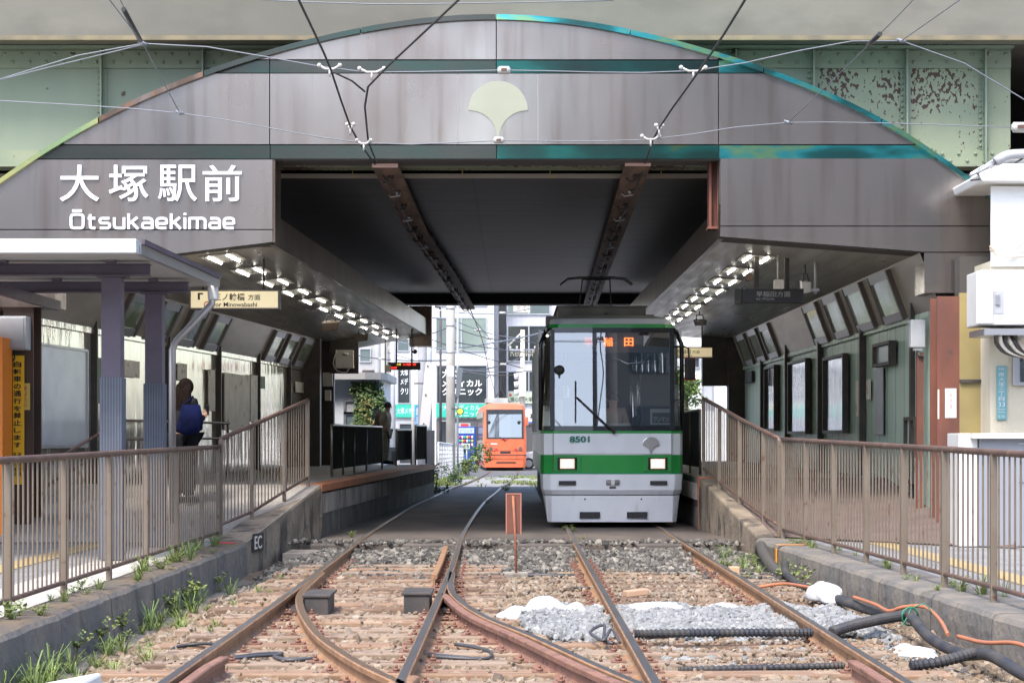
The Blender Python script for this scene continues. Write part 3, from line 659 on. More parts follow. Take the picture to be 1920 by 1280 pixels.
# sleepers
def sleeper(x0, x1, y, grp, lab, dz=0):
    mb = MB(); n = 6
    for i in range(1): mb.box(x0, y-.125, -.27, x1, y+.125, -.112+dz)
    o = mb.build("sleeper", (m_sleeper, m_sleeper_b, m_sleeper_c)[int(abs(math.sin(y*37.3+x0))*2.999)], None, .012)
    tag(o, lab, "sleeper", grp); return o
g1, g2 = "sleepers of the left track", "sleepers of the right track"
l1, l2 = "worn reddish timber sleeper under the rails of the left track", "worn brown timber sleeper under the rails of the right track"
for i, yy in enumerate(SL_Y):
    if yy < 22.6:
        o = sleeper(-2.55 + .1*math.sin(i*2.3), -.12 + (.06*math.sin(i*1.7)) + (.46 if yy < 15.6 else 0), yy, g1, l1, .004*math.sin(i*3)); o.rotation_euler.z = 0
    if yy < 21.5:
        o = sleeper(.40 + .03*math.sin(i*2.9) , 2.75 + .08*math.sin(i*1.3), yy+(.0 if yy < 15.6 else .2), g2, l2, .004*math.sin(i*2) - (.02 if yy > 15 else 0))
# ---- ballast stones
t_ = (1+5**.5)/2
ICO = np.array([(-1,t_,0),(1,t_,0),(-1,-t_,0),(1,-t_,0),(0,-1,t_),(0,1,t_),(0,-1,-t_),(0,1,-t_),(t_,0,-1),(t_,0,1),(-t_,0,-1),(-t_,0,1)])/math.sqrt(1+t_*t_)
ICF = np.array([(0,11,5),(0,5,1),(0,1,7),(0,7,10),(0,10,11),(1,5,9),(5,11,4),(11,10,2),(10,7,6),(7,1,8),(3,9,4),(3,4,2),(3,2,6),(3,6,8),(3,8,9),(4,9,5),(2,4,11),(6,2,10),(8,6,7),(9,8,1)])
def stones(name, pos, size, mat, label, seed):
    g = np.random.default_rng(seed); n = len(pos); pos = np.array(pos); size = np.array(size)
    v = ICO[None]*(1+g.uniform(-.28,.28,(n,12,1))); v = v*g.uniform(.55,1.25,(n,1,3))
    q = g.normal(size=(n,4)); q /= np.linalg.norm(q,axis=1)[:,None]; w,x,y,z = q.T
    Rm = np.stack([1-2*(y*y+z*z),2*(x*y-z*w),2*(x*z+y*w),2*(x*y+z*w),1-2*(x*x+z*z),2*(y*z-x*w),2*(x*z-y*w),2*(y*z+x*w),1-2*(x*x+y*y)],-1).reshape(n,3,3)
    v = np.einsum('nij,nkj->nki', Rm, v)*size[:,None,None] + pos[:,None,:]
    f = (ICF[None]+12*np.arange(n)[:,None,None]).reshape(-1)
    me = bpy.data.meshes.new(name); me.vertices.add(n*12); me.vertices.foreach_set("co", v.reshape(-1)); m = n*20
    me.loops.add(m*3); me.loops.foreach_set("vertex_index", f.astype(np.int32)); me.polygons.add(m)
    me.polygons.foreach_set("loop_start", (np.arange(m)*3).astype(np.int32)); me.update(calc_edges=True); me.validate()
    me.polygons.foreach_set("use_smooth", [False]*m); me.materials.append(mat); o = bpy.data.objects.new(name, me); COL.objects.link(o); return stuff(o, label, "gravel")
near_rail = {}
for path in rails:
    for p in path:
        near_rail.setdefault(round(p.y*3), []).append(p.x)
def blocked(x, y):
    return any(abs(x-q) < .055 for q in near_rail.get(round(y*3), []))
def in_pale(x, y):
    if 13.9 < y < 17.0 and .05 < x < 2.9 and x > .05 + (15-y)*.33: return 1 if 14.3 < y < 16.6 else .5
    if 12.6 < y <= 13.9 and 1.0 < x < 2.9: return .3
    return 0
A, B_, C_ = [[], []], [[], []], [[], []]
for _ in range(62000):
    y = 9.6 + (25.5-9.6)*rnd.random()**1.25; x = -3.25 + 6.6*rnd.random()
    if x < kx_l(y)+.2 or x > kx_r(y)-.02 or blocked(x, y): continue
    ins = any(abs(y-q) < .135 for q in SL_Y) and -2.6 < x < (.36 if y < 15.6 else -.1) and y < 22.6
    ins2 = any(abs(y-q-(0 if y < 15.6 else .2)) < .135 for q in SL_Y) and .3 < x < 2.8 and y < 21.5
    pale = in_pale(x, y); r_ = rnd.random()
    if (ins and rnd.random() < .90) or (ins2 and not pale and rnd.random() < (.95 if y < 14 else .72)): continue
    z0 = bedz(x, y)
    
    if y > 24.9 + .25*math.sin(x*4.1):
        z0 = -.022
        if rnd.random() < .7: continue
    if pale and r_ < .75*pale + .2:
        if pale == 1: z0 += .03 + .05*abs(wn2(x*1.3,y*1.3))
        C_[0].append((x,y,z0+.015)); C_[1].append(rnd.uniform(.020,.042)); continue
    s_ = rnd.uniform(.014,.036) if rnd.random() < .8 else rnd.uniform(.03,.05)
    if ins or ins2: z0 = -.112; s_ *= .5
    dark = y > 20.6 + .8*math.sin(x*1.7) or (x < -2.3 and y > 18 + rnd.random()*3)
    (B_ if dark else A)[0].append((x,y,z0+s_*.35)); (B_ if dark else A)[1].append(s_)
for _ in range(9000):                    # a second layer makes the fresh heaps
    x = .1+2.75*rnd.random(); y = 14.3+2.3*rnd.random()
    if in_pale(x, y) == 1 and not blocked(x, y):
        C_[0].append((x,y,bedz(x,y)+.035+.06*abs(wn2(x*1.3,y*1.3)))); C_[1].append(rnd.uniform(.020,.042))
stones("rusty_gravel", A[0], A[1], m_st_rust, "rust brown track ballast between the sleepers in the foreground", 1)
stones("sooty_gravel", B_[0], B_[1], m_st_dark, "dark and pale grey track ballast in front of the paved track under the bridge", 2)
stones("fresh_gravel", C_[0], C_[1], m_st_pale, "fresh pale grey ballast heaped around the tram's track", 3)

# point heating boxes, bond cables, sign post, plates
def pblock(label, x, y, w, d, h, name="point_box", cat="track equipment"):
    t = thing(name, label, cat, (x, y, -.15)); m = MB(); m.box(x-w/2,y-d/2,-.16,x+w/2,y+d/2,h-.16); m.build("housing", m_black2, t, .01)
    m = MB(); m.box(x-w/2-.02,y-d/2-.015,h-.16,x+w/2+.02,y+d/2+.015,h-.135); m.build("lid", m_black2, t, .006)
    return t
m_black2 = M("dark_iron", (.04,.038,.038), .7, .1, (.065,.055,.05), 4, bump=.1)
pblock("dark iron point box beside the curved rail on the left", -1.66, 16.4, .20, .55, .19)
pblock("dark iron point box beside the right rail of the left track", -.83, 16.6, .22, .5, .19)
mb = MB(); mb.box(-1.93,16.2,-.13,-1.74,17.6,-.09); mb.box(-1.90,16.9,-.09,-1.72,17.05,-.03); solo("point_plate", mb, m_black2, "flat iron slide plate between the far left rail and the curved rail", "track equipment")
mb = MB(); mb.box(-.62,16.3,-.13,-.44,17.4,-.09); mb.box(-.62,16.8,-.09,-.46,16.95,-.03); solo("point_plate", mb, m_black2, "flat iron slide plate under the start of the thick check rail", "track equipment")
def cable(label, pts, r, mat, cat="cable", name="bond_cable", n=7, sm=.06):
    m = MB(); m.tube(spline(pts, sm), r, n); return solo(name, m, mat, label, cat)
m_cab = M("grey_cable", (.05,.05,.055), .5)
for k, lab in enumerate(("looped grey bonding cable outermost beside the far left rail","looped grey bonding cable innermost beside the far left rail")):
    cable(lab, [(-1.9,12.9-.1*k,-.1),(-1.75,13.1-.12*k,-.10),(-1.6,13.25-.1*k,-.11),(-1.62,12.95,-.1),(-1.5,12.75+.05*k,-.1),(-1.33,12.85,-.1)], .012, m_cab)
for k, lab in enumerate(("looped grey bonding cable outermost beside the thick check rail","looped grey bonding cable innermost beside the thick check rail")):
    cable(lab, [(-.58,13.1-.12*k,-.1),(-.45,13.0-.1*k,-.10),(-.2,12.9,-.11),(-.16,13.2,-.1),(-.3,13.6-.05*k,-.1),(-.42,13.7,-.1)], .012, m_cab)
cable("black cable curling out by the rail at the lower left edge", [(-2.06,11.0,-.1),(-2.2,11.35,-.10),(-2.28,11.2,-.13),(-2.5,10.6,-.15)], .02, m_wire)
cable("black cable loop lying left of the far left rail", [(-2.05,13.5,-.08),(-2.25,13.75,-.1),(-2.42,13.7,-.12),(-2.4,13.4,-.15)], .012, m_wire)
cable("tangle of grey wire beside the tram's left rail in the pale ballast", [(.70,13.5,-.07),(.62,13.6,-.06),(.55,13.9,-.03),(.66,14.1,0),(.63,13.5,-.05),(.70,13.8,0),(.74,13.45,-.06)], .012, m_cab)
cable("black cable lying across the brown ballast by the sign post", [(.02,20.7,-.12),(.3,20.6,-.11),(.6,20.6,-.12),(.74,20.75,-.12)], .025, m_wire)
cable("thin wire crossing the ballast left of the tram's rail", [(.45,18.6,-.12),(.6,18.8,-.1),(.74,18.75,-.1)], .012, m_wire)
# back of the little sign between the tracks
t = thing("track_sign", "rusty back of a small narrow sign on a post between the two tracks", "sign", (-.005, 20.7, -.15))
mb = MB(); a, b = P(949,1000,20.7), P(977,925,20.7); mb.box(a.x,20.7,a.z,b.x,20.712,b.z); mb.build("plate", m_rust, t, .004)
mb = MB(); mb.box(a.x-.004,20.695,a.z-.004,a.x+.008,20.716,b.z+.004); mb.box(b.x-.008,20.695,a.z-.004,b.x+.004,20.716,b.z+.004); mb.box(a.x+.008,20.695,b.z-.008,b.x-.008,20.716,b.z+.004); mb.build("plate_rim", M("pink_rust", (.34,.14,.10), .7), t)
mb = MB(); mb.tube([(P(968,0,20.7).x,20.68,-.12),(P(966,0,20.7).x,20.68,.3),(P(962,0,20.7).x,20.68,b.z-.02)], .014, 8); mb.build("post", M("post_rust", (.33,.11,.05), .7, 0, (.2,.08,.05), 8), t)
mb = MB(); q = P(968,1075,20.7); mb.box(q.x-.13,20.6,-.2,q.x+.13,20.85,-.085); mb.build("footing", m_conc, t, .015)
# fallen grey cover at the lower left corner
mb = MB(); c0 = V(-2.75,11.4,-.17); mb.obox(c0, (.20,-.02,.04), (.06,.26,.03), (-.01,0,.06)); solo("cable_trough_lid", mb, M("pale_resin", (.50,.51,.50), .6, 0, (.42,.43,.42), 3), "pale grey tapered cover lying in the ditch at the lower left corner", "cover", bevel=.02)
mb = MB(); mb.box(P(1366,1030,21).x,20.9,-.17,P(1380,1030,21).x+.03,21.05,-.04); solo("timber_block", mb, M("pale_wood", (.42,.28,.17), .8), "small pale timber block lying beside the right ramp wall", "block", bevel=.01)
mb = MB(); mb.obox((.995+.12,17.6,-.05),(.10,.02,.01),(-.02,.05,0),(0,0,.03)); solo("timber_block", mb, M("pale_wood_b", (.36,.23,.15), .8), "small brown timber offcut lying between the tram's rails", "block", bevel=.01)

# ---- conduits, cables and white sandbags at the right
m_cond = M("black_conduit", (.030,.032,.040), .6, 0, (.06,.055,.05), 5, bump=.1, spec=.3)
m_ocab = M("orange_cable", (.40,.135,.06), .6, 0, (.30,.12,.07), 7)
def corr(label, pts, r):
    path = spline(pts, .017); rs = [r*(1+.17*(1 if i % 2 else -1)) for i in range(len(path))]
    m = MB(); m.tube(path, rs, 12); m.sm = [False]*len(m.f); return solo("corrugated_conduit", m, m_cond, label, "conduit")
corr("ribbed black conduit lying across the pale ballast between the tram's rails", [(.86,13.75,-.03),(1.25,13.72,-.02),(1.75,13.75,-.02),(2.15,13.85,-.03)], .030)
corr("ribbed black conduit rising from the right rail to the cable bundle by the kerb", [(2.30,13.9,-.03),(2.5,14.1,.0),(2.75,14.35,.02),(2.95,14.6,.02)], .036)
corr("ribbed black conduit reaching the cable bundle at the lower right", [(2.55,12.35,-.09),(2.75,12.4,-.07),(3.0,12.55,-.03)], .034)
corr("thin ribbed black conduit half buried between the tram's rails at the lower right", [(1.05,12.3,-.11),(1.6,12.33,-.10),(2.14,12.45,-.10)], .022)
cable("thick black cable bundle lying along the foot of the right kerb", [(2.95,20.9,.0),(2.88,20.3,-.07),(2.9,19.5,-.13),(2.95,18.7,-.12),(2.98,17.6,-.09),(2.82,16.7,-.03),(2.95,16.0,-.06),(3.02,15.1,-.03),(3.0,14.55,.02),(3.02,13.9,-.08),(3.08,13.2,-.11),(3.12,12.6,-.05),(3.2,12.0,-.11),(3.3,11.4,-.13),(3.4,10.4,-.13)],
      .041, m_cond, name="cable_bundle", n=12)
cable("bent black hose standing at the end of the right kerb", [(2.98,23.3,-.02),(2.92,22.7,.08),(2.86,21.9,.02),(2.88,21.1,-.10),(2.95,20.6,-.12)], .065, M("dark_hose", (.06,.055,.05), .6), name="hose", n=12)
cable("orange cable leading from the rail to the white bags", [(2.36,18.6,-.08),(2.6,18.4,-.03),(2.8,17.6,-.02)], .016, m_ocab, name="orange_cable")
cable("orange cable snaking along the black bundle beside the right kerb", [(2.88,16.3,.02),(2.93,15.6,.02),(2.95,15.1,.01),(3.02,14.9,.06),(3.14,14.7,.08),(3.17,14.3,.02),(3.14,13.9,-.05)], .015, m_ocab, name="orange_cable")
cable("orange cable looping over the bundle at the lower right", [(3.12,13.5,-.02),(3.18,13.0,-.01),(3.28,12.6,.03),(3.33,12.3,.01),(3.3,12.05,-.05)], .015, m_ocab, name="orange_cable")
cable("orange cable end at the lower right corner", [(3.42,11.4,-.07),(3.5,11.2,-.05),(3.55,10.9,-.06)], .02, m_ocab, name="orange_cable")
m_teal = M("green_tie", (.02,.17,.10), .6)
for lab, c0 in (("green plastic tie knotted round the cable bundle by the white bags", (3.0,14.55,.02)), ("green plastic tie knotted round the cable bundle at the lower right corner", (3.3,11.45,-.12))):
    m = MB()
    m.tube([V(*c0)+V(.068*math.cos(a),.03*math.cos(a),.068*math.sin(a)) for a in np.linspace(0,2*math.pi,14)], .008, 5)
    m.tube(spline([V(*c0)+V(0,-.03,.06),V(*c0)+V(.10,-.05,.10),V(*c0)+V(.16,-.06,.02)],.03), .005, 5); m.tube(spline([V(*c0)+V(0,-.03,.06),V(*c0)+V(-.05,-.08,-.02),V(*c0)+V(-.09,-.09,-.07)],.03), .005, 5)
    solo("cable_tie", m, m_teal, lab, "cable tie")
m_bag = M("white_bag_cloth", (.46,.45,.45), .9, 0, (.36,.355,.35), 12, bump=.6, bs=14)
def bag(label, x, y, z, sx, sy, sz, seed):
    g = random.Random(seed); m = MB(); n, k = 22, 14; vs = []
    ph = [g.uniform(0,6) for _ in range(6)]
    for i in range(k+1):
        t = math.pi*i/k
        for j in range(n):
            a = 2*math.pi*j/n; w = 1 + .13*math.sin(3*a+ph[0]+t*2) + .08*math.sin(7*a+ph[1]-t*3) + .05*math.sin(12*a+ph[2]+t*5)
            vs.append((x+math.sin(t)*math.cos(a)*sx*w, y+math.sin(t)*math.sin(a)*sy*w, z+max(-.02, math.cos(t)*sz*(w*.6+.4))))
    m.add(vs, [(i*n+j,(i+1)*n+j,(i+1)*n+(j+1)%n,i*n+(j+1)%n) for i in range(k) for j in range(n)], 0, True)
    return solo("sandbag", m, m_bag, label, "sandbag")
bag("low white cloth bag leftmost in the row on the ballast", .03,16.0,-.14,.17,.18,.10,1)
bag("tallest white cloth bag in the row left of the tram's rail", .25,16.25,-.14,.19,.2,.16,2)
bag("small white cloth bag between the tall bag and the tram's left rail", .52,16.3,-.13,.10,.12,.10,3)
bag("flat white cloth patch at the foot of the tram's left rail", .70,16.35,-.13,.07,.1,.08,4)
bag("long flat white bag half buried in pale ballast between the tram's rails", 1.25,16.45,-.13,.38,.12,.09,5)
bag("short flat white bag half buried in pale ballast near the right rail", 1.8,16.5,-.13,.16,.1,.08,6)
bag("white bag lying on the black cable bundle by the kerb", 2.76,17.1,-.05,.15,.45,.13,7)
bag("flattened white bag on the ballast under the cable bundle", 2.78,13.4,-.13,.15,.35,.05,8)

# ================================================================ FENCES
def fence(label, posts, gap=.14, rail_r=.028, top_ext=None, bal_r=.0085, post_w=.05, mat=None, matr=None, name="pipe_fence", low=.1, bend=False):
    """posts: list of (x, y, z_foot, z_top)"""
    mat = mat or m_fence; matr = matr or m_frail
    t = thing(name, label, "fence", (posts[0][0], posts[0][1], posts[0][2]))
    tops = [Vector((p[0],p[1],p[3])) for p in posts]; lows = [Vector((p[0],p[1],p[2]+low)) for p in posts]
    m = MB(); m.tube(tops if not top_ext else top_ext, rail_r, 10); m.build("handrail", matr, t)
    m = MB(); m.tube(lows, .02, 8); m.build("bottom_rail", matr, t)
    for p in posts:
        m = MB(); m.box(p[0]-post_w*.5,p[1]-post_w*.5,p[2]-.05,p[0]+post_w*.5,p[1]+post_w*.5,p[3]-.01); m.build("post", mat, t, .006)
    for i in range(len(posts)-1):
        n = max(2, int(round((tops[i+1]-tops[i]).length/gap))); m = MB()
        for k in range(1, n):
            a = lows[i].lerp(lows[i+1], k/n); b = tops[i].lerp(tops[i+1], k/n); m.tube([a, b], bal_r, 5, caps=False)
        m.build("slats", mat, t)
    return t
lp = [(-3.66+.003*(y-12), y, .10, 1.205+.004*(y-12)) for y in (12.2,13.87,15.56,17.27,18.97,20.68,22.3,23.5)]
fence("brown tubular fence along the left kerb in front of the shelter columns", lp)
a = [P(x, yb, d) for x, yb, d in ((414,998,23.56),(472,974,24.5),(533,935,25.6),(577,908,26.65))]
b = [P(x, yb, d) for x, yb, d in ((414,822,23.56),(472,797,24.5),(533,770,25.6),(577,750,26.65))]
fence("brown tubular fence climbing the left ramp to the platform", [(p.x,p.y,p.z,q.z) for p, q in zip(a, b)],
      top_ext=[V(a[0].x,a[0].y,1.18)] + [V(a[0].x,a[0].y-.0,b[0].z-.06)] + b + [V(a[3].x,a[3].y+.03,b[3].z-.1)], gap=.11)
rp = [(3.75-.039*(y-14.5), y, .11, 1.25+.009*(y-14)) for y in (12.1,13.55,14.95,16.4,17.85,19.4,21.0,22.6,24.1)]
fence("brown tubular fence along the right kerb in front of the yellow and green walls", rp)
a = [P(x, yb, d) for x, yb, d in ((1466,1000,24.2),(1432,980,25.2),(1387,945,26.5),(1349,915,27.7),(1321,890,28.75))]
b = [P(x, yb, d) for x, yb, d in ((1461,822,24.2),(1432,808,25.2),(1387,785,26.5),(1349,763,27.7),(1319,747,28.75))]
fence("brown tubular fence climbing the right ramp beside the green and white tram", [(q.x,p.y,max(.1,p.z),q.z) for p, q in zip(a, b)],
      top_ext=[V(b[0].x,b[0].y,1.25)] + b + [V(b[4].x,b[4].y+.05,b[4].z-.12)], gap=.11)
def panel_fence(label, pts, zf, zt, mat):
    t = thing("panel_fence", label, "fence", (pts[0][0], pts[0][1], zf))
    path = [V(x, y, zt) for x, y in pts]
    m = MB(); m.tube([V(pts[0][0],pts[0][1]-.02,zf),V(pts[0][0],pts[0][1]-.02,zt-.1)] + path + [V(pts[-1][0],pts[-1][1]+.02,zt-.1),V(pts[-1][0],pts[-1][1]+.02,zf)], .022, 8); m.build("frame", m_alu_d, t)
    for i in range(len(pts)-1):
        m = MB(); a, b = V(*pts[i],zf+.12), V(*pts[i+1],zf+.12); m.quad(a, b, b+V(0,0,zt-zf-.14), a+V(0,0,zt-zf-.14)); m.build("infill_panel", mat, t)
    for x, y in pts[1:-1]:
        m = MB(); m.cyl((x,y,zf),(x,y,zt),.02,8); m.build("post", m_alu_d, t)
    return t
m_alu_d = M("stainless_tube", (.30,.28,.25), .35, .8)
m_fpan = M("fence_panel", (.030,.026,.017), .95, .0, (.020,.017,.012), 3, spec=.03); add_seams(m_fpan, 1, .12, .03, .4)
pl = lambda xs: [((x-964)/3600*d, d) for x, d in xs]
panel_fence("low dark panelled fence near the ramp on the left platform edge", pl([(622,32.3),(643,33.8),(664,35.4),(687,37.3),(716,40)]), .70, 1.565, m_fpan)
panel_fence("short dark panelled fence beside the standing passenger on the left platform", pl([(743,43.4),(771,46)]), .70, 1.52, m_fpan)
panel_fence("tall narrow end fence at the far end of the left platform", pl([(779,45.2),(799,46.4)]), .70, 1.62, m_fpan)
panel_fence("dark panelled fence on the right platform beside the tram's mirror", [(2.98,30.8),(2.98,32.5),(2.98,34.2),(2.98,36)], .757, 1.80, m_black2)
# ramp handrail by the left wall
t = thing("ramp_handrail", "double pipe handrail running up the left ramp along the steel wall", "handrail", (-5.9,24,.2))
for dz in (.62, .88):
    m = MB(); m.tube([(-5.75,23.6,.15+dz),(-5.5,26.9,.72+dz),(-4.9,33,.72+dz)], .02, 8); m.build("rail_tube", m_frail, t)
for y, x, z in ((24.5,-5.68,.25),(26.9,-5.5,.70),(29.9,-5.2,.70),(32.9,-4.91,.70)):
    m = MB(); m.cyl((x,y,z-.1),(x,y,z+.9),.02,8); m.build("post", m_frail, t)
# ================================================================ TRAMS
m_tw = M("tram_white", (.72,.74,.775), .28, 0, (.61,.635,.68), 1.4, (1,1,.5), c3=(.42,.42,.42), ns3=2.2, st3=(2,2,.5), th3=.66, w3=.25)
m_tg = M("tram_green", (.015,.26,.045), .3, 0, (.012,.22,.04), 1.2)
m_tt = M("tram_teal_line", (.0,.17,.12), .35)
m_troof = M("tram_roof", (.36,.36,.34), .6, 0, (.28,.28,.27), 2)
m_blackg = M("black_gloss", (.012,.013,.015), .15)
m_rubber = M("black_rubber", (.015,.015,.015), .6)
m_wind = glassmat("windscreen_glass", (.74,.77,.78), .21, .01)
m_side = glassmat("side_glass", (.55,.6,.6), .15, .02)
m_grille = M("dark_grille", (.06,.06,.065), .5, .4); add_seams(m_grille, 0, .02, .009, .3)
m_intw = M("interior_cream", (.42,.40,.36), .6); m_intd = M("interior_dark", (.09,.09,.09), .6); m_seatb = M("seat_cloth", (.20,.10,.08), .9)
m_chrome = M("chrome", (.62,.62,.62), .15, 1)
m_hl = M("lit_headlamp", (.8,.75,.65), .3, emit=(1,.72,.42), es=.14)
m_hlb = M("lit_bulb", (.9,.88,.8), .3, emit=(1,.9,.72), es=1.6)
m_led_o = M("orange_led", (.3,.05,.02), .5, emit=(1,.17,.03), es=1.3)
m_led_d = M("dim_orange_led", (.15,.03,.01), .5, emit=(1,.15,.03), es=.25)
m_led_r = M("red_led", (.3,.02,.02), .5, emit=(1,.03,.02), es=1.4)
m_or = M("tram_orange", (.62,.13,.055), .35, 0, (.56,.115,.05), 1.2)
m_beige = M("tram_beige", (.33,.29,.24), .45)
def ring(z, s, a=.90, b=1.095, c=.30, L=12.3):
    r = [(-b, L), (-b, s+c), (-(a*.42+b*.58)-.03, s+c*.36), (-a, s), (-.3, s-.025), (.3, s-.025), (a, s), ((a*.42+b*.58)+.03, s+c*.36), (b, s+c), (b, L)]
    return [Vector((x, y, z)) for x, y in r]
def loft(rings, keep=lambda i, k: True, mi=lambda i: 0, close=True):
    m = MB(); n = len(rings[0]); m.add([p for r_ in rings for p in r_], [])
    for i in range(len(rings)-1):
        for k in range(n if close else n-1):
            if keep(i, k): m.f.append([i*n+k, i*n+(k+1) % n, (i+1)*n+(k+1) % n, (i+1)*n+k]); m.m.append(mi(i)); m.sm.append(False)
    return m
ZS = lambda z: 0 if z < 1.44 else (z-1.44)*.11
def bb(z): return 1.095 if z < 2.8 else 1.095 - (z-2.8)*.42
def frontbox(m, x0, x1, z0, z1, y0, y1): return m.box(x0, y0, z0, x1, y1, z1)
# ---- green and white tram -------------------------------------------------
tr = thing("tram", "green and white tram numbered 8501 standing at the right platform with lit headlights", "tram", (1.50, 29.3, 0))
lv = [.78,.815,1.095,1.42,1.465,3.035,3.10,3.19,3.27,3.30]
rs = [ring(z, ZS(z), .90 if z < 3 else bb(z)-.16, bb(z)) for z in lv[:7]] + [ring(3.19,.34,.74,.93,.25), ring(3.27,.75,.5,.7,.2), ring(3.30,1.3,.3,.45,.1)]
mm = [m_tt, m_tg, m_tw, m_tg, m_tw, m_tg, m_tw, m_troof, m_troof]
m = loft(rs, keep=lambda i, k: not (i == 4 and k != 9), mi=lambda i: i)
m.quad(*[p for p in rs[-1]], mi=8); body = m.build("body", mm, tr, local=True)
# underframe and interior shell
m = MB(); m.box(-1.0,.45,.18,1.0,12.2,.77); m.build("underframe", m_dark, tr, local=True)
m = MB(); m.box(-1.06,.25,.79,1.06,12.25,.86); m.build("floor", m_intd, tr, local=True)
m = MB(); m.box(-1.02,.42,3.0,1.02,12.25,3.03); m.build("ceiling_lining", m_intw, tr, local=True)
m = MB(); m.box(-1.06,12.2,.86,1.06,12.26,3.0); m.build("rear_bulkhead", m_intd, tr, local=True)
m = MB(); m.box(-1.05,1.7,.86,-.55,1.74,2.0); m.build("partition", m_intd, tr, local=True)
m = MB(); m.box(.55,1.7,.86,1.05,1.74,2.4); m.build("partition", m_intd, tr, local=True)
for s_ in (-1, 1):                        # side pillars and panes
    for y in (.55,1.9,3.6,5.3,7.0,8.7,10.4,12.1):
        m = MB(); m.box(s_*1.095-.02,y-.06,1.465,s_*1.095+.005 if s_ > 0 else s_*1.095+.02,y+.06,3.03); m.build("pillar", m_tw, tr, local=True)
    for y0, y1 in ((.61,1.84),(1.96,3.54),(3.66,5.24),(5.36,6.94),(7.06,8.64),(8.76,10.34),(10.46,12.04)):
        m = MB(); m.quad((s_*1.085,y0,1.47),(s_*1.085,y1,1.47),(s_*1.085-s_*.06,y1,3.03),(s_*1.085-s_*.06,y0,3.03)); m.build("side_window", m_side, tr, local=True)
for y in (3.2,4.2,5.2,6.2,7.2):
    for s_ in (-1, 1):
        m = MB(); m.box(s_*.98-.22 if s_>0 else -1.04,y,.86,s_*.98+.06 if s_>0 else -.76+.0,y+.45,1.28); m.box(s_*.78 if s_>0 else -1.04,y+.38,1.28,1.04 if s_>0 else -.78,y+.45,1.75); m.build("seat", m_seatb, tr, .03, local=True)
for x, y in ((-.62,1.8),(.5,1.75),(-.6,3.1),(.62,3.1),(-.6,5.2),(.6,5.2)):
    m = MB(); m.cyl((x,y,.86),(x,y,3.0),.017,8); m.build("grab_pole", m_chrome, tr, local=True)
m = MB(); m.box(-.88,.22,.86,.88,.55,1.43); m.box(-.15,.3,1.43,.30,.58,1.58); m.build("dashboard", m_intw, tr, .02, local=True)
m = MB(); m.box(-.95,.9,1.0,-.72,1.1,1.95); m.build("fare_box", m_intw, tr, .03, local=True)
m = MB(); m.box(-.75,.32,2.15,-.55,.36,2.5); m.build("interior_mirror", m_blackg, tr, .02, local=True)
m = MB(); m.tube([(.02,.45,2.62),(.25,.42,2.5),(.5,.42,2.52),(.62,.45,2.6)], .02, 6); m.build("cable_loom", m_ledgrey if False else m_chrome, tr, local=True)
# windscreen: black surround following the nose, glass behind it
def strip(z0, z1, k0, k1, d, mat, name, kk=None):
    r0, r1 = ring(z0, ZS(z0), .90, bb(z0)), ring(z1, ZS(z1), .90 if z1 < 3 else .90, bb(z1)); m = MB()
    n = lambda p, q: Vector((0,-1,0))
    for k in range(k0, k1):
        o = []
        for p in (r0[k], r0[k+1], r1[k+1], r1[k]): o.append(p + Vector((0,-d,0)))
        m.quad(*o)
    return m.build(name, mat, tr, local=True)
strip(1.50,3.0,3,6,.0,m_wind,"windscreen"); strip(1.50,2.95,1,3,.0,m_wind,"corner_pane"); strip(1.50,2.95,6,8,.0,m_wind,"corner_pane")
strip(1.462,1.535,1,8,.006,m_blackg,"lower_surround"); strip(2.965,3.04,1,8,.006,m_blackg,"upper_surround")
def post_at(x, w, y=0.):
    m = MB(); z0, z1 = 1.47, 3.02
    m.add([(x-w,ZS(z0)-.012,z0),(x+w,ZS(z0)-.012,z0),(x+w,ZS(z1)-.012,z1),(x-w,ZS(z1)-.012,z1),(x-w,ZS(z0)+.06,z0),(x+w,ZS(z0)+.06,z0),(x+w,ZS(z1)+.06,z1),(x-w,ZS(z1)+.06,z1)],
          [(0,1,2,3),(4,7,6,5),(0,4,5,1),(1,5,6,2),(2,6,7,3),(3,7,4,0)]); m.build("screen_pillar", m_blackg, tr, local=True)
post_at(-.915,.035); post_at(.915,.035)
for s_ in (-1, 1):
    m = MB(); m.tube([(s_*1.092,.31,1.47),(s_*1.092,.43,2.8),(s_*1.0,.46,3.02)], .035, 6); m.build("corner_post", m_blackg, tr, local=True)
# header behind the glass with the destination display
m = MB(); m.add([(-.88,.20,2.66),(.88,.20,2.66),(.88,.235,3.0),(-.88,.235,3.0),(-.88,.4,2.66),(.88,.4,2.66),(.88,.4,3.0),(-.88,.4,3.0)], [(0,1,2,3),(0,4,5,1),(4,7,6,5),(1,5,6,2),(3,7,4,0)]); hd = m.build("display_header", m_intd, tr, local=True)
for ch, x0, mt in (("早",-.43,m_led_d),("稲",-.125,m_led_o),("田",.19,m_led_o)):
    m = MB(); m.text(ch, (x0,.196,2.76), (1,0,0), (0,0,1), .14, .13, .004, .012); q = m.build("display_character", mt, hd, local=True)
m = MB(); m.box(.60,.30,1.56,.93,.33,1.80); m.build("window_card", m_intw, tr, local=True)
m = MB(); m.box(.63,.292,1.58,.90,.298,1.74); w_ = m.build("window_sign", m_intd, tr, local=True)
m = MB(); m.text("ワンマン", (.65,.290,1.60), (1,0,0), (0,0,1), .23, .075, .003, .01); m.build("sign_lettering", m_white, w_, local=True)
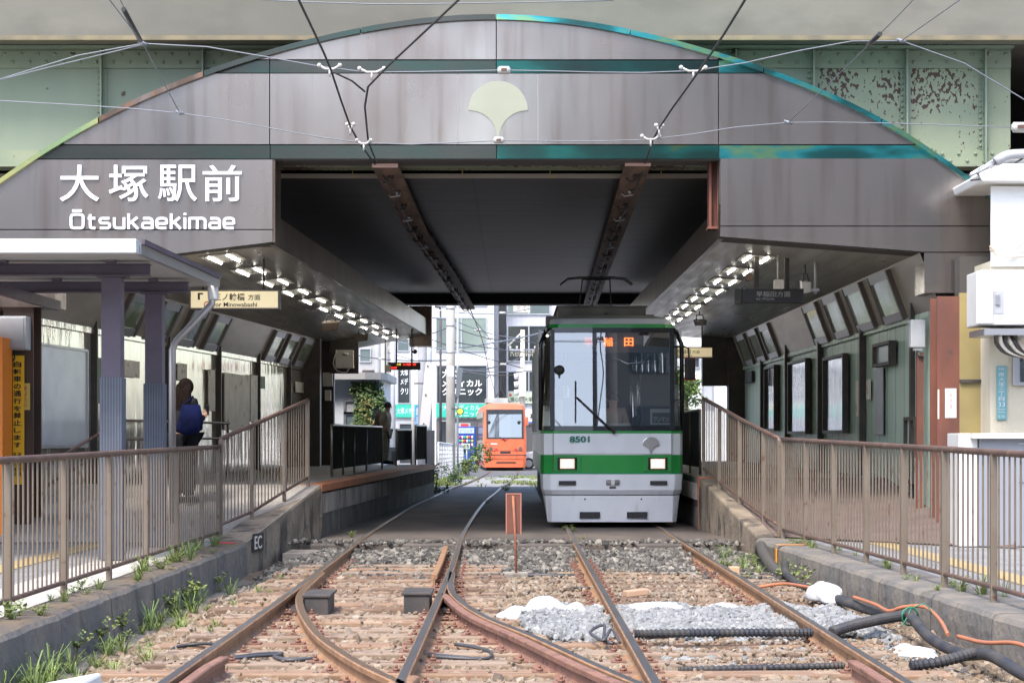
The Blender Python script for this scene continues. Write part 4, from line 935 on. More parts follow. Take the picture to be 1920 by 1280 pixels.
# bumper, skirt, lamps, lettering, wiper, mirror
def nose(z0, z1, a0, a1, b0, b1, y0, y1, c=.30, L=.9):
    r0, r1 = ring(z0, y0, a0, b0, c, L), ring(z1, y1, a1, b1, c, L); m = loft([r0, r1]); m.quad(*r1); m.quad(*r0[::-1]); return m
nose(.56,.80,.94,.95,1.08,1.095,-.05,-.06).build("bumper", m_tw, tr, .012, local=True)
nose(.49,.56,.91,.94,1.06,1.08,.0,-.05).build("bumper_lip", m_tw, tr, local=True)
nose(.07,.475,.92,.93,.985,1.05,.03,.0).build("skirt", m_tw, tr, .012, local=True)
def flat(name, x0, x1, z0, z1, mat, y=-.033, d=.01, par=tr, bev=0):
    m = MB(); m.box(x0, y, z0, x1, y+d, z1); return m.build(name, mat, par, bev, local=True)
for x in (-.69, .69):
    f = flat("headlight", x-.21, x+.21, .845, 1.075, m_tg, -.032, .03, bev=.004)
    flat("lamp_bezel", x-.15, x+.15, .865, 1.055, m_blackg, -.042, .012, f, .006); le_ = flat("lamp_lens", x-.11, x+.11, .885, 1.035, m_hl, -.05, .01, f, .004); flat("bulb", x-.075, x+.065, .915, 1.01, m_hlb, -.054, .005, le_, .02)
for x in (-.69,.70): flat("marker_lamp", x-.13, x+.13, .635, .70, m_grille, -.09, .012)
for x in (-.345,.375): flat("vent_grille", x-.155, x+.155, .13, .225, m_grille, -.028, .05)
c_ = MB(); c_.tube([(-.10,-.088,.675),(.10,-.088,.675)], .04, 10); c_.build("coupler_slot", m_tt if False else M("slot_grey", (.25,.25,.25), .6), tr, local=True)
flat("coupler_pin", -.025, .025, .635, .715, m_white, -.135, .02)
flat("coupler_mark", -.05, .05, .585, .61, m_black2, -.086, .01)
for x in (-.42,.44):
    for z in (.42,.22):
        m = MB(); m.cyl((x,-.03 if z > .3 else -.0,z),(x,.03,z),.014,8); m.build("skirt_bolt", m_grille, tr, local=True)
for x in (-.905,.905):
    m = MB(); m.box(x-.004,-.016,.84,x+.004,.02,1.415); m.build("panel_seam", m_black2, tr, local=True)
flat("panel_seam", -.9, .9, 1.105, 1.112, m_troof, -.027, .01)
for x in (-.18,.10): flat("lamp_stud", x-.03, x+.03, 1.125, 1.15, m_tw, -.045, .02)
m = MB(); m.text("8501", (-.655,-.036,1.285), (1,0,0), (0,0,1), .305, .095, .006, .03); m.build("number", M("tram_number_green", (.0,.15,.11), .4), tr, local=True)
ec, er = (.583, 1.245), .13
pts = [(ec[0]+er*math.cos(a), ec[1]+er*math.sin(a)*.92) for a in np.linspace(0, math.pi, 24)]
lf_ = [(ec[0]-er*.96+er*.9*math.sin(math.pi/2*k/9), ec[1]-.14+.13*math.cos(math.pi/2*k/9)) for k in range(1, 10)]
m = MB(); m.prism([(x,-.05,z) for x, z in pts+lf_+[(2*ec[0]-x,z) for x, z in lf_][::-1]], (0,.02,0)); m.build("fan_emblem", m_chrome, tr, .006, local=True)
wi = MB(); wi.tube([(.02,-.09,1.44),(-.28,-.05,1.72),(-.545,.02,1.97)], .016, 6); wi.build("wiper_arm", m_rubber, tr, local=True)
wi = MB(); wi.box(-.575,-.005,1.58,-.55,.02,2.22); wi.build("wiper_blade", m_rubber, tr, local=True)
wi = MB(); wi.cyl((.02,-.10,1.44),(.02,.0,1.44),.03,8); wi.build("wiper_pivot", m_rubber, tr, local=True)
m = MB(); m.obox((1.19,.10,2.41),(.075,.02,0),(-.01,.04,0),(0,0,.17)); mi_ = m.build("mirror", m_rubber, tr, .03, local=True)
m = MB(); m.obox((1.195,.135,2.41),(.085,.022,0),(-.002,.008,0),(0,0,.18)); m.build("mirror_back", m_red, mi_, .02, local=True)
m = MB(); m.tube([(.95,.2,2.75),(1.08,.1,2.76),(1.17,.1,2.72),(1.18,.1,2.55)], .014, 6); m.build("mirror_arm", m_rubber, mi_, local=True)
m = MB(); m.ball((-.81,.09,2.39), .085, 12, 0, (1,.4,.9)); m.build("round_mirror", m_rubber, tr, local=True)
m = MB(); m.tube([(-.81,.09,2.32),(-.80,.14,2.1)], .02, 6); m.build("mirror_stem", m_intd, tr, local=True)
m = MB(); m.box(-.80,1.3,3.25,.60,3.8,3.43); m.box(-.83,1.28,3.43,.63,3.82,3.455); m.build("roof_unit", M("roof_unit_paint", (.16,.155,.14), .6, 0, (.10,.095,.085), 2), tr, .01, local=True)
m = MB(); m.box(-.98,2.0,3.18,-.82,2.6,3.34); m.build("roof_box", m_troof, tr, .01, local=True)
m = MB(); m.box(.62,2.0,3.18,.78,2.5,3.36); m.build("roof_box", m_troof, tr, .01, local=True)
m = MB(); m.cyl((-.05,.85,3.22),(-.05,.85,3.31),.035,8); m.build("roof_horn", m_black2, tr, local=True)
m = MB(); m.box(-.6,5.2,3.28,.6,6.4,3.36); m.build("pantograph_base", m_black2, tr, local=True)
m = MB()
for s_ in (-1, 1): m.tube([(s_*.45,5.4,3.36),(s_*.3,6.4,3.75),(s_*.25,5.8,4.24)], .013, 6)
m.tube([(-.25,5.8,4.24),(.25,5.8,4.24)], .013, 6); m.build("pantograph_frame", m_black2, tr, local=True)
m = MB()
for dy in (-.15,.15): m.tube([(-.66,5.8+dy,4.14),(-.52,5.8+dy,4.25),(-.3,5.8+dy,4.27),(.3,5.8+dy,4.27),(.52,5.8+dy,4.25),(.66,5.8+dy,4.14)], .011, 6)
m.build("collector_bow", m_black2, tr, local=True)
for s_, y in ((-1,2.6),(1,2.6),(-1,9.8),(1,9.8)):
    m = MB(); m.cyl((s_*.69-.05,y,.31),(s_*.69+.05,y,.31),.31,20); m.build("wheel", m_dark, tr, local=True)
# ---- orange tram -------------------------------------------------
to = thing("tram", "orange tram with a black framed windscreen on the track beyond the bridge", "tram", (-.46, 97.5, gh(97.5)+.06)); to.rotation_euler.z = .047
def ZO(z): return 0 if z < 1.5 else (z-1.5)*.10
lvo = [.16,.75,.80,1.62,3.10,3.30,3.42,3.45]
so = [.02,.0,.0,.0,ZO(3.1),.22,.6,1.0]; ao = [.90,.95,.95,.95,.90,.82,.6,.4]; bo = [1.06,1.1,1.1,1.1,1.05,.97,.8,.6]
rso = [ring(z, s_, a_, b_, .25, 12) for z, s_, a_, b_ in zip(lvo, so, ao, bo)]
m = loft(rso, keep=lambda i, k: not (i == 3 and 1 <= k <= 7), mi=lambda i: [0,2,0,0,0,0,1][i])
m.quad(*rso[-1], mi=1); m.build("body", [m_or, m_troof, m_rubber], to, local=True)
m = MB(); m.box(-1.115,.5,.5,-1.085,11.9,3.0); m.build("side_cladding", m_beige, to, local=True)
for y in (1.3,3.2,5.1,7.0,8.9,10.8):
    m = MB(); m.box(-1.125,y-.65,1.5,-1.116,y+.65,2.7); m.build("side_window", m_blackg, to, local=True)
def stripo(z0, z1, k0, k1, d, mat, name):
    r0, r1 = ring(z0, ZO(z0), .95-.05*(z0-1.62)/1.48, 1.1-.05*(z0-1.62)/1.48, .25), ring(z1, ZO(z1), .95-.05*(z1-1.62)/1.48, 1.1-.05*(z1-1.62)/1.48, .25); m = MB()
    for k in range(k0, k1): m.quad(*[p+Vector((0,-d,0)) for p in (r0[k], r0[k+1], r1[k+1], r1[k])])
    return m.build(name, mat, to, local=True)
m_wind2 = glassmat("orange_tram_windscreen", (.30,.37,.45), .30, .05)
stripo(1.62,3.1,3,6,.0,m_wind2,"windscreen"); stripo(1.62,3.1,1,3,.0,m_or,"corner_panel"); stripo(1.62,3.1,6,8,.0,m_or,"corner_panel")
stripo(1.60,1.68,3,6,.012,m_rubber,"lower_surround"); stripo(2.86,3.1,3,6,.012,m_blackg,"upper_surround")
for x in (-.90,.90):
    m = MB(); m.add([(x-.05,-.015,1.62),(x+.05,-.015,1.62),(x+.03,.135,3.1),(x-.05,.135,3.1),(x-.05,.05,1.62),(x+.05,.05,1.62),(x+.03,.2,3.1),(x-.05,.2,3.1)],[(0,1,2,3),(4,7,6,5),(0,4,5,1),(1,5,6,2),(2,6,7,3),(3,7,4,0)]); m.build("screen_pillar", m_rubber, to, local=True)
m = MB(); m.box(-.9,1.6,1.0,.9,1.65,3.0); m.build("cab_bulkhead", m_intd, to, local=True)
m = MB(); m.box(-.85,.25,1.0,.85,.7,1.66); m.build("dashboard", m_intd, to, local=True)
def flato(name, x0, x1, z0, z1, mat, y=-.035, d=.012):
    m = MB(); m.box(x0, y, z0, x1, y+d, z1); return m.build(name, mat, to, local=True)
for x in (-.72,.78):
    m = MB(); m.cyl((x,-.04,1.12),(x,.02,1.12),.09,14); m.build("headlight", m_chrome, to, local=True)
for x in (-.45,.55): flato("tail_lamp", x-.08, x+.08, 1.03, 1.11, m_red)
flato("panel_seam", -.93,.93,1.0,1.012,m_dark,-.03); flato("panel_seam", -.93,.93,.58,.592,m_dark,-.03)
for x in (-.55,.6): m = MB(); m.box(x-.006,-.032,.60,x+.006,-.02,1.0); m.build("panel_seam", m_dark, to, local=True)
flato("name_plate", -.72,-.4,1.32,1.38,m_tw); flato("coupler_hatch", -.25,.28,.86,.98,m_dark); flato("bumper_slot", -.45,.55,.38,.44,m_dark)
flato("red_reflector", -.2,.15,1.55,1.585,m_red,-.05)
m = MB(); m.tube([(.02,-.06,1.5),(-.25,-.02,1.7)], .02, 6); m.build("wiper_arm", m_rubber, to, local=True)
for x in (-.82,.72):
    m = MB(); m.ball((x,.0,2.45),.09,8,0,(1,.5,1)); m.build("round_mirror", m_rubber, to, local=True)
m = MB(); m.obox((1.12,-.05,2.5),(.07,0,0),(0,.05,0),(0,0,.22)); m.build("mirror", m_or, to, .02, local=True)
m = MB(); m.box(-.9,1.2,3.45,.2,4.2,3.7); m.build("roof_unit", m_troof, to, .02, local=True)
m = MB(); m.tube([(-.5,5,3.5),(0,6.2,4.2),(.05,5.2,5.0)], .03, 6); m.tube([(.5,5,3.5),(.05,6.2,4.2),(.05,5.2,5.0)], .03, 6); m.build("pantograph_frame", m_black2, to, local=True)
m = MB(); m.tube([(-.85,5.2,4.8),(-.6,5.2,5.0),(.7,5.2,5.0),(.95,5.2,4.8)], .025, 6); m.build("collector_bow", m_black2, to, local=True)
m = MB(); m.box(-.95,.5,.02,.95,11.5,.2); m.build("underframe", m_dark, to, local=True)

# ================================================================ PEOPLE
m_skin = M("skin", (.42,.24,.16), .55, 0, (.38,.21,.14), 6)
def person(label, cat, group, J, skin_m, clothes, hairmesh=None, hair_m=None):
    """J: joint dict name->(x,y,z,r); clothes: list of (name, nodes, edges, root, mat)"""
    t = thing("person", label, cat, (0,0,0))
    E = [("pelvis","belly"),("belly","chest"),("chest","neck"),("neck","head"),("head","crown")]
    for s in "lr":
        E += [("chest","sh"+s),("sh"+s,"el"+s),("el"+s,"wr"+s),("wr"+s,"ha"+s),("pelvis","hip"+s),("hip"+s,"kn"+s),("kn"+s,"an"+s),("an"+s,"toe"+s)]
    vs, fs = skin(J, E, "pelvis"); m = MB(); m.add(vs, fs, 0, True)
    for s in "lr":                         # fingers and thumb
        h, w = Vector(J["ha"+s][:3]), Vector(J["wr"+s][:3]); d = (h-w).normalized(); u = d.orthogonal().normalized(); q = d.cross(u)
        for k in range(4):
            o = h + q*(k-1.5)*.018 + d*.01; ln = (.065,.075,.07,.052)[k]
            m.tube([o, o+d*ln*.5+u*.006, o+d*ln*.85+u*.022], [.0085,.008,.006], 6)
        m.tube([w+(h-w)*.5+q*.03, w+(h-w)*.9+q*.05, h+q*.05+d*.02], [.010,.009,.007], 6)
    b = m.build("body", skin_m, t)
    hd, nk = Vector(J["head"][:3]), Vector(J["neck"][:3])
    for nm, nodes, edges, root, mt in clothes:
        vs, fs = skin(nodes, edges, root); m = MB(); m.add(vs, fs, 0, True); m.build(nm, mt, t)
    if hairmesh: hairmesh.build("hair", hair_m, t)
    return t
def stand(cx, cy, z0, h, face, arms=None, stoop=0., build=1.):
    """joints of a standing figure; face: unit (fx, fy) it looks towards"""
    f = Vector((face[0], face[1], 0)).normalized(); s = Vector((f.y, -f.x, 0)); k = h/1.70; J = {}
    def p(nm, fw, sd, z, r): q = Vector((cx,cy,z0)) + f*fw*k + s*sd*k; J[nm] = (q.x, q.y, z0+z*k, r*k)
    p("pelvis",0,0,.92,.125*build); p("belly",.01,0,1.08,.115*build); p("chest",.02+stoop*.4,0,1.28,.13*build); p("neck",.02+stoop,0,1.45,.05); p("head",.05+stoop*1.3,0,1.56,.082); p("crown",.05+stoop*1.35,0,1.625,.07)
    for q, sg in (("l",-1),("r",1)):
        p("sh"+q,.01+stoop*.7,sg*.17,1.38,.055); p("hip"+q,0,sg*.09,.86,.085*build); p("kn"+q,.02,sg*.095,.48,.055); p("an"+q,-.02,sg*.10,.08,.037); p("toe"+q,.14,sg*.11,.035,.03)
        a = (arms or {}).get(q, ((.0,.22,1.10),(.05,.23,.86),(.08,.23,.79)))
        for nm, v, r in (("el",a[0],.04),("wr",a[1],.028),("ha",a[2],.030)): p(nm+q, v[0], sg*v[1], v[2], r)
    return J, f, s, k
def inflate(J, names, add): return {n: (*J[n][:3], J[n][3]+add) for n in names}
def shirt(J, add=.015, sleeves="elbow"):
    n = ["pelvis","belly","chest","shl","shr","ell","elr"]; e = [("pelvis","belly"),("belly","chest"),("chest","shl"),("chest","shr"),("shl","ell"),("shr","elr")]
    if sleeves == "wrist": n += ["wrl","wrr"]; e += [("ell","wrl"),("elr","wrr")]
    return inflate(J, n, add), e, "pelvis"
def trousers(J, add=.015):
    return inflate(J, ["pelvis","hipl","hipr","knl","knr","anl","anr"], add), [("pelvis","hipl"),("pelvis","hipr"),("hipl","knl"),("hipr","knr"),("knl","anl"),("knr","anr")], "pelvis"
def shoes(J, t, mat):
    for q in "lr":
        a, b = Vector(J["an"+q][:3]), Vector(J["toe"+q][:3]); d = (b-a); d.z = 0; d.normalize()
        m = MB(); m.tube([a-d*.05+V(0,0,-.03), a+d*.05+V(0,0,-.025), b+d*.05+V(0,0,-.0)], [.042,.045,.03], 8); m.build("shoe", mat, t)
def face_bits(J, f, s, t, k, skin_m):
    h = Vector(J["head"][:3]); m = MB(); m.tube([h+f*.075*k+V(0,0,.02), h+f*.10*k+V(0,0,-.02)], [.010*k,.016*k], 6); m.build("nose", skin_m, t)
    for sg in (-1,1):
        m = MB(); m.ball(h+f*.078*k+s*sg*.03*k+V(0,0,.025), .010*k, 6); m.build("eye", m_ink, t)
        m = MB(); m.ball(h+s*sg*.083*k-f*.005, .022*k, 6, 0, (.6,.6,1)); m.build("ear", skin_m, t)
    m = MB(); m.tube([h+f*.082*k-s*.022*k+V(0,0,-.045), h+f*.088*k+V(0,0,-.047), h+f*.082*k+s*.022*k+V(0,0,-.045)], .005*k, 5); m.build("mouth", M("lips", (.30,.11,.09), .5) if "lips" not in bpy.data.materials else bpy.data.materials["lips"], t)
m_dress = M("charcoal_cloth", (.018,.018,.022), .95, 0, (.012,.012,.015), 8, spec=.1, bump=.5, bs=14); m_blk = M("black_cloth", (.008,.008,.010), .95, spec=.1)
m_hairb = M("dark_brown_hair", (.006,.004,.003), .9, 0, (.013,.008,.006), 20, (4,4,.4), spec=.08, bump=.6, bs=30, bst=(3,3,.3))
# woman with long hair seen from behind on the left ramp
wx, wy = P(343,800,25.4).x, 25.4; wz = .50
J, f, s, k = stand(wx, wy, wz, 1.64, (.45,.9), {"r": ((.06,.20,1.12),(.26,.16,1.18),(.32,.13,1.22)), "l": ((.03,.2,1.10),(.20,.12,1.05),(.26,.08,1.10))}, .02)
n1, e1, r1_ = shirt(J, .02, "wrist"); n2, e2, r2_ = trousers(J, .05)
hm = MB(); h = Vector(J["head"][:3])
hm.ball(h+V(0,0,.03)-f*.012, .108, 16, 0, (1,1,1.08))
for q_ in (-.085,-.045,0,.045,.085):
    hm.tube([h+s*q_*.7+V(0,0,.05)-f*.05, h+s*q_*.9-f*.085+V(0,0,-.06), h+s*q_*1.2-f*.105+V(0,0,-.22), h+s*q_*1.25-f*.12+V(0,0,-.38), h+s*q_*1.0-f*.11+V(0,0,-.50-.03*math.cos(q_*40))], [.05,.055,.05,.042,.012], 8)
w1 = person("woman with long brown hair and dark clothes standing on the left ramp, back turned", "person", None, J, m_skin, [("top", n1, e1, r1_, m_dress), ("trousers", n2, e2, r2_, m_blk)], hm, m_hairb); shoes(J, w1, m_blk); face_bits(J, f, s, w1, k, m_skin)
m = MB(); q = Vector(J["har"][:3]); m.obox(q+f*.05+V(0,0,.05), s*.036, f*.006, V(0,0,.07)); solo("phone", m, m_blackg, "dark phone held up by the woman on the left ramp", "phone", bevel=.004)
bg = thing("shoulder_bag", "dark blue cloth tote bag hanging from the shoulder of the woman on the ramp", "bag", (wx, wy, wz))
bc = P(357,783,25.1); m = MB(); pr = [(-.12,.17),(-.14,.02),(-.185,-.12),(-.17,-.19),(-.06,-.23),(.08,-.21),(.165,-.15),(.17,-.02),(.13,.17)]
vs = []; nn_ = len(pr)
for dy, sc in ((-.09,.72),(-.06,.95),(0,1.0),(.05,.95),(.08,.75)):
    vs += [(bc.x+x*sc*.98, bc.y+dy, bc.z+z*(.9+.1*sc)) for x, z in pr]
m.add(vs, [(i*nn_+j, i*nn_+(j+1)%nn_, (i+1)*nn_+(j+1)%nn_, (i+1)*nn_+j) for i in range(4) for j in range(nn_)], 0, True); m.f += [list(range(nn_))[::-1], [4*nn_+j for j in range(nn_)]]; m.m += [0,0]; m.sm += [True,True]
m.build("bag_body", M("navy_cloth", (.006,.009,.042), .95, 0, (.004,.006,.024), 6, spec=.08, bump=.5, bs=10), bg)
m = MB(); sh = Vector(J["shr"][:3]); m.tube([bc+V(-.11,-.07,.15), sh+V(-.05,-.09,.02), sh+V(-.02,0,.075), sh+V(.02,.05,-.06), bc+V(.05,.06,.15)], .012, 6); m.build("strap", bpy.data.materials["navy_cloth"], bg)
# elderly passenger at the end of the left platform, in profile
px_, py_ = P(722,869,46.4).x, 46.4
J, f, s, k = stand(px_, py_, .70, 1.50, (.95,-.25), {"r": ((-.06,.19,1.12),(-.02,.21,.98),(.04,.2,.93)), "l": ((-.10,.17,1.12),(-.06,.2,.95),(.0,.2,.90))}, .035, 1.1)
n1, e1, r1_ = shirt(J, .028); n2, e2, r2_ = trousers(J, .025)
hm = MB(); h = Vector(J["head"][:3]); hm.ball(h+V(0,0,.04)-f*.02, .095, 12, 0, (1,1,.95))
w2 = person("elderly passenger in a pale shirt standing sideways near the far end of the left platform", "person", None, J, m_skin, [("shirt", n1, e1, r1_, M("khaki_cloth", (.42,.38,.31), .9, 0, (.34,.31,.25), 8)), ("trousers", n2, e2, r2_, M("camo_cloth", (.27,.25,.19), .9, 0, (.15,.145,.10), 14))], hm, M("dark_hair", (.03,.024,.02), .7)); shoes(J, w2, m_blk); face_bits(J, f, s, w2, k, m_skin)
m = MB(); c0 = Vector(J["chest"][:3])-f*.17; m.ball(c0+V(0,0,-.08), .17, 12, 0, (.75,.8,1.25)); solo("backpack", m, M("brown_bag_cloth", (.20,.12,.085), .9, bump=.3, bs=10), "brown backpack worn by the elderly passenger on the left platform", "bag")
# man in white by the vending machines beyond the crossing
mx, my = P(917,850,103).x, 103
J, f, s, k = stand(mx, my, gh(103)+.02, 1.70, (.2,-1), None, 0)
n1, e1, r1_ = shirt(J, .025); n2, e2, r2_ = trousers(J, .02); h = Vector(J["head"][:3]); hm = MB(); hm.ball(h+V(0,0,.045)-f*.02, .092, 10)
w3 = person("man in a white shirt and face mask walking beyond the bridge beside the orange tram", "person", None, J, m_skin, [("shirt", n1, e1, r1_, m_white), ("trousers", n2, e2, r2_, M("navy_trousers", (.03,.04,.08), .9))], hm, bpy.data.materials["dark_hair"]); shoes(J, w3, m_blk); face_bits(J, f, s, w3, k, m_skin)
m = MB(); m.ball(h+f*.05+V(0,0,-.04), .06, 8); m.build("face_mask", m_white, w3)
# driver at the controls of the green tram
J, f, s, k = stand(1.50+.05, 30.15, .42, 1.66, (0,-1), {"r": ((.05,.22,1.12),(.28,.16,1.06),(.34,.14,1.06)), "l": ((.05,.22,1.12),(.28,.16,1.06),(.34,.14,1.06))})
for q in "lr":
    for nm, fw, z in (("kn",.38,.86),("an",.42,.50),("toe",.54,.47)): o = Vector((1.55,30.15,.42)) + f*fw + s*(-.1 if q == "l" else .1); J[nm+q] = (o.x, o.y, .42+z, J[nm+q][3])
n1, e1, r1_ = shirt(J, .02); n2, e2, r2_ = trousers(J, .02); h = Vector(J["head"][:3]); hm = MB(); hm.ball(h+V(0,0,.05), .10, 10, 0, (1,1,.8)); 
w4 = person("driver in a pale shirt and dark cap seated behind the windscreen of the green tram", "person", None, J, m_skin, [("shirt", n1, e1, r1_, M("tan_uniform", (.34,.26,.20), .9)), ("trousers", n2, e2, r2_, m_blk)], hm, m_blk); face_bits(J, f, s, w4, k, m_skin)
m = MB(); m.box(1.33,30.02,.86,1.77,30.42,1.26); m.box(1.36,30.36,1.26,1.74,30.44,1.75); solo("driver_seat", m, m_intd, "dark driver's seat under the tram driver in the green tram's cab", "seat", bevel=.03)
# ================================================================ SHELTER, SIGNS AND BOXES ON THE PLATFORMS
sh = thing("shelter", "small grey steel shelter with mauve posts and a white gutter on the left", "shelter", (-4.18, 21, .1))
for yy, in ((20.0,),(22.35,)):
    m = MB(); x = -4.18
    m.box(x-.10,yy-.10,.1,x+.10,yy+.10,3.03); m.build("column", m_purple, sh, .006)
    m = MB()
    m.box(x-.115,yy-.115,.1,x+.115,yy+.115,1.99); m.build("column_wrap", m_ribbed, sh, .004)
    m = MB(); m.box(x-.16,yy-.1,3.032,x+.16,yy+.1,3.048); m.build("cap_plate", m_purple, sh)
    for z0 in (2.86,):
        m = MB(); m.box(-7.5,yy-.075,3.05,-3.79,yy+.075,3.06); m.box(-7.5,yy-.01,3.06,-3.79,yy+.01,3.165); m.box(-7.5,yy-.075,3.165,-3.79,yy+.075,3.175); m.build("beam", m_purple, sh)
add_seams(m_ribbed, 0, .03, .010, .5, .01)
m_sroof = M("ribbed_roof_sheet", (.50,.51,.49), .45, .2); add_seams(m_sroof, 1, .16, .02, .6, .01)
m = MB(); m.prism([(-8,18.9,3.20),(-3.72,18.9,3.20),(-3.72,18.9,3.215),(-8,18.9,3.215)], (0,4.75,.02)); m.build("roof_sheet", m_sroof, sh)
m = MB(); m.box(-8,18.75,3.17,-3.69,18.90,3.31); m.build("gutter", M("white_gutter", (.56,.58,.60), .4, .2), sh, .008)
m = MB(); m.beam((-3.70,18.92,3.23),(-3.66,23.7,3.27),.05,.11); m.build("verge_trim", m_alu, sh)
m = MB(); m.beam((-3.66,18.95,3.30),(-3.62,23.6,3.34),.03,.05); m.build("verge_cap", m_purple, sh)
for x in (-4.18,-5.3,-6.4):
    for yy in (19.9,22.25):
        m = MB(); m.box(x-.05,yy-.05,3.176,x+.05,yy+.05,3.205); m.build("roof_cleat", m_purple, sh)
m = MB(); m.beam((-5.6,18.95,2.98),(-5.6,23.6,2.98),.06,.12); m.build("purlin", m_purple, sh)
m = MB(); m.tube([P(398,535,23.6), P(397,570,23.6), P(330,640,23.55), P(323,655,23.55), P(323,980,23.5)], .045, 12); m.build("downpipe", m_alu, sh)
m = MB(); q = P(398,545,23.6); m.box(q.x-.05,q.y-.06,q.z-.12,q.x+.07,q.y+.06,q.z+.06); m.build("pipe_outlet", m_white, sh, .02)
def boxed(name, label, cat, x0, y0, x1, y1, d, depth, mat, bevel=.006, group=None):
    """an upright box drawn between two pixel corners at a distance d"""
    a, b = P(x0,y1,d), P(x1,y0,d); m = MB(); m.box(a.x, d, a.z, b.x, d+depth, b.z); return solo(name, m, mat, label, cat, group, bevel)
# left edge: brown column, orange panel, meter box, yellow vertical sign
t = thing("steel_column", "dark brown riveted steel column at the far left carrying the yellow notice", "column", (-6.3,24,.1))
a, b = P(6,1000,24.2), P(62,565,24.2); m = MB(); m.box(a.x,24.2,.1,b.x,24.24,3.45); m.box(a.x,24.6,.1,b.x,24.64,3.45); m.box((a.x+b.x)/2-.02,24.24,.1,(a.x+b.x)/2+.02,24.6,3.45); m.build("shaft", m_brown, t)
m = MB(); m.box(a.x-.25,24.1,3.0,b.x+.3,24.7,3.45); m.build("capital", m_bronze2, t)
m = MB(); m.box(-7.2,23.6,.09,-6.285,24.05,2.6); solo("orange_cabinet", m, M("orange_panel", (.70,.20,.02), .5), "bright orange panelled cabinet cut off at the far left edge", "cabinet", bevel=.01)
t = thing("meter_box", "grey metal box fixed high on the brown column at the far left", "box", (-6.2,23.9,2.6)); a, b = P(0,655,23.9), P(47,592,23.9)
m = MB(); m.box(a.x-.05,23.95,a.z,b.x,24.19,b.z); m.build("casing", m_greybox, t, .01); m = MB(); m.box(a.x-.03,23.94,a.z+.02,b.x-.03,23.952,b.z-.02); m.build("door", m_greybox, t, .004)
m = MB(); m.tube([V(a.x+.12,24.1,a.z),V(a.x+.13,24.1,a.z-.1),V(a.x+.05,24.15,a.z-.2),V(a.x-.1,24.15,a.z-.22)], .012, 6); m.build("cable_tail", m_wire, t)
def vtext(t, body, x0, x1, y0, y1, d, mat, dep=.004, bold=.02, name="sign_character", par=None):
    n = len(body); hh = (y1-y0)/n
    for i, ch in enumerate(body):
        m = MB(); sm = ch in "のをします"; w = (x1-x0); o = P(x0+(w*.06 if sm else 0), y0+hh*(i+1)-hh*.10, d); o.y = d
        m.text(ch, o, (1,0,0), (0,0,1), w*(.88 if sm else 1)*d/F, hh*(.72 if sm else .80)*d/F, dep, bold); m.build(name, mat, t)
t = thing("vertical_sign", "tall yellow notice with black vertical Japanese writing forbidding cycling", "sign", (-6.2,24.1,1.5)); a, b = P(22,908,24.1), P(43,666,24.1)
m = MB(); m.box(a.x,24.15,a.z,b.x,24.17,b.z); m.build("board", m_yellow, t); vtext(t, "自転車の通行を禁止します", 25.5, 40, 676, 840, 24.148, m_ink)
vtext(t, "巣鴨警察署", 34, 40, 847, 893, 24.148, m_ink, bold=.0); vtext(t, "荒川交通局", 25, 31, 847, 893, 24.148, m_ink, bold=.0)
t = thing("small_notice", "small pale yellow vertical notice with red writing on the brown column", "sign", (-6.1,24.1,1.7)); a, b = P(43,768,24.1), P(54,718,24.1)
m = MB(); m.box(a.x,24.15,a.z,b.x,24.165,b.z); m.build("board", M("pale_yellow", (.6,.48,.12), .6), t); vtext(t, "あぶない", 46, 51, 722, 764, 24.148, m_red, bold=0)
# back-wall notices: quads hung on the slanting wall line of the left canopy
m_paper = M("pale_board", (.68,.63,.55), .6, 0, (.60,.55,.48), 3, c3=(.34,.28,.22), ns3=4, th3=.6)
def on_left_wall(name, label, cat, x0, x1, y0, y1, mat, th=.03, frame=None):
    t = thing(name, label, cat, (0,0,0))
    ya, yb = [(6.28+2.125)/((964-x)/3600+.085) for x in (x0, x1)]
    za0 = H+(CY-y1)*ya/F; za1 = H+(CY-y0)*ya/F; A, B = V(WL(ya)+.015,ya,0), V(WL(yb)+.015,yb,0); n = V(1,-.085,0).normalized()
    m = MB(); pts = [A+V(0,0,za0), B+V(0,0,za0), B+V(0,0,za1), A+V(0,0,za1)]; m.prism(pts, n*th); m.build("board", mat, t, .004)
    t.location = A+V(0,0,za0); [setattr(q, 'location', -t.location) for q in t.children]
    if frame:
        u = (B-A).normalized(); m = MB(); 
        for p, q in ((pts[0],pts[1]),(pts[1],pts[2]),(pts[2],pts[3]),(pts[3],pts[0])): m.beam(p+n*th, q+n*th, .035, .035, n)
        m.build("frame", frame, t)
    return t
on_left_wall("notice_case", "large pale plastic covered poster case at the near end of the left wall", "notice board", 68, 156, 645, 838, M("poster_film", (.46,.48,.52), .25, .2, (.40,.41,.45), 2, bump=.15, bs=4), .04, m_alu)
on_left_wall("notice_board", "green blank notice board on the left wall behind the first shelter column", "notice board", 178, 196, 670, 755, M("green_board", (.13,.19,.12), .6), .03)
on_left_wall("wall_sign", "small beige sign with red lettering between the mauve shelter columns", "sign", 231, 258, 674, 706, m_paper, .02)
on_left_wall("wall_sign", "beige paper notice above the woman's head on the left wall", "sign", 330, 347, 680, 712, m_paper, .02)
on_left_wall("wall_sign", "narrow tall beige notice right of the woman on the left wall", "sign", 388, 400, 692, 770, m_paper, .02)
on_left_wall("notice_board", "large blank beige board on the left wall above the ramp", "notice board", 418, 464, 698, 806, m_paper, .03)
on_left_wall("notice_board", "narrow beige board right of the large blank board on the left wall", "notice board", 466, 479, 702, 790, m_paper, .03)
on_left_wall("wall_sign", "small cream sign near the far end of the left wall", "sign", 552, 567, 715, 735, m_paper, .02)
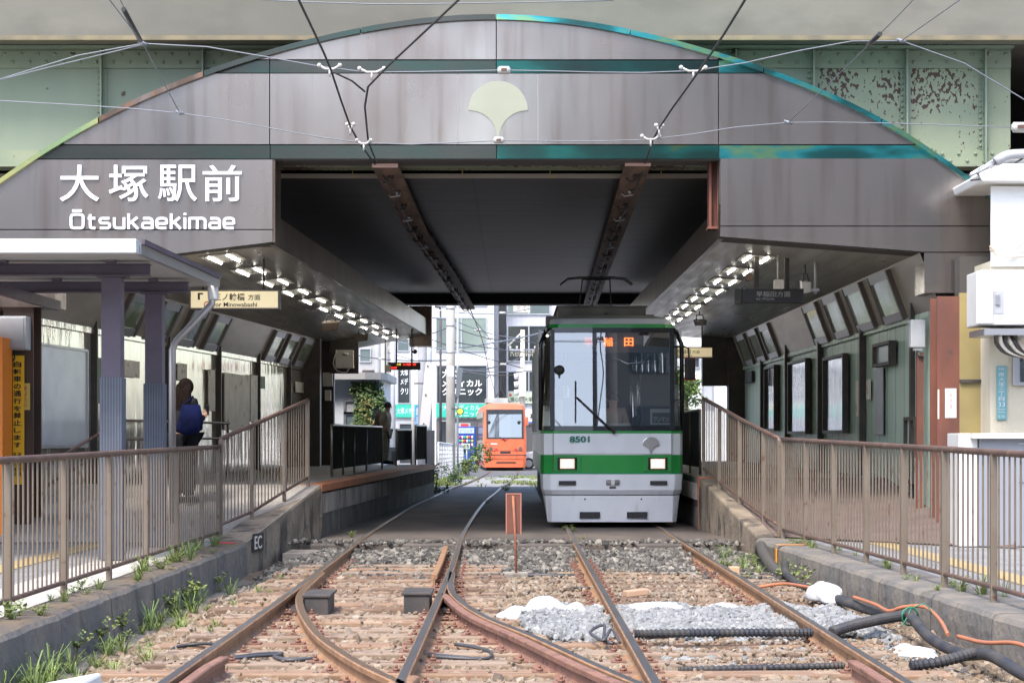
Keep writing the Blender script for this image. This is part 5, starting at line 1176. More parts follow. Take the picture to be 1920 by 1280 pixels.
on_left_wall("notice_board", "grey green blank board in the second last bay of the left wall", "notice board", 486, 493, 705, 728, bpy.data.materials["green_board"], .03)
# hanging direction signs
t = thing("direction_sign", "lit cream hanging sign for Minowabashi with red station symbol", "sign", (-4.1,26.6,3.2)); d = 26.6
a, b = P(354,580,d), P(525,543,d); m = MB(); m.box(a.x,d,a.z,b.x,d+.16,b.z); m.build("case", M("sign_case", (.09,.07,.06), .5), t, .004)
a2, b2 = P(358,577,d), P(521,546,d); m = MB(); m.box(a2.x,d-.006,a2.z,b2.x,d-.001,b2.z); m.build("face", m_cream, t)
def lt(txt, x0, x1, y0, y1, par, mat, dd, bold=.0, name="lettering"):
    m = MB(); o = P(x0,y1,dd); o.y = dd; m.text(txt, o, (1,0,0), (0,0,1), (x1-x0)*dd/F, (y1-y0)*dd/F, .003, bold); return m.build(name, mat, par)
lt("三ノ輪橋", 401, 459, 549.5, 563.5, t, m_ink, d-.007, .015); lt("方面", 465, 488, 552, 562.5, t, m_ink, d-.007, .01); lt("for Minowabashi", 400.5, 482, 566.5, 575, t, m_ink, d-.007, .012)
m = MB(); c = P(389.5,571.5,d); k_ = 6.2*d/F
m.tube([V(c.x+k_*math.cos(q),d-.009,c.z+k_*math.sin(q)) for q in np.linspace(0,2*math.pi,24)], .0065, 5); m.build("station_symbol", m_red, t); lt("01", 386.5, 392.8, 569, 574, t, m_ink, d-.008, .01)
m = MB(); m.box(P(371,0,d).x,d-.008,P(0,562,d).z,P(375,0,d).x,d-.004,P(0,549,d).z); m.box(P(375,0,d).x,d-.0085,P(0,552,d).z,P(381,0,d).x,d-.004,P(0,549,d).z); m.build("arrow_mark", m_ink, t)
for x in (379, 493):
    m = MB(); q = P(x,543,d); m.cyl((q.x,d+.08,q.z),(q.x,d+.08,3.86),.014,8); m.build("hanger", m_black2, t)
t = thing("direction_sign", "dark unlit hanging sign with white lettering for Waseda under the right canopy", "sign", (3.6,26.6,3.2)); d = 27.0
a, b = P(1392,567,d), P(1507,541,d); m = MB(); m.box(a.x,d,a.z,b.x,d+.18,b.z); m.build("case", M("dark_sign_case", (.018,.018,.02), .5), t, .004)
m_pale = M("pale_sign_text", (.30,.30,.29), .6)
lt("早稲田方面", 1418, 1482, 546, 556.5, t, m_pale, d-.004, .005); lt("for Waseda", 1418, 1452, 558, 562, t, m_pale, d-.004)
for x in (1420, 1477):
    m = MB(); q = P(x,541,d); m.box(q.x-.03,d+.06,q.z,q.x+.03,d+.1,3.92); m.build("hanger", m_black2, t)
m = MB(); q = P(1386,555,d); m.box(q.x-.05,d+.02,q.z-.11,q.x+.04,d+.15,q.z+.11); m.build("end_box", m_black2, t, .01)
t = thing("direction_sign", "lit cream hanging sign with black lettering seen past the tram's mirror", "sign", (3.9,46,2.8)); d = 42.
a, b = P(1268,671,d), P(1337,650,d); m = MB(); m.box(a.x,d,a.z,b.x,d+.15,b.z); m.build("case", bpy.data.materials["sign_case"], t, .004)
a, b = P(1270,669,d), P(1335,652,d); m = MB(); m.box(a.x,d-.006,a.z,b.x,d-.001,b.z); m.build("face", m_cream, t)
lt("早稲田", 1271, 1295, 655, 663, t, m_ink, d-.007, .01); lt("方面", 1298, 1312, 656.5, 662.5, t, m_ink, d-.007); lt("for Waseda", 1271, 1298, 664.5, 668, t, m_ink, d-.007)
m = MB(); q = P(1317,650,d); m.cyl((q.x,d+.07,q.z),(q.x,d+.07,3.8),.016,8); m.build("hanger", m_black2, t)
def hung(label, x0, y0, x1, y1, d, cat="loudspeaker", name="loudspeaker", mat=None):
    a, b = P(x0,y1,d), P(x1,y0,d); w, h = b.x-a.x, b.z-a.z; t = thing(name, label, cat, ((a.x+b.x)/2, d, a.z))
    m = MB(); m.add([(a.x+w*.12,d,a.z),(b.x-w*.05,d,a.z+h*.12),(b.x,d,b.z-h*.25),(a.x,d,b.z-h*.30),(a.x+w*.2,d+.3,a.z+h*.2),(b.x-w*.1,d+.3,a.z+h*.3),(b.x,d+.3,b.z),(a.x+w*.1,d+.3,b.z)],[(0,1,2,3),(4,7,6,5),(0,4,5,1),(1,5,6,2),(2,6,7,3),(3,7,4,0)]); m.build("cabinet", mat or m_black2, t, .01)
    m = MB(); m.tube([(a.x+w*.25,d+.12,b.z-h*.2),(a.x+w*.3,d+.15,b.z+.08),(b.x-w*.3,d+.15,b.z+.08),(b.x-w*.2,d+.12,b.z-h*.2)], .012, 6); m.cyl(((a.x+b.x)/2,d+.15,b.z+.07),((a.x+b.x)/2,d+.15,3.86),.012,6); m.build("bracket", m_black2, t)
m_spk = M("brown_speaker", (.075,.05,.035), .6)
hung("large brown loudspeaker hanging from the left canopy, nearer of two", 602, 598, 635, 622, 36, mat=m_spk); hung("smaller brown loudspeaker hanging from the left canopy, farther of two", 665, 622, 690, 641, 41, mat=m_spk)
hung("black loudspeaker hanging under the right canopy behind the tram", 1300, 597, 1326, 611, 38)
hung("white floodlight hanging under the right canopy beside the dark sign", 1503, 522, 1522, 551, 27.6, "floodlight", "floodlight", m_white)
t = thing("camera_unit", "small beige control box hanging from a rod in front of the dark sign", "box", (3.75,26.7,3.2)); d = 26.8
a, b = P(1452,541,d), P(1470,524,d); m = MB(); m.box(a.x,d,a.z,b.x,d+.1,b.z); m.build("casing", m_paper, t, .006); q = P(1459,524,d); m = MB(); m.cyl((q.x,d+.05,q.z),(q.x,d+.05,3.9),.012,6); m.build("rod", m_paper, t)
t = thing("round_clock", "dark round platform fixture hanging beside the dark hanging sign", "fixture", (3.25,27.3,3.35)); q = P(1405,519,27.3); m = MB(); m.cyl((q.x,27.3,q.z),(q.x,27.4,q.z),.06,16); m.build("dial", m_spk, t); m = MB(); m.cyl((q.x,27.35,q.z+.05),(q.x,27.35,3.92),.01,6); m.build("rod", m_black2, t)
t = thing("conduit_post", "grey steel conduit dropping from the right canopy beside the floodlight", "pipe", (4.3,27.4,3.2)); q = P(1529,500,27.4); m = MB(); m.cyl((q.x,27.4,P(0,551,27.4).z),(q.x,27.4,3.86),.022,8); m.build("tube", m_greybox, t); m = MB(); m.box(q.x-.05,27.36,P(0,547,27.4).z,q.x+.05,27.44,P(0,541,27.4).z); m.build("clamp", m_alu, t)
# LED departure board
t = thing("departure_board", "black LED departure board with red text hanging at the end of the left canopy", "display", (-2.4,44,2.9)); d = 44.
a, b = P(728,693,d), P(788,679,d); m = MB(); m.box(a.x,d,a.z,b.x,d+.15,b.z); m.build("case", m_black, t, .004)
lt("三ノ輪橋", 756, 770, 681, 685, t, m_led_r, d-.004); lt("行", 774, 780, 681, 685, t, m_led_r, d-.004); lt("15:07", 734, 744, 687.5, 691, t, m_led_r, d-.004); lt("次発", 744, 752, 681, 685, t, M("yellow_led", (.3,.2,.02), .5, emit=(1,.7,.1), es=.5), d-.004)
for x in (743, 772):
    m = MB(); q = P(x,679,d); m.cyl((q.x,d+.07,q.z),(q.x,d+.07,3.85),.02,6); m.build("hanger", m_black, t)
m = MB(); a, b = P(722,697,d), P(733,684,d); m.box(a.x,d-.02,a.z,b.x,d+.1,b.z); m.build("side_box", m_paper, t, .004)
m = MB(); q = P(722,700,d); m.cyl((q.x,d+.05,q.z),(q.x,d+.05,3.85),.014,6); m.build("side_rod", m_black, t)
t = thing("camera", "small dark round camera hanging from the tip of the left canopy", "camera", (-2.2,46,3)); q = P(778,659,46); m = MB(); m.ball((q.x,46,q.z),.06,10); m.build("housing", m_black, t); m = MB(); m.cyl((q.x-.03,46.05,q.z),(q.x-.03,46.05,3.85),.012,6); m.build("rod", m_black, t)
# equipment at the end column of the left platform
d = 43.3
t = thing("control_cabinet", "beige electrical control box with cables on the end column of the left canopy", "box", (-4,43.3,3))
a, b = P(629,690,44), P(662,656,44); m = MB(); m.box(a.x,44,a.z,b.x,44.25,b.z); m.build("casing", m_paper, t, .01)
m = MB(); q = P(648,664,44); m.ball((q.x,43.97,q.z),.06,8,0,(1.3,.6,.7)); m.build("camera_head", m_white, t)
m = MB(); a2, b2 = P(618,700,44.3), P(672,650,44.3); m.box(a2.x,44.3,a2.z,b2.x,44.4,3.75); m.build("mounting_plate", m_black, t)
m = MB(); m.tube(spline([P(632,656,44),P(625,680,44),P(632,695,44),P(650,698,44),P(655,690,44)],.1), .014, 6); m.build("cable_tail", m_paper, t)
boxed("meter_box", "upper pale meter box on the dark pillar at the end of the left platform", "box", 605, 698, 623, 724, 44.3, .15, m_paper)
boxed("meter_box", "lower pale meter box on the dark pillar at the end of the left platform", "box", 609, 731, 620, 751, 44.3, .15, m_paper)
m = MB(); m.box(P(594,0,44.5).x,44.5,.6,P(626,0,44.5).x,44.75,3.7); solo("end_pillar", m, m_black, "dark steel pillar carrying meter boxes at the end of the left platform", "pillar")
for y_, lab in ((826,"upper"),(848,"lower")): cable("%s bent pipe rail of the exit gate at the left platform end" % lab, [P(592,y_-17,45),P(604,y_-16,45),P(610,y_-12,45),P(610,y_+40,45)], .02, m_chrome, "rail", "gate_rail", 8, .2)
# ---- right wall: cases, signs, boxes
def on_right_wall(name, label, cat, x0, x1, y0, y1, mat, th=.05, frame=None):
    X = 5.555; ya, yb = 3600*X/(x1-964), 3600*X/(x0-964); z0 = H+(CY-y1)*ya/F; z1 = H+(CY-y0)*(ya+yb)/2/F
    t = thing(name, label, cat, (X, ya, z0)); m = MB(); m.box(X-th,ya,z0,X,yb,z1); m.build("face", mat, t, .003)
    if frame:
        for s0, s1, zz0, zz1 in ((ya-.05,ya,z0,z1),(yb,yb+.05,z0,z1)):
            m = MB(); m.box(X-th-.05,s0,zz0,X,s1,zz1); m.build("frame", frame, t)
        for zz in (z0-.05, z1): m = MB(); m.box(X-th-.05,ya-.05,zz,X,yb+.05,zz+.05); m.build("frame", frame, t)
    return t
m_case = M("poster_glass", (.46,.49,.52), .05, .95, (.34,.37,.40), 2.5, (1,3,.7), bump=.25, bs=3, bst=(1,2,.5))
on_right_wall("poster_case", "tall glazed poster case nearest on the green right wall", "poster case", 1553, 1590, 672, 806, m_case, .05, m_black)
on_right_wall("poster_case", "tall glazed poster case in the middle bay of the green right wall", "poster case", 1486, 1519, 680, 808, m_case, .05, m_black)
on_right_wall("poster_case", "narrow glazed poster case in the far bay of the green right wall", "poster case", 1441, 1459, 690, 803, m_case, .05, m_black)
on_right_wall("wall_sign", "small shiny blank sign high on the near green wall", "sign", 1650, 1679, 648, 677, m_alu, .06, m_black)
on_right_wall("wall_sign", "tall narrow grey film strip on the near green wall", "sign", 1641, 1657, 690, 815, M("grey_film", (.20,.21,.23), .35, .3, (.15,.155,.17), 3), .015)
on_right_wall("wall_sign", "small vertical notice strip beside the second post of the green wall", "sign", 1626, 1633, 712, 748, m_paper, .015)
on_right_wall("wall_sign", "small vertical pale notice between the nearest poster case and the post", "sign", 1606, 1612, 714, 780, m_paper, .015)
on_right_wall("wall_sign", "small dark sign high in the far bay of the green wall", "sign", 1401, 1413, 696, 716, m_black2, .05)
on_right_wall("hatch", "pale green cupboard door low at the near end of the right wall", "cupboard", 1707, 1724, 788, 900, m_green_wall2, .04, m_black)
t = thing("meter_box", "grey metal box on a rusty conduit near the end of the green wall", "box", (5.45,25.6,2.6)); d = 25.55
a, b = P(1708,651,d), P(1735,599,d); m = MB(); m.box(a.x,d,a.z,b.x,d+.16,b.z); m.build("casing", m_greybox, t, .008); m = MB(); q = P(1722,651,d); m.box(q.x-.05,d+.03,q.z-.04,q.x+.06,d+.12,q.z); m.build("gland", m_white, t)
m = MB(); q = P(1727,660,d); m.box(q.x-.045,d+.05,.2,q.x+.045,d+.12,q.z); m.build("conduit", m_rust, t); m = MB(); m.tube([P(1722,655,d)+V(0,.08,0),P(1724,666,d)+V(0,.02,0),P(1732,670,d)+V(0,.02,0)], .018, 6); m.build("cable_tail", m_wire, t)
# rusty red column, yellow panel, beige building at the right
t = thing("steel_column", "rust red steel column under the right end of the portal with a paper notice", "column", (5.8,24.4,.1)); d = 24.3
a, b = P(1757,549,d), P(1799,549,d); m = MB(); m.box(a.x,d,.05,b.x,d+.03,3.15); m.box((a.x+b.x)/2-.02,d+.03,.05,(a.x+b.x)/2+.02,d+.4,3.15); m.box(a.x,d+.4,.05,b.x,d+.43,3.15); m.build("shaft", m_rust, t)
a2, b2 = P(1772,783,d), P(1793,728,d); m = MB(); m.box(a2.x,d-.006,a2.z,b2.x,d-.002,b2.z); nt_ = m.build("notice", M("white_paper", (.74,.73,.74), .8), t)
vtext(t, "貼紙禁止", 1780, 1786, 733, 778, d-.008, M("faded_red", (.62,.45,.45), .8), bold=0, name="notice_character")
m = MB(); a2, b2 = P(1758,785,d), P(1761,730,d); m.box(a2.x,d-.006,a2.z,b2.x,d-.002,b2.z); m.build("label_strip", m_paper, t)
bd = thing("building", "cream plastered building with a white cornice at the right edge of the photo", "building", (7.5,23.5,0)); d = 23.8
m_stuc = M("cream_stucco", (.56,.51,.40), .9, 0, (.50,.45,.34), 1.2, c3=(.40,.33,.22), ns3=2, st3=(2,2,.3), th3=.62, w3=.2, bump=.3, bs=40)
m_wht = M("white_stucco", (.72,.72,.70), .85, 0, (.64,.64,.62), 1.2, bump=.25, bs=35)
x0 = P(1857,0,d).x; m = MB(); m.box(x0,d,0,12,d+2.6,3.55); m.build("wall", m_stuc, bd)
m = MB(); m.box(x0,d-.03,P(0,500,d).z,12,d-.002,P(0,350,d).z); m.build("upper_wall", m_wht, bd)
m = MB(); m.prism([(x0-.16,d-.25,P(0,345,d).z),(12,d-.25,P(0,345,d).z),(12,d-.25,P(0,312,d).z),(x0+.1,d-.25,P(0,312,d).z),(x0-.2,d-.25,P(0,330,d).z)], (0,1.6,0)); m.build("cornice", m_wht, bd, .02)
m = MB(); m.box(x0+.05,d-.1,P(0,312,d).z,12,d+1.3,P(0,296,d).z); m.build("parapet", m_wht, bd, .02)
m = MB(); a, b = P(1799,845,d+.5), P(1857,549,d+.5); m.box(a.x,d+.5,.1,b.x+.02,d+.55,b.z); m.build("yellow_panel", M("yellow_pane", (.30,.245,.105), .35, 0, (.24,.195,.09), 1.5, c3=(.36,.27,.10), ns3=2, th3=.6, w3=.2), bd)
m = MB(); q = P(1800,714,d+.45); m.box(a.x,d+.46,q.z-.02,b.x,d+.52,q.z+.02); q = P(1854,0,d+.45); m.box(q.x-.03,d+.44,.1,q.x+.03,d+.5,b.z); m.build("panel_frame", m_black2, bd)
m = MB(); a, b = P(1897,723,d), P(1960,660,d); m.box(a.x,d-.06,a.z,b.x,d-.004,b.z); w_ = m.build("window", m_alu, bd, .01); m = MB(); a, b = P(1910,716,d), P(1950,665,d); m.box(a.x,d-.075,a.z,b.x,d-.062,b.z); m.build("pane", m_case, w_)
t = thing("address_plate", "blue green vertical street address plate on the cream wall", "sign", (6.05,23.77,1.8)); a, b = P(1868,787,d), P(1887,686,d)
m = MB(); m.box(a.x,d-.025,a.z,b.x,d-.005,b.z); m.build("plate", M("address_teal", (.14,.33,.35), .5), t, .004); m_adr = M("address_white", (.62,.66,.66), .5)
vtext(t, "南大塚三丁目", 1872.5, 1883, 697, 752, d-.028, m_adr, bold=.0); lt("33", 1871.5, 1884, 753.5, 762, t, m_adr, d-.028); lt("豊島区", 1872, 1883.5, 689.5, 693.5, t, m_adr, d-.028)
lt("Minami", 1871, 1884, 765, 768.5, t, m_adr, d-.028); lt("Otsuka", 1871, 1884, 770.5, 773.5, t, m_adr, d-.028); lt("3-33", 1871.5, 1883.5, 778, 783, t, m_adr, d-.028)
t = thing("wall_cabinet", "white electrical cabinet with a key lock fixed on the cream building", "cabinet", (6.2,23,3)); d2 = 23.0
a, b = P(1838,609,d2), P(1960,506,d2); m = MB(); m.box(a.x,d2,a.z,b.x,d2+.7,b.z); m.build("casing", m_white, t, .015)
m = MB(); a2, b2 = P(1830,607,d2), P(1862,508,d2); m.box(a2.x,d2-.03,a2.z,b2.x,d2-.0,b2.z); m.build("door", m_white, t, .012); m = MB(); a2, b2 = P(1866,572,d2), P(1874,552,d2); m.box(a2.x,d2-.025,a2.z,b2.x,d2-.001,b2.z); m.build("lock", m_alu, t, .003)
m = MB(); a2, b2 = P(1863,588,d2), P(1882,546,d2); m.box(a2.x,d2-.006,a2.z,b2.x,d2-.001,b2.z); m.build("lock_recess", m_greybox, t)
m = MB(); a2, b2 = P(1845,628,d2), P(1960,616,d2); m.box(a2.x,d2-.02,a2.z,b2.x,d2+.75,b2.z); m.build("support", m_alu, t)
for k in range(6):
    x = 1868+k*9; m = MB(); m.tube(spline([P(x,628,d2)+V(0,.1*k*.5,0),P(x+3,640,d2)+V(0,.1,0),P(x+16,655,d2)+V(0,.15,0),P(x+40,664,d2)+V(0,.2,0),P(x+80,668,d2)+V(0,.3,0)],.05), .024, 7); m.build("cable_tail", m_paper if k % 2 else m_wire, t)
for lab, ps in (("pale conduit pipe running along the cornice wall to the right edge", [P(1857,460,23.7),P(1866,473,23.7),P(1890,480,23.7),P(1930,478,23.7)]), ("thin pale cable sagging across the white upper wall", [P(1857,466,23.72),P(1872,478,23.7),P(1895,470,23.7),P(1930,448,23.7)])):
    cable(lab, ps, .022, m_paper, "cable", "wall_cable", 7, .06)
t = thing("outdoor_unit", "grey outdoor equipment unit with white trim behind the right fence", "outdoor unit", (6.2,22.4,.1)); d2 = 22.3
a, b = P(1836,965,d2), P(1990,818,d2); m = MB(); m.box(a.x,d2,.1,b.x,d2+.6,b.z); m.build("casing", M("unit_grey", (.24,.25,.28), .5), t, .01)
m = MB(); a2, b2 = P(1820,822,d2), P(1990,812,d2); m.box(a2.x,d2-.1,a2.z,b2.x,d2+.7,b2.z); m.build("top_tray", m_white, t, .005); m = MB(); a2, b2 = P(1798,985,d2), P(1834,812,d2); m.box(a2.x,d2+.02,.1,b2.x,d2+.6,b2.z); m.build("side_panel", m_white, t, .008)
for y_ in (830, 900): m = MB(); q = P(1910,y_,d2); m.box(q.x,d2-.012,q.z-.02,q.x+.2,d2-.001,q.z); m.build("handle", m_alu, t)
mb = MB(); a, b = P(1800,430,24.6), P(1860,430,24.6); mb.box(a.x,24.62,P(0,560,24.6).z,b.x,24.9,P(0,480,24.6).z)
mb.build("bracket_core", m_seam, pt)
t = thing("cable_terminal", "grey cable anchor with stays on top of the cornice at the right edge", "cable fitting", (6.3,23.6,4.7)); d2 = 23.6
m = MB(); m.tube([P(1832,326,d2),P(1850,314,d2),P(1866,304,d2)], [.03,.045,.03], 10); m.build("strain_tube", m_alu, t); m = MB(); m.tube(spline([P(1866,304,d2),P(1878,296,d2),P(1895,290,d2),P(1930,288,d2)],.05), .06, 10); m.build("sleeve", m_greybox, t); m = MB(); m.tube(spline([P(1820,338,d2),P(1860,332,d2),P(1893,312,d2),P(1930,290,d2)],.08), .012, 6); m.build("stay", m_wire, t); m = MB(); m.tube(spline([P(1818,330,d2),P(1840,318,d2),P(1832,326,d2)],.05), .02, 6); m.build("tail", m_alu, t)
# "EC" plate and marks on the kerb ends
t = thing("track_plate", "small dark plate marked EC on the side of the left ramp wall", "sign", (-3.1,24,0)); 
def rw(y): return -3.25 + (y-23.15)/3.6*.58
A = V(rw(23.42)+.012,23.42,0); B = V(rw(23.86)+.012,23.86,0); u = (B-A).normalized(); n = V(u.y,-u.x,0)
za, zb = H-(1034-816)*23.5/F, H-(1000-816)*23.5/F
m = MB(); m.prism([A+V(0,0,za), B+V(0,0,za), B+V(0,0,zb), A+V(0,0,zb)], n*.012); m.build("plate", m_black2, t); m = MB(); m.text("EC", A+n*.0125+u*.06+V(0,0,za+.03), u, (0,0,1), .30, zb-za-.06, .003, .01); m.build("lettering", m_paper, t)
m_omark = M("orange_mark", (.6,.24,.03), .7); m = MB(); x = kx_r(22.6); m.box(x-.025,22.55,-.2,x-.008,22.63,.06); m.box(x-.02,22.55,.105,x+.33,22.63,.108); struct(m.build("kerb_marking", m_omark))
m = MB(); x = kx_l(22.95); m.box(x-.34,22.9,.103,x-.1,23.15,.106); struct(m.build("kerb_marking", m_red))
# ---- trolley wire troughs under the bridge
def trough(label, pts):
    t = thing("wire_trough", label, "wire trough", pts[0]); pts = [V(*p) for p in pts]
    m = MB()
    for a, b in zip(pts, pts[1:]): m.beam(a, b, .34, .05)
    m.build("board", m_timber, t); a = pts[0]; d = (pts[1]-pts[0]).normalized(); u = d.cross(V(0,0,1)).normalized()
    m = MB(); m.obox(a-d*.012, u*.17, d*.01, V(0,0,.026)); m.build("end_cap", m_pinkend, t)
    for i, (p, q) in enumerate(zip(pts, pts[1:])):
        n = int((q-p).length/1.3)
        for k in range(n):
            c = p.lerp(q, (k+.5)/n); m = MB(); m.tube([c+u*.05+V(0,0,-.025), c+u*.05+V(0,0,-.10), c-u*.08+V(0,0,-.12), c-u*.12+V(0,0,-.07)], .014, 6); m.ball(c-u*.0+V(0,0,-.06), .035, 8); m.build("wire_clamp", m_alu if k % 2 else m_black2, t)
            if k < n-1 or i < 2: m = MB(); m.cyl(c+u*.13+V(0,0,.02), c+u*.13+V(0,0,.16), .012, 6); m.build("suspension_rod", m_black2, t)
    return t
trough("brown timber trolley wire trough curving over the left track under the bridge", [(-1.70,25.3,4.94),(-1.68,33,4.92),(-1.45,41,4.86),(-1.2,50.4,4.72)])
trough("brown timber trolley wire trough over the tram's track under the bridge", [(1.63,25.3,4.96),(1.74,33,4.92),(1.85,41,4.88),(1.98,50.2,4.8)])
# ================================================================ OVERHEAD WIRES
def wire(label, pts, r, mat, sm=.6, name="overhead_wire", sag=0): 
    m = MB(); m.tube(spline(pts, sm), r, 6); return solo(name, m, mat, label, "wire")
wire("black trolley wire running from the upper left into the left trough", [(-1.78,8.0,5.05),(P(560,0,15.9).x,15.9,P(0,0,15.9).z),P(620,130,19.2),P(657,238,21.8),P(697,300,25.0),(-1.72,27,4.86),(-1.72,33,4.84),(-1.48,41,4.78),(-1.2,50.4,4.64),(-.7,80,5.0)], .012, m_wire, 1.0)
wire("black crossover trolley wire slanting from the top centre to the left trough", [(.6,8.0,5.05),P(860,0,15.9),P(780,75,17.6),P(690,163,20.0),P(684,200,21.0),P(690,262,22.6),P(706,303,25.0)], .012, m_wire, 1.0)
wire("short black pull wire joining the two left trolley wires", [P(624,135,19.4),P(660,152,19.7),P(684,172,20.0)], .010, m_wire, .3)
wire("black trolley wire running from the upper right into the right trough", [(2.05,8.0,5.05),P(1397,0,15.9),P(1320,120,18.9),P(1236,240,22.0),P(1212,298,25.0),(1.72,27,4.87),(1.72,33,4.84),(1.83,41,4.80),(1.96,50.2,4.72),(2.6,80,5.0)], .012, m_wire, 1.0)
def span(label, pts, r=.0055): return wire(label, pts, r, m_steelwire, .5, "span_wire")
DU, DL = 20.5, 22.3
span("upper grey span wire crossing the whole portal through the porcelain insulator", [P(-60,168,DU),P(268,82,DU),P(600,125,DU),P(690,136,DU),P(945,132,DU),P(1300,133,DU),P(1690,77,DU),P(1990,232,DU)], .0065)
span("lower grey span wire crossing the portal below the fan emblem", [P(-60,184,DL),P(0,189,DL),P(337,212,DL),P(680,268,DL),P(935,264,DL),P(1215,262,DL),P(1478,230,DL),P(1905,239,DL)], .006)
span("grey stay rising from the left joint of the upper span wire", [P(268,82,DU),P(190,-20,DU-4)]); span("grey hanger linking the left joints of the two span wires", [P(337,212,DL),P(268,82,DU),P(225,0,DU-2.5),P(215,-20,DU-3)])
span("grey stay rising from the right joint of the upper span wire", [P(1690,77,DU),P(1800,0,DU-3),P(1830,-20,DU-3.6)]); span("grey hanger rising from the right joint of the lower span wire past a dark sleeve", [P(1478,230,DL),P(1640,74,DL-2),P(1720,-8,DL-4)])
span("thin grey cable along the concrete deck at the top of the photo", [P(490,0,25),P(700,8,25),P(900,6,25),P(1150,1,25)], .008)
span("grey wire crossing the upper left corner", [P(-20,168,DU+.5),P(0,150,DU+.5),P(268,84,DU+.1)], .006)
for lab, a, b in (("dark sleeve on the left stay of the span wire", P(232,18,18.6), P(263,76,20.3)), ("dark sleeve on the right hanger of the span wire", P(1650,64,19.9), P(1627,86,20.6))):
    m = MB(); m.tube([a, b], .026, 8); solo("wire_sleeve", m, m_wire, lab, "wire fitting")
def insul(label, x, y, d, s=1.):
    t = thing("insulator", label, "insulator", P(x,y,d)); c = P(x,y,d); m = MB(); m.tube([c+V(-.07*s,0,0),c+V(-.05*s,0,0),c+V(.05*s,0,0),c+V(.07*s,0,0)], [.02*s,.045*s,.045*s,.02*s], 10); m.build("porcelain", m_porc, t); m = MB(); m.box(c.x-.03*s,c.y-.05*s,c.z-.015*s,c.x+.03*s,c.y-.042*s,c.z+.015*s); m.build("strap", m_brown, t)
insul("cream porcelain insulator on the upper span wire at the centre", 945, 132, DU); insul("cream porcelain insulator on the lower span wire under the emblem", 935, 263, DL, .9); insul("white porcelain insulator at the right end of the lower span wire", 1912, 239, DL, 1.4)
def fitting(label, x, y, d, w=.18):
    t = thing("wire_clamp", label, "wire fitting", P(x,y,d)); c = P(x,y,d); m = MB(); m.tube([c+V(-w/2,0,.03),c+V(-w*.2,0,-.01),c+V(w*.2,0,-.01),c+V(w/2,0,.03)], .014, 6); m.build("arm", m_porc, t)
    for s_ in (-1, 1): m = MB(); m.ball(c+V(s_*w/2,0,.03), .026, 8); m.build("bolt_head", m_porc, t)
    m = MB(); m.cyl(c+V(0,0,-.01), c+V(0,0,-.09), .012, 6); m.build("hanger_pin", m_porc, t)
fitting("pale metal clamp where the upper span meets the left trolley wire", 618, 128, DU, .22); fitting("pale metal clamp where the upper span meets the crossover wire", 697, 134, DU, .26); fitting("pale metal clamp where the upper span meets the right trolley wire", 1300, 132, DU, .26)
fitting("pale metal clamp on the lower span over the left trolley wire", 682, 268, DL, .16); fitting("pale metal clamp on the lower span over the right trolley wire", 1220, 260, DL, .2); fitting("pale twin clamp on the left trolley wire above the lower span", 657, 238, 21.8, .07); fitting("pale twin clamp on the right trolley wire above the lower span", 1236, 240, 22.0, .07)
for lab, x, y, d in (("wire joint at the left corner of the upper span", 268, 82, DU), ("wire joint at the right corner of the upper span", 1690, 77, DU), ("wire joint at the left corner of the lower span", 337, 212, DL), ("wire joint at the right corner of the lower span", 1478, 230, DL)):
    m = MB(); c = P(x,y,d); m.ball(c, .026, 8); m.tube([c+V(-.05,0,.02),c+V(.05,0,-.01)], .016, 6); solo("wire_joint", m, m_steelwire, lab, "wire fitting")
# ================================================================ PLANTS
def leaf_quad(m, c, d, n, ln, w, mi=0):
    u = d.cross(n).normalized()*w; m.add([c, c+d*ln*.5+u, c+d*ln, c+d*ln*.5-u], [(0,1,2,3)], mi)
def foliage(c, rad, n, size, seed, squash=1.):
    g = random.Random(seed); m = MB(); c = Vector(c)
    cl = [(Vector((g.gauss(0,.45),g.gauss(0,.45),g.gauss(0,.45))), g.uniform(.25,.5)) for _ in range(max(6, n//60))]
    for _ in range(n):
        k, s_ = g.choice(cl); q = k + Vector((g.gauss(0,1),g.gauss(0,1),g.gauss(0,1)))*s_*.5
        if q.length > 1.15: continue
        p = c + Vector((q.x*rad[0], q.y*rad[1], q.z*rad[2]))
        d = Vector((g.gauss(0,1),g.gauss(0,1),g.gauss(0,.7)-.2)).normalized(); nn = Vector((g.gauss(0,.6),g.gauss(0,.6),1)).normalized()
        leaf_quad(m, p, d, nn, size*g.uniform(.6,1.3), size*.28)
    return m
def blades(m, c, n, h, spread, g, w=.006):
    for _ in range(n):
        a = g.uniform(0, 6.283); d = Vector((math.cos(a), math.sin(a), 0)); hh = h*g.uniform(.45,1.1); lean = g.uniform(.15,1.0)*spread
        b = Vector(c) + d*g.uniform(0,.25)*spread; u = Vector((-d.y, d.x, 0))*w*g.uniform(.7,1.4)
        p1 = b + d*lean*.35 + V(0,0,hh*.6); p2 = b + d*lean*.8 + V(0,0,hh*.92); p3 = b + d*lean*1.35 + V(0,0,hh*g.uniform(.6,1.0))
        m.add([b-u, b+u, p1+u, p1-u, p2+u*.7, p2-u*.7, p3], [(0,1,2,3),(3,2,4,5),(5,4,6)])
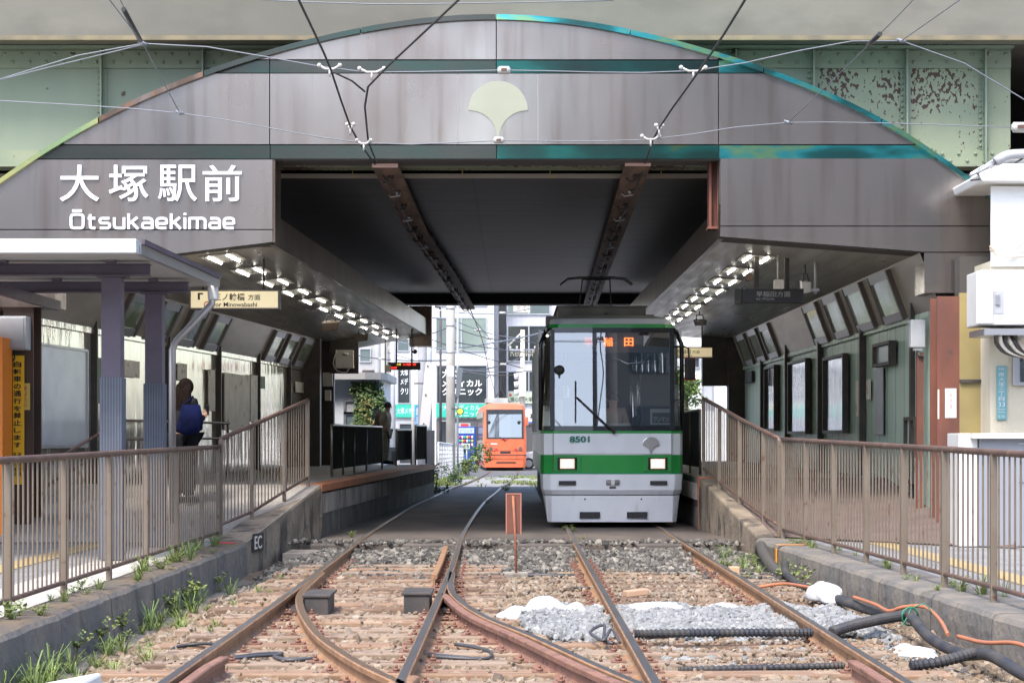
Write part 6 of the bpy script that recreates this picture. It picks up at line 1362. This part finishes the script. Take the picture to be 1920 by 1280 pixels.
def weed(kind, seed):
    g = random.Random(seed); t = thing("weed_tuft", "x", "weed")
    m = MB()
    if kind == 'grass': blades(m, (0,0,0), 40, .15, .15, g, .0032)
    elif kind == 'tall': blades(m, (0,0,0), 24, .26, .24, g, .004)
    else:
        for _ in range(9):
            a = g.uniform(0,6.28); ln = g.uniform(.06,.15); tip = V(math.cos(a)*ln*.9, math.sin(a)*ln*.9, g.uniform(.04,.16))
            for k in range(12):
                p = tip*(k/12); d = Vector((g.gauss(0,1),g.gauss(0,1),.4)).normalized(); leaf_quad(m, p, d, Vector((g.gauss(0,.5),g.gauss(0,.5),1)).normalized(), .034*g.uniform(.5,1.2), .009)
    m.build("leaves", m_leaf[{'grass':2,'tall':0,'leafy':2}[kind]], t)
    s_ = MB(); s_.tube([(0,0,-.03),(0,0,.03)], .006, 5); s_.build("stem", m_leaf[1], t); return t
def slab_foliage(x0,y0,z0,x1,y1,z1,n,size,seed):
    g = random.Random(seed); m = MB()
    for _ in range(n):
        z = g.uniform(z0,z1); q = (z-z0)/(z1-z0); wob = .12*math.sin(z*5+seed)+.08*math.sin(z*11)
        p = V(g.uniform(x0,x1)+wob*g.choice((0,1)), g.uniform(y0,y1)-abs(g.gauss(0,.06)), z)
        if (math.sin(p.x*9+seed)+math.sin(z*7+p.x*4)) < -.95 and g.random() < .8: continue
        leaf_quad(m, p, Vector((g.gauss(0,.7),-.3+g.gauss(0,.3),-.6+g.gauss(0,.5))).normalized(), Vector((g.gauss(0,.4),-1,.5+g.gauss(0,.3))).normalized(), size*g.uniform(.6,1.3), size*.3)
    return m
protos = {'grass': weed('grass', 1), 'tall': weed('tall', 2), 'leafy': weed('leafy', 3)}; used = set()
def put(kind, x, y, z, sc, label, group):
    if kind in used: o = dup(protos[kind])
    else: o = protos[kind]; used.add(kind)
    o.location = (x,y,z); o.scale = (sc,)*3; o.rotation_euler.z = rnd.uniform(0,6.28); o['label'] = label; o['group'] = group; return o
LKT = ("green weed tuft growing from the top of the left kerb along the fence", "weeds on top of the left kerb")
for kd, y, dx, sc in (("leafy",13.5,-.22,1.3),("leafy",13.75,-.3,1.0),("leafy",16.1,-.35,.9),("grass",17.3,-.1,1.0),("grass",18.3,-.25,1.1),("leafy",18.6,-.15,1.2),("grass",19.6,-.2,1.2),("tall",20.0,-.12,.8),("grass",20.6,-.3,1.1),("grass",21.6,-.3,1.0),("tall",22.4,-.25,.7),("grass",22.7,-.28,.9)):
    put(kd, kx_l(y)+dx, y, .09, sc, *LKT)
LKF = ("grass and weeds hanging on the lower ledge of the left kerb wall", "weeds on the ledge of the left kerb")
for kd, y, dx, sc in (("tall",12.0,.12,1.0),("tall",12.6,.16,1.1),("grass",12.9,.2,1.2),("tall",13.3,.1,1.0),("grass",13.8,.12,1.1),("leafy",14.4,.03,1.1),("tall",14.7,.2,.7),("leafy",15.2,.03,1.3),("leafy",16.0,.03,1.1),("tall",16.8,.1,1.0),("grass",17.0,.14,1.1),("leafy",18.0,.05,1.2),("leafy",18.9,.06,1.5),("leafy",19.3,.05,1.6),("leafy",20.8,.05,1.0)):
    put(kd, kx_l(y)+dx, y, -.31 if dx > .06 else -.2, sc, *LKF)
LB = ("green grass tuft growing in the ballast beside the left track", "weeds in the ballast left of the track")
for kd, x, y, sc in (("grass",-2.62,12.6,.9),("grass",-2.45,12.9,.8),("tall",-2.8,12.3,.8),("grass",-2.75,15.9,.9),("grass",-2.85,16.4,.9),("grass",-2.6,17.8,.6),("grass",-2.45,20.1,.6),("grass",-1.75,20.5,.4),("grass",-2.75,14.2,.7)):
    put(kd, x, y, bedz(x,y)+.01, sc, *LB)
RK = ("green weed tuft growing on the right kerb below the fence", "weeds on the right kerb")
for kd, y, dx, sc in (("grass",15.6,.38,1.1),("grass",15.9,.30,.9),("grass",18.6,.34,.8),("grass",18.9,.4,.7),("leafy",22.9,.3,.8),("grass",22.7,.36,.8),("tall",15.4,.5,.6)): put(kd, kx_r(y)+dx, y, .09, sc, *RK)
RB = ("green weeds growing beside the tram's right rail at the end of the kerb", "weeds at the end of the right kerb")
for kd, x, y, sc in (("tall",2.72,22.6,.7),("grass",2.62,21.9,1.0),("grass",2.72,21.3,1.0),("grass",2.5,22.4,.8),("leafy",2.93,20.6,1.6),("leafy",2.98,20.2,1.5),("tall",3.0,21.4,.8),("leafy",2.98,19.2,1.0),("grass",2.35,21.5,.6),("tall",2.9,23.0,.7),("grass",2.05,21.3,.5)): put(kd, x, y, -.18, sc, *RB)
SB = ("tiny green weed growing from a joint of the track paving under the bridge", "weeds in the track paving")
for kd, x, y, sc in (("leafy",.74,28.6,.7),("leafy",.88,28.4,.8),("leafy",.92,26.0,.6),("grass",-2.25,26.6,.7),("leafy",-.55,40,.9),("leafy",-.2,49,1.6),("leafy",.6,49.5,1.5),("leafy",1.0,51,1.5),("leafy",-1.95,46.5,2.0)): put(kd, x, y, -.025, sc, *SB)
for _ in range(26):
    y = 11.5+11*rnd.random(); put(rnd.choice(("leafy","grass","grass","leafy")), kx_l(y)+rnd.uniform(-.34,-.05), y, .09, rnd.uniform(.35,.8), *LKT)
for _ in range(30):
    y = 11.5+10*rnd.random(); q = rnd.uniform(.05,.3); put(rnd.choice(("leafy","tall","grass","grass")), kx_l(y)+q, y, -.31, rnd.uniform(.4,1.0), *LKF)
for _ in range(16):
    y = 12+9*rnd.random(); x = kx_l(y)+rnd.uniform(.35,.95); put("grass", x, y, bedz(x,y)+.01, rnd.uniform(.3,.7), *LB)
for _ in range(12):
    y = 12.5+11*rnd.random(); put(rnd.choice(("leafy","grass")), kx_r(y)+rnd.uniform(.1,.5), y, .09, rnd.uniform(.3,.7), *RK)
for _ in range(12):
    y = 19.5+4.2*rnd.random(); x = rnd.uniform(2.35,2.95); put(rnd.choice(("leafy","grass","tall")), x, y, bedz(x,y), rnd.uniform(.35,.8), *RB)
def shrub(name, label, cat, c, rad, n, size, mat, seed, trunk=None):
    t = thing(name, label, cat, (c[0], c[1], c[2]-rad[2])); foliage(c, rad, n, size, seed).build("foliage", mat, t)
    m = MB()
    for k in range(3 if not trunk else 1):
        m.tube([(c[0]+(k-1)*.05*(0 if trunk else 1),c[1],c[2]-rad[2]-(trunk or .1)),(c[0]+(k-1)*rad[0]*.3*(0 if trunk else 1),c[1],c[2]+rad[2]*.3)], [.12 if trunk else .02, .05 if trunk else .01], 7)
    m.build("trunk" if trunk else "stem", m_bark, t); return t
shrub("shrub", "green leafy shrub at the far end of the left platform face", "shrub", (-2.0,47.2,.25), (.35,.6,.5), 500, .12, m_leaf[0], 11)
shrub("shrub", "bright yellow green rounded shrub in front of the orange tram", "shrub", (P(876,868,82).x,82,.12), (.45,.7,.42), 800, .14, m_leaf[2], 12)
shrub("shrub", "dark green low shrub behind the bright rounded one", "shrub", (P(895,848,92).x,92,.55), (.7,.6,.5), 600, .15, m_leaf[1], 13)
shrub("shrub", "dusty grey green bush at the foot of the white mesh fence", "shrub", (P(852,880,62).x,61,.15), (.35,.8,.35), 500, .10, m_leaf[1], 14)
def ivy(label, x0, x1, y0, y1, d, n, mat, seed):
    a, b = P(x0,y1,d), P(x1,y0,d); t = thing("climbing_plant", label, "plant", (a.x,d,a.z)); slab_foliage(a.x,d-.22,a.z,b.x,d-.03,b.z,n,.10,seed).build("foliage", mat, t)
    m = MB(); m.tube([(a.x+.2,d-.05,gh(d)),(a.x+.25,d-.05,b.z-.2)], [.03,.01], 6); m.build("stem", m_bark, t)
ivy("mixed green climbing plant covering the corner of the low white building", 666, 697, 716, 845, 57, 2600, M("ivy_leaf", (.06,.11,.03), .6, island=[(.04,.085,.02),(.10,.15,.035),(.06,.11,.025)]), 15)
ivy("darker climbing plant hanging right of the first one on the low white building", 698, 720, 714, 815, 57.2, 1700, m_leaf[1], 16)
ivy("reddish tinged climbing plant in the middle of the white building's corner", 680, 697, 745, 842, 56.9, 110, m_leaf[3], 17)
shrub("tree", "small leafy street tree seen between the green tram and the right canopy", "tree", (P(1288,722,80).x,80,P(0,728,80).z), (.8,.8,1.0), 1200, .2, m_leaf[0], 18, trunk=2.0)
g_ = random.Random(3); m = MB()
for _ in range(3600):
    y = 56 + 21*g_.random(); x = -3.2 + 5.2*g_.random(); 
    if (wn2(x*.6, y*.25) < .15 or 64 < y < 70) and x > -2.2: continue
    blades(m, (x,y,gh(y)+.0), 2, .11 if x > -2.0 else .24, .12, g_, .010)
stuff(m.build("grass", m_leaf[2]), "bright green grass growing along and between the rails beyond the bridge", "grass")

# ================================================================ BEYOND THE BRIDGE
m_bw = M("white_wall_panel", (.62,.63,.64), .6, 0, (.56,.57,.59), .6); add_seams(m_bw, 0, 2.2, .03, .8, .01); add_seams(m_bw, 2, 2.6, .03, .8, .01)
m_bt = M("pale_wall_tile", (.52,.52,.56), .6, 0, (.46,.46,.50), 1.2); add_seams(m_bt, 0, .3, .02, .85, .005); add_seams(m_bt, 2, .12, .02, .85, .005)
m_bg = M("grey_wall", (.36,.36,.37), .8, 0, (.29,.29,.30), .6, c3=(.22,.22,.22), ns3=2, st3=(2,2,.3), th3=.62)
m_wg = M("window_glass_green", (.16,.21,.21), .08, .5, (.22,.27,.27), .4); m_wd = M("window_glass_dark", (.035,.04,.045), .08, .2, (.06,.07,.075), .5)
m_greenb = M("clinic_green", (.02,.36,.26), .5); m_bluesign = M("blue_sign", (.03,.18,.50), .5); m_palesign = M("pale_green_sign", (.42,.50,.38), .5)
def bldg(label, x0, x1, ytop, d, depth, mat, cat="building"):
    a, b = P(x0,0,d), P(x1,ytop,d); t = thing("building", label, cat, (a.x,d,gh(d)))
    m = MB(); m.box(a.x,d,gh(d)-.2,b.x,d+depth,b.z); m.build("wall", mat, t); return t
def win(t, x0, y0, x1, y1, d, mat, mull=0, fr=None):
    a, b = P(x0,y1,d), P(x1,y0,d); m = MB(); w = .07
    for q in ((a.x-w,a.z-w,a.x,b.z+w),(b.x,a.z-w,b.x+w,b.z+w),(a.x,a.z-w,b.x,a.z),(a.x,b.z,b.x,b.z+w)): m.box(q[0],d-.10,q[1],q[2],d-.002,q[3])
    for k in range(mull): x = a.x+(b.x-a.x)*(k+1)/(mull+1); m.box(x-.04,d-.09,a.z,x+.04,d-.004,b.z)
    f = m.build("window_frame", fr or m_alu, t); m = MB(); m.box(a.x,d-.05,a.z,b.x,d-.006,b.z); m.build("pane", mat, f); return f
def blt(t, txt, x0, x1, y0, y1, d, mat, bold=.01): return lt(txt, x0, x1, y0, y1, t, mat, d, bold)
def board(t, name, x0, y0, x1, y1, d, mat, th=.12):
    a, b = P(x0,y1,d), P(x1,y0,d); m = MB(); m.box(a.x,d-th,a.z,b.x,d-.002,b.z); return m.build(name, mat, t)
d = 112.
cb = bldg("white panelled medical clinic building with large dark window lettering beyond the bridge", 736, 926, 380, d, 14, m_bw)
win(cb, 819, 597, 911, 657, d, m_wg, 1); win(cb, 819, 500, 911, 572, d, m_wg, 1); win(cb, 747, 595, 766, 657, d, m_wg); win(cb, 747, 500, 766, 572, d, m_wg)
win(cb, 820, 686, 912, 755, d, m_wd, 0); win(cb, 747, 686, 768, 755, d, m_wd)
m_sign_w = M("window_lettering_white", (.74,.76,.76), .5)
blt(cb, "大塚", 829, 858, 692, 708, d-.06, m_sign_w, .015); blt(cb, "メディカル", 829, 904, 711, 725, d-.06, m_sign_w, .02); blt(cb, "クリニック", 829, 904, 727, 741, d-.06, m_sign_w, .02)
blt(cb, "大塚", 751, 765, 692, 704, d-.06, m_sign_w, .01); blt(cb, "メデ", 751, 765, 709, 721, d-.06, m_sign_w, .01); blt(cb, "クリ", 751, 765, 727, 739, d-.06, m_sign_w, .01)
board(cb, "sign_band", 740, 758, 797, 782, d, m_greenb, .2); board(cb, "sign_band", 818, 757, 914, 782, d, m_greenb, .2)
m_sgl = M("sign_lettering_pale", (.55,.72,.66), .5)
blt(cb, "大塚メディカル", 744, 794, 764, 776, d-.205, m_sgl, .01); blt(cb, "大塚メディカル", 830, 900, 758.5, 769, d-.205, m_sgl, .01); blt(cb, "クリニック", 848, 900, 771, 781, d-.205, m_sgl, .01)
board(cb, "shopfront", 742, 785, 797, 872, d, m_bg, .06); board(cb, "shopfront", 818, 785, 914, 872, d, M("dark_shopfront", (.08,.08,.085), .5), .06)
win(cb, 826, 790, 850, 868, d-.06, m_wd); win(cb, 750, 795, 775, 868, d-.06, m_wd)
tb = bldg("pale tiled office building with shop signs behind the two trams", 949, 1292, 330, d+3, 14, m_bt); d2 = d+3
for y0, y1 in ((500,560),(563,588),(612,676),(697,733)): win(tb, 953, y0, 1030, y1, d2, m_wd if y0 != 563 else m_wg, 1); win(tb, 1060, y0, 1150, y1, d2, m_wd, 2); win(tb, 1180, y0, 1270, y1, d2, m_wd, 2)
board(tb, "blind", 962, 566, 994, 586, d2-.055, m_paper, .02); blt(tb, "ミネ", 969, 988, 570, 580, d2-.08, bpy.data.materials["pale_sign_text"])
blt(tb, "Reunion", 957, 1003, 653, 668, d2-.06, M("gold_lettering", (.34,.32,.24), .5), .01)
board(tb, "sign_band", 952, 735, 1034, 756, d2, m_palesign, .2); blt(tb, "居心家 大塚店", 957, 1006, 744, 753, d2-.205, m_ink, .01)
m = MB(); q = P(957,740,d2-.22); m.ball((q.x,d2-.2,q.z), .09, 8, 0, (1,.3,1)); m.build("sign_mark", m_red, tb)
board(tb, "sign_band", 985, 770, 1036, 790, d2, m_sign_w, .2); board(tb, "sign_stripe", 985, 790, 1036, 793, d2, m_bluesign, .2); blt(tb, "補聴器", 993, 1031, 774, 787, d2-.205, m_ink, .02)
board(tb, "shopfront", 955, 796, 1036, 872, d2, bpy.data.materials["dark_shopfront"], .05); win(tb, 1005, 797, 1030, 862, d2-.05, m_wg)
m = MB(); q = P(930,0,d+1); m.box(q.x-.15,d+1,-.5,q.x+.15,d+1.3,20); solo("drain_shaft", m, m_bg, "dark grey drain shaft in the gap between the clinic and the tiled building", "pipe")
m = MB(); m.box(P(915,0,d+8).x,d+8,-.5,P(955,0,d+8).x,d+10,16); solo("building", m, m_bw, "narrow white building deep in the gap right of the clinic", "building")
d3 = 118.
lb = bldg("grey tall building with pale windows behind the poles left of the clinic", 560, 734, 300, d3, 12, m_bg)
for x in (600, 640, 676, 708):
    for y0 in (560, 620, 655, 700): win(lb, x, y0, x+18, y0+22, d3, m_wg)
board(lb, "dark_sign", 680, 694, 718, 728, d3, m_black, .3)
# low white building at the platform end with a curved roof edge
d = 57.; lw = thing("building", "low smooth white station building with a flat overhanging roof left of the platform end", "building", (P(640,0,d).x, d, gh(d)))
a, b = P(560,712,d), P(712,712,d); m = MB(); m.box(a.x-4,d,gh(d),b.x,d+5,b.z); m.build("wall", M("smooth_white_wall", (.50,.53,.57), .7, 0, (.45,.48,.52), .8), lw)
m = MB(); zt = P(0,702,d).z; m.prism([(a.x-4,d-.5,b.z+.002),(b.x-.4,d-.5,b.z+.002),(b.x+.05,d-.2,b.z+.002),(b.x+.2,d+.3,b.z+.002),(b.x+.2,d+5,b.z+.002),(a.x-4,d+5,b.z+.002)], (0,0,zt-b.z+.05)); m.build("roof_slab", M("roof_edge_grey", (.34,.34,.33), .7), lw)
f = win(lw, 649, 753, 664, 772, d, m_greybox); win(lw, 649, 776, 664, 800, d, m_wg)
m = MB(); q = P(658,737,d); m.box(q.x-.04,d-.1,q.z-.06,q.x+.04,d-.001,q.z+.06); m.build("wall_lamp", m_greybox, lw)
# far right beyond the tram
d = 92.; rb = bldg("bright white building seen between the tram and the right canopy", 1262, 1420, 560, d, 10, m_wht)
win(rb, 1283, 672, 1310, 688, d, m_wd); win(rb, 1318, 700, 1335, 770, d, m_greybox)
d = 78.; m = MB(); m.box(P(1275,0,d).x,d,gh(d),P(1345,0,d).x,d+.2,P(0,770,d).z); solo("boundary_wall", m, m_wht, "low white wall beneath the street tree right of the green tram", "wall")
# poles, lamps and signals
m_pole = M("concrete_pole", (.46,.43,.38), .8, 0, (.40,.37,.33), 2)
def pole(label, x, ytop, d, r, mat=m_pole, name="utility_pole", cat="utility pole"):
    q = P(x,ytop,d); t = thing(name, label, cat, (q.x,d,gh(d))); m = MB(); m.tube([(q.x,d,gh(d)-.1),(q.x,d,q.z)], [r*1.1,r*.92], 14); m.build("shaft", mat, t); return t, q.x
t, x = pole("thick pale concrete utility pole standing left of the orange tram", 845, 380, 72, .165); d = 72
for y_, w in ((578,.9),(610,.55),(660,.5)):
    m = MB(); z = P(0,y_,d).z; m.tube([(x-.17,d-.03,z),(x+.17,d-.03,z)], .19, 10) if False else m.cyl((x,d,z-.04),(x,d,z+.04),.18,12); m.build("band", m_alu, t)
m = MB(); m.tube([(x+.26,d,-.3),(x+.26,d,P(0,560,d).z)], .04, 8); m.build("riser_pipe", m_greybox, t)
board(t, "number_plate", 840, 686, 850, 706, d-.17, m_sign_w, .01)
m = MB(); a, b = P(853,745,d), P(868,690,d); m.prism([(a.x+.02,d-.1,a.z),(b.x-.1,d-.1,a.z+.1),(b.x,d-.1,b.z),(a.x+.1,d-.1,b.z+.05)], (0,.06,0)); m.build("side_board", M("board_back_grey", (.10,.115,.13), .6), t)
t = thing("warning_lamp", "lit round yellow signal lamp on the thick concrete pole", "signal", P(863,771,72)); q = P(863,771,71.8); m = MB(); m.cyl((q.x,71.9,q.z),(q.x,71.6,q.z),.13,14); m.build("housing", m_black2, t); m = MB(); m.cyl((q.x,71.6,q.z),(q.x,71.57,q.z),.095,14); m.build("lens", M("amber_lens", (.6,.35,.03), .4, emit=(1,.6,.05), es=.5), t); m = MB(); m.beam((q.x,71.85,q.z+.1),(P(845,0,72).x,71.85,q.z+.1),.04,.04); m.build("arm", m_black2, t)
t, x = pole("slim pale utility pole with cross arm standing behind the orange tram", 980, 618, 100.5, .125); d = 100.5; z = P(0,625,d).z
m = MB(); m.tube([(x-.75,d,z-.65),(x-.1,d,z)], .05, 6); m.build("brace_arm", m_porc, t); m = MB(); m.box(x-.7,d-.05,z-.9,x+.7,d+.05,z-.82); m.build("cross_arm", m_alu, t)
for k in (-.65,-.3,.65): m = MB(); m.cyl((x+k,d,z-.82),(x+k,d,z-.66),.05,8); m.build("insulator", m_porc, t)
t = thing("traffic_signal", "white traffic signal seen edge on, mounted on the slim pole", "traffic light", P(974,720,100)); q = P(974,720,100.2)
m = MB(); m.box(q.x-.05,100.1,q.z-.65,q.x+.35,100.3,q.z+.65); m.build("casing", m_white, t, .03)
for k in (-.42,0,.42): m = MB(); m.tube([(q.x-.05,100.2,q.z+k),(q.x-.28,100.2,q.z+k-.02)], [.17,.15], 10); m.build("visor", m_white, t)
t, x = pole("thin black street lamp post left of the concrete pole", 826, 582, 84, .055, m_black2, "lamp_post", "street lamp"); m = MB(); z = P(0,580,84).z; m.tube([(x,84,z),(x-.05,84,z+.1),(x-.25,84,z+.12)], .05, 6); m.build("lamp_head", m_black2, t)
pole("pale grey tubular pole behind the leaning white board", 737, 560, 78, .10, m_greybox); pole("grey brown concrete pole left of the departure board", 720, 480, 96, .17, m_pole); pole("dark concrete pole behind the departure board rods", 708, 500, 100, .16, m_bg); pole("grey concrete pole behind the leaning white board", 792, 480, 90, .22, m_bg); pole("pale tubular pole right of the leaning white board", 806, 500, 86, .10, m_greybox)
t = thing("leaning_board", "tall white board leaning on a thin white post at the platform end", "sign board", (P(790,0,52.5).x,52.5,gh(51))); d = 57.
pts = [P(786,800,d),P(805,801,d),P(818,682,d),P(798,679,d)]; m = MB(); m.prism(pts, (0,.08,0)); m.build("board", m_letter, t, .01)
for y_ in (686, 740, 794): m = MB(); q = P(802 - (y_-686)*.07,y_,d); m.ball((q.x,d-.01,q.z), .025, 6); m.build("bolt", m_black2, t)
m = MB(); q = P(774,690,d); m.cyl((q.x,d+.1,-.05),(q.x,d+.1,q.z),.048,10); m.build("post", m_white, t); m = MB(); m.box(q.x,d+.08,P(0,720,d).z,P(795,0,d).x,d+.12,P(0,717,d).z); m.build("bracket", m_alu, t)
def vsign(label, x0, y0, x1, y1, d, mat, txt, tm):
    t = thing("shop_sign", label, "sign", P(x0,y1,d)); board(t, "panel", x0, y0, x1, y1, d, mat, .1)
    a = P((x0+x1)/2,y1,d); m = MB(); m.cyl((a.x,d+.0,gh(d)),(a.x,d+.0,a.z+.1),.04,6); m.build("post", m_greybox, t)
    vtext(t, txt, x0+1.5, x1-1.5, y0+3, y1-3, d-.104, tm, bold=.01); return t
vsign("upright white and blue shop sign right of the leaning board", 798, 757, 812, 812, 98, m_sign_w, "手打そば", m_bluesign); vsign("upright blue banner sign left of the white shop sign", 779, 760, 789, 815, 97, m_bluesign, "居酒屋", m_sign_w)
# vending machines, bin, mesh fence, distance plate, car
t = thing("vending_machine", "blue drink vending machine beside the orange tram", "vending machine", (P(873,0,108).x,108,gh(108))); d = 108.
a, b = P(856,872,d), P(892,799,d); m = MB(); m.box(a.x,d,gh(d),b.x,d+.8,b.z); m.build("cabinet", M("vending_blue", (.02,.06,.32), .4), t, .02); board(t, "header", 859, 802, 889, 812, d, M("vending_header", (.40,.50,.72), .4), .03); blt(t, "ドリンク", 863, 886, 804, 810, d-.034, m_bluesign)
for k in range(3):
    for j in range(6): q = P(861+j*4.6,822+k*7,d); m = MB(); m.cyl((q.x+.05,d-.03,q.z),(q.x+.05,d-.03,q.z+.15),.05,8); m.build("can", (m_red, m_sign_w, m_greenb, m_yellow)[(j+k*2) % 4], t)
t = thing("vending_machine", "red topped vending machine partly hidden behind the concrete pole", "vending machine", (P(862,0,110).x,110,gh(110))); d = 110.
a, b = P(862,800,d), P(878,793,d); m = MB(); m.box(P(850,0,d).x,d,gh(d),P(882,0,d).x,d+.8,b.z); m.build("cabinet", m_greybox, t, .02); board(t, "header", 864, 794, 878, 800, d, m_red, .05)
t = thing("mesh_fence", "pale grey welded mesh fence running beside the grass beyond the platform", "fence", (P(822,0,62).x,62,0)); A, B = V(P(822,0,60).x,60,gh(60)), V(P(868,0,84).x,84,gh(84)); m = MB(); n = 60
m_mesh = M("mesh_paint", (.52,.53,.54), .5, .2)
for k in range(n+1): p = A.lerp(B,k/n); m.beam(p+V(0,0,.1), p+V(0,0,1.25), .016, .016, (1,0,0))
for k in range(9): m.beam(A+V(0,0,.12+k*.14), B+V(0,0,.12+k*.14), .014, .014)
m.build("mesh", m_mesh, t)
for k in range(13): p = A.lerp(B,k/12); m = MB(); m.cyl(p, p+V(0,0,1.32), .03, 8); m.build("post", m_mesh, t)
m = MB(); m.tube([A+V(0,0,1.3), B+V(0,0,1.3)], .03, 8); m.build("top_rail", m_mesh, t)
t = thing("distance_plate", "small yellowish plate numbered 15 on a post beside the bright shrub", "sign", (P(876,0,84).x,84,gh(84))); board(t, "plate", 869, 831, 881, 841, 84, m_cream2 if False else m_palesign, .03); blt(t, "15", 871, 879, 833, 839, 83.96, m_ink, .02); m = MB(); q = P(875,841,84); m.cyl((q.x,84.02,gh(84)),(q.x,84.02,q.z+.1),.03,6); m.build("post", m_greybox, t)
boxed("white_panel", "plain white hoarding panel at the end of the left platform", "panel", 800, 806, 815, 880, 54, .1, m_white); boxed("litter_bin", "grey metal bin behind the standing passenger", "bin", 734, 845, 743, 872, 50, .4, m_greybox); 
boxed("white_panel", "pale slanted panel behind the standing passenger's legs", "panel", 726, 838, 742, 872, 52, .1, m_sign_w)
# white car behind the right of the orange tram
def car(label, cx, cy, rz):
    t = thing("parked_car", label, "car", (cx, cy, gh(cy)+.02)); t.rotation_euler.z = rz
    side = [(-2.1,.25),(-2.15,.7),(-1.9,.85),(-1.1,.95),(-.5,1.40),(.9,1.43),(1.7,1.0),(2.1,.9),(2.15,.45),(2.0,.25)]
    m = MB(); n = len(side); vs = []
    for y, sc in ((-.85,.93),(-.80,1),(.80,1),(.85,.93)): vs += [(x*(.985 if sc < 1 else 1), y*(1 if z < 1 else .82), .25+(z-.25)*(.97 if sc < 1 else 1)) for x, z in side]
    m.add(vs, [(i*n+k,i*n+(k+1)%n,(i+1)*n+(k+1)%n,(i+1)*n+k) for i in range(3) for k in range(n)]); m.f += [list(range(n))[::-1],[3*n+k for k in range(n)]]; m.m += [0,0]; m.sm += [False]*2
    m.build("body", M("car_white", (.74,.75,.77), .25) if "car_white" not in bpy.data.materials else bpy.data.materials["car_white"], t, .03, local=True)
    for s_ in (-1, 1):
        m = MB(); yy = s_*.80; m.prism([(-.98,yy,.98),(-.48,yy*.875,1.34),(.85,yy*.875,1.37),(1.35,yy,1.0)], (0,s_*.06,0)); m.build("side_window", m_blackg, t, local=True)
        for x in (-1.3,1.35):
            m = MB(); m.tube([(x,s_*.68,.31),(x,s_*.87,.31)], .31, 20); w_ = m.build("wheel", m_rubber, t, local=True); m = MB(); m.cyl((x,s_*.872,.31),(x,s_*.885,.31),.2,14); m.build("rim", m_alu, w_, local=True)
    for y in (-.6,.6): m = MB(); m.box(-2.17,y-.16,.62,-2.1,y+.16,.74); m.build("headlight", m_chrome, t, local=True)
    m = MB(); m.box(-2.15,-.845,.5,2.1,-.842,.56); m.build("blue_stripe", m_bluesign, t, local=True)
car("white car waiting on the road behind the right side of the orange tram", P(1036,0,104).x, 104, 0)
# wires over the street
k = 0
ws = [((845,598,72),(735,570,95)),((845,612,72),(720,640,96)),((845,655,72),(640,610,96)),((845,675,72),(640,660,98)),((845,598,72),(980,634,100)),((845,612,72),(980,640,100)),((845,655,72),(1090,600,110)),((845,640,72),(1110,665,100)),((845,690,72),(1030,690,105)),((845,700,72),(980,668,100)),((845,585,72),(1000,577,105)),((980,636,100),(1040,640,100)),((980,655,100),(1110,650,100)),((720,600,96),(980,690,100)),((708,655,100),(930,705,110))]
nm = ["highest","second","third","fourth","fifth","sixth","seventh","eighth"]
for (a0, b0) in ws:
    A, B = P(*a0), P(*b0); mid = (A+B)/2 - V(0,0,.18); 
    wire("thin grey utility wire strung among the poles in front of the clinic", [A, A.lerp(B,.25)-V(0,0,.13), mid, A.lerp(B,.75)-V(0,0,.13), B], .022 if k % 3 else .03, m_cab if k % 2 else m_steelwire, 2., "utility_wire")['group'] = "utility wires in front of the clinic"; k += 1
for i in range(14):
    a0, b0 = ws[i % len(ws)]; A, B = P(*a0), P(*b0); p = A.lerp(B,.3+.4*rnd.random())-V(0,0,.16); m = MB(); m.tube([p+V(-.14,0,0),p+V(.14,0,0)], .06, 8); o = solo("wire_insulator", m, m_porc, "small white insulator on the wires in front of the clinic", "insulator", "insulators on the wires in front of the clinic")
wire("drooping pale wire loop hanging from the left trough end towards the orange tram", [P(882,580,50.4),P(905,640,62),P(918,700,75),P(930,742,92)], .016, m_wire, 2.)
# ================================================================ STREET BEHIND THE CAMERA (seen only as reflections)
def back_bldg(label, x0, x1, y, h, mat, gl):
    t = thing("building", label, "building", ((x0+x1)/2, y, -.5)); m = MB(); m.box(x0,y-12,-.5,x1,y,h); m.build("wall", mat, t)
    for z in np.arange(3.2, h-1.5, 3.2):
        m = MB(); m.box(x0+.6,y+.002,z,x1-.6,y+.05,z+1.5); m.build("window", gl, t)
back_bldg("pale tiled tower block across the street from the station", .3, 3.4, -46, 40, m_bt, m_wg)
back_bldg("unseen low cream house added for reflections in the windscreen", -2.6, .6, -40, 13, m_stuc, m_wd)  # unseen house, added to put detail into the windscreen reflection
back_bldg("unseen slim grey tower added for reflections in the windscreen", 3.5, 4.9, -52, 30, m_bg, m_wg)  # unseen tower, added beside the tiled one for the windscreen reflection
back_bldg("dark glazed office block across the street on the right", 5.2, 34, -36, 26, M("brown_office_wall", (.22,.205,.19), .7), m_wd)
back_bldg("unseen grey shop building on the left, heightened to darken the portal reflection", -42, -9, -38, 21, m_bw, m_wd)  # unseen; raised so the portal's left side reflects less sky
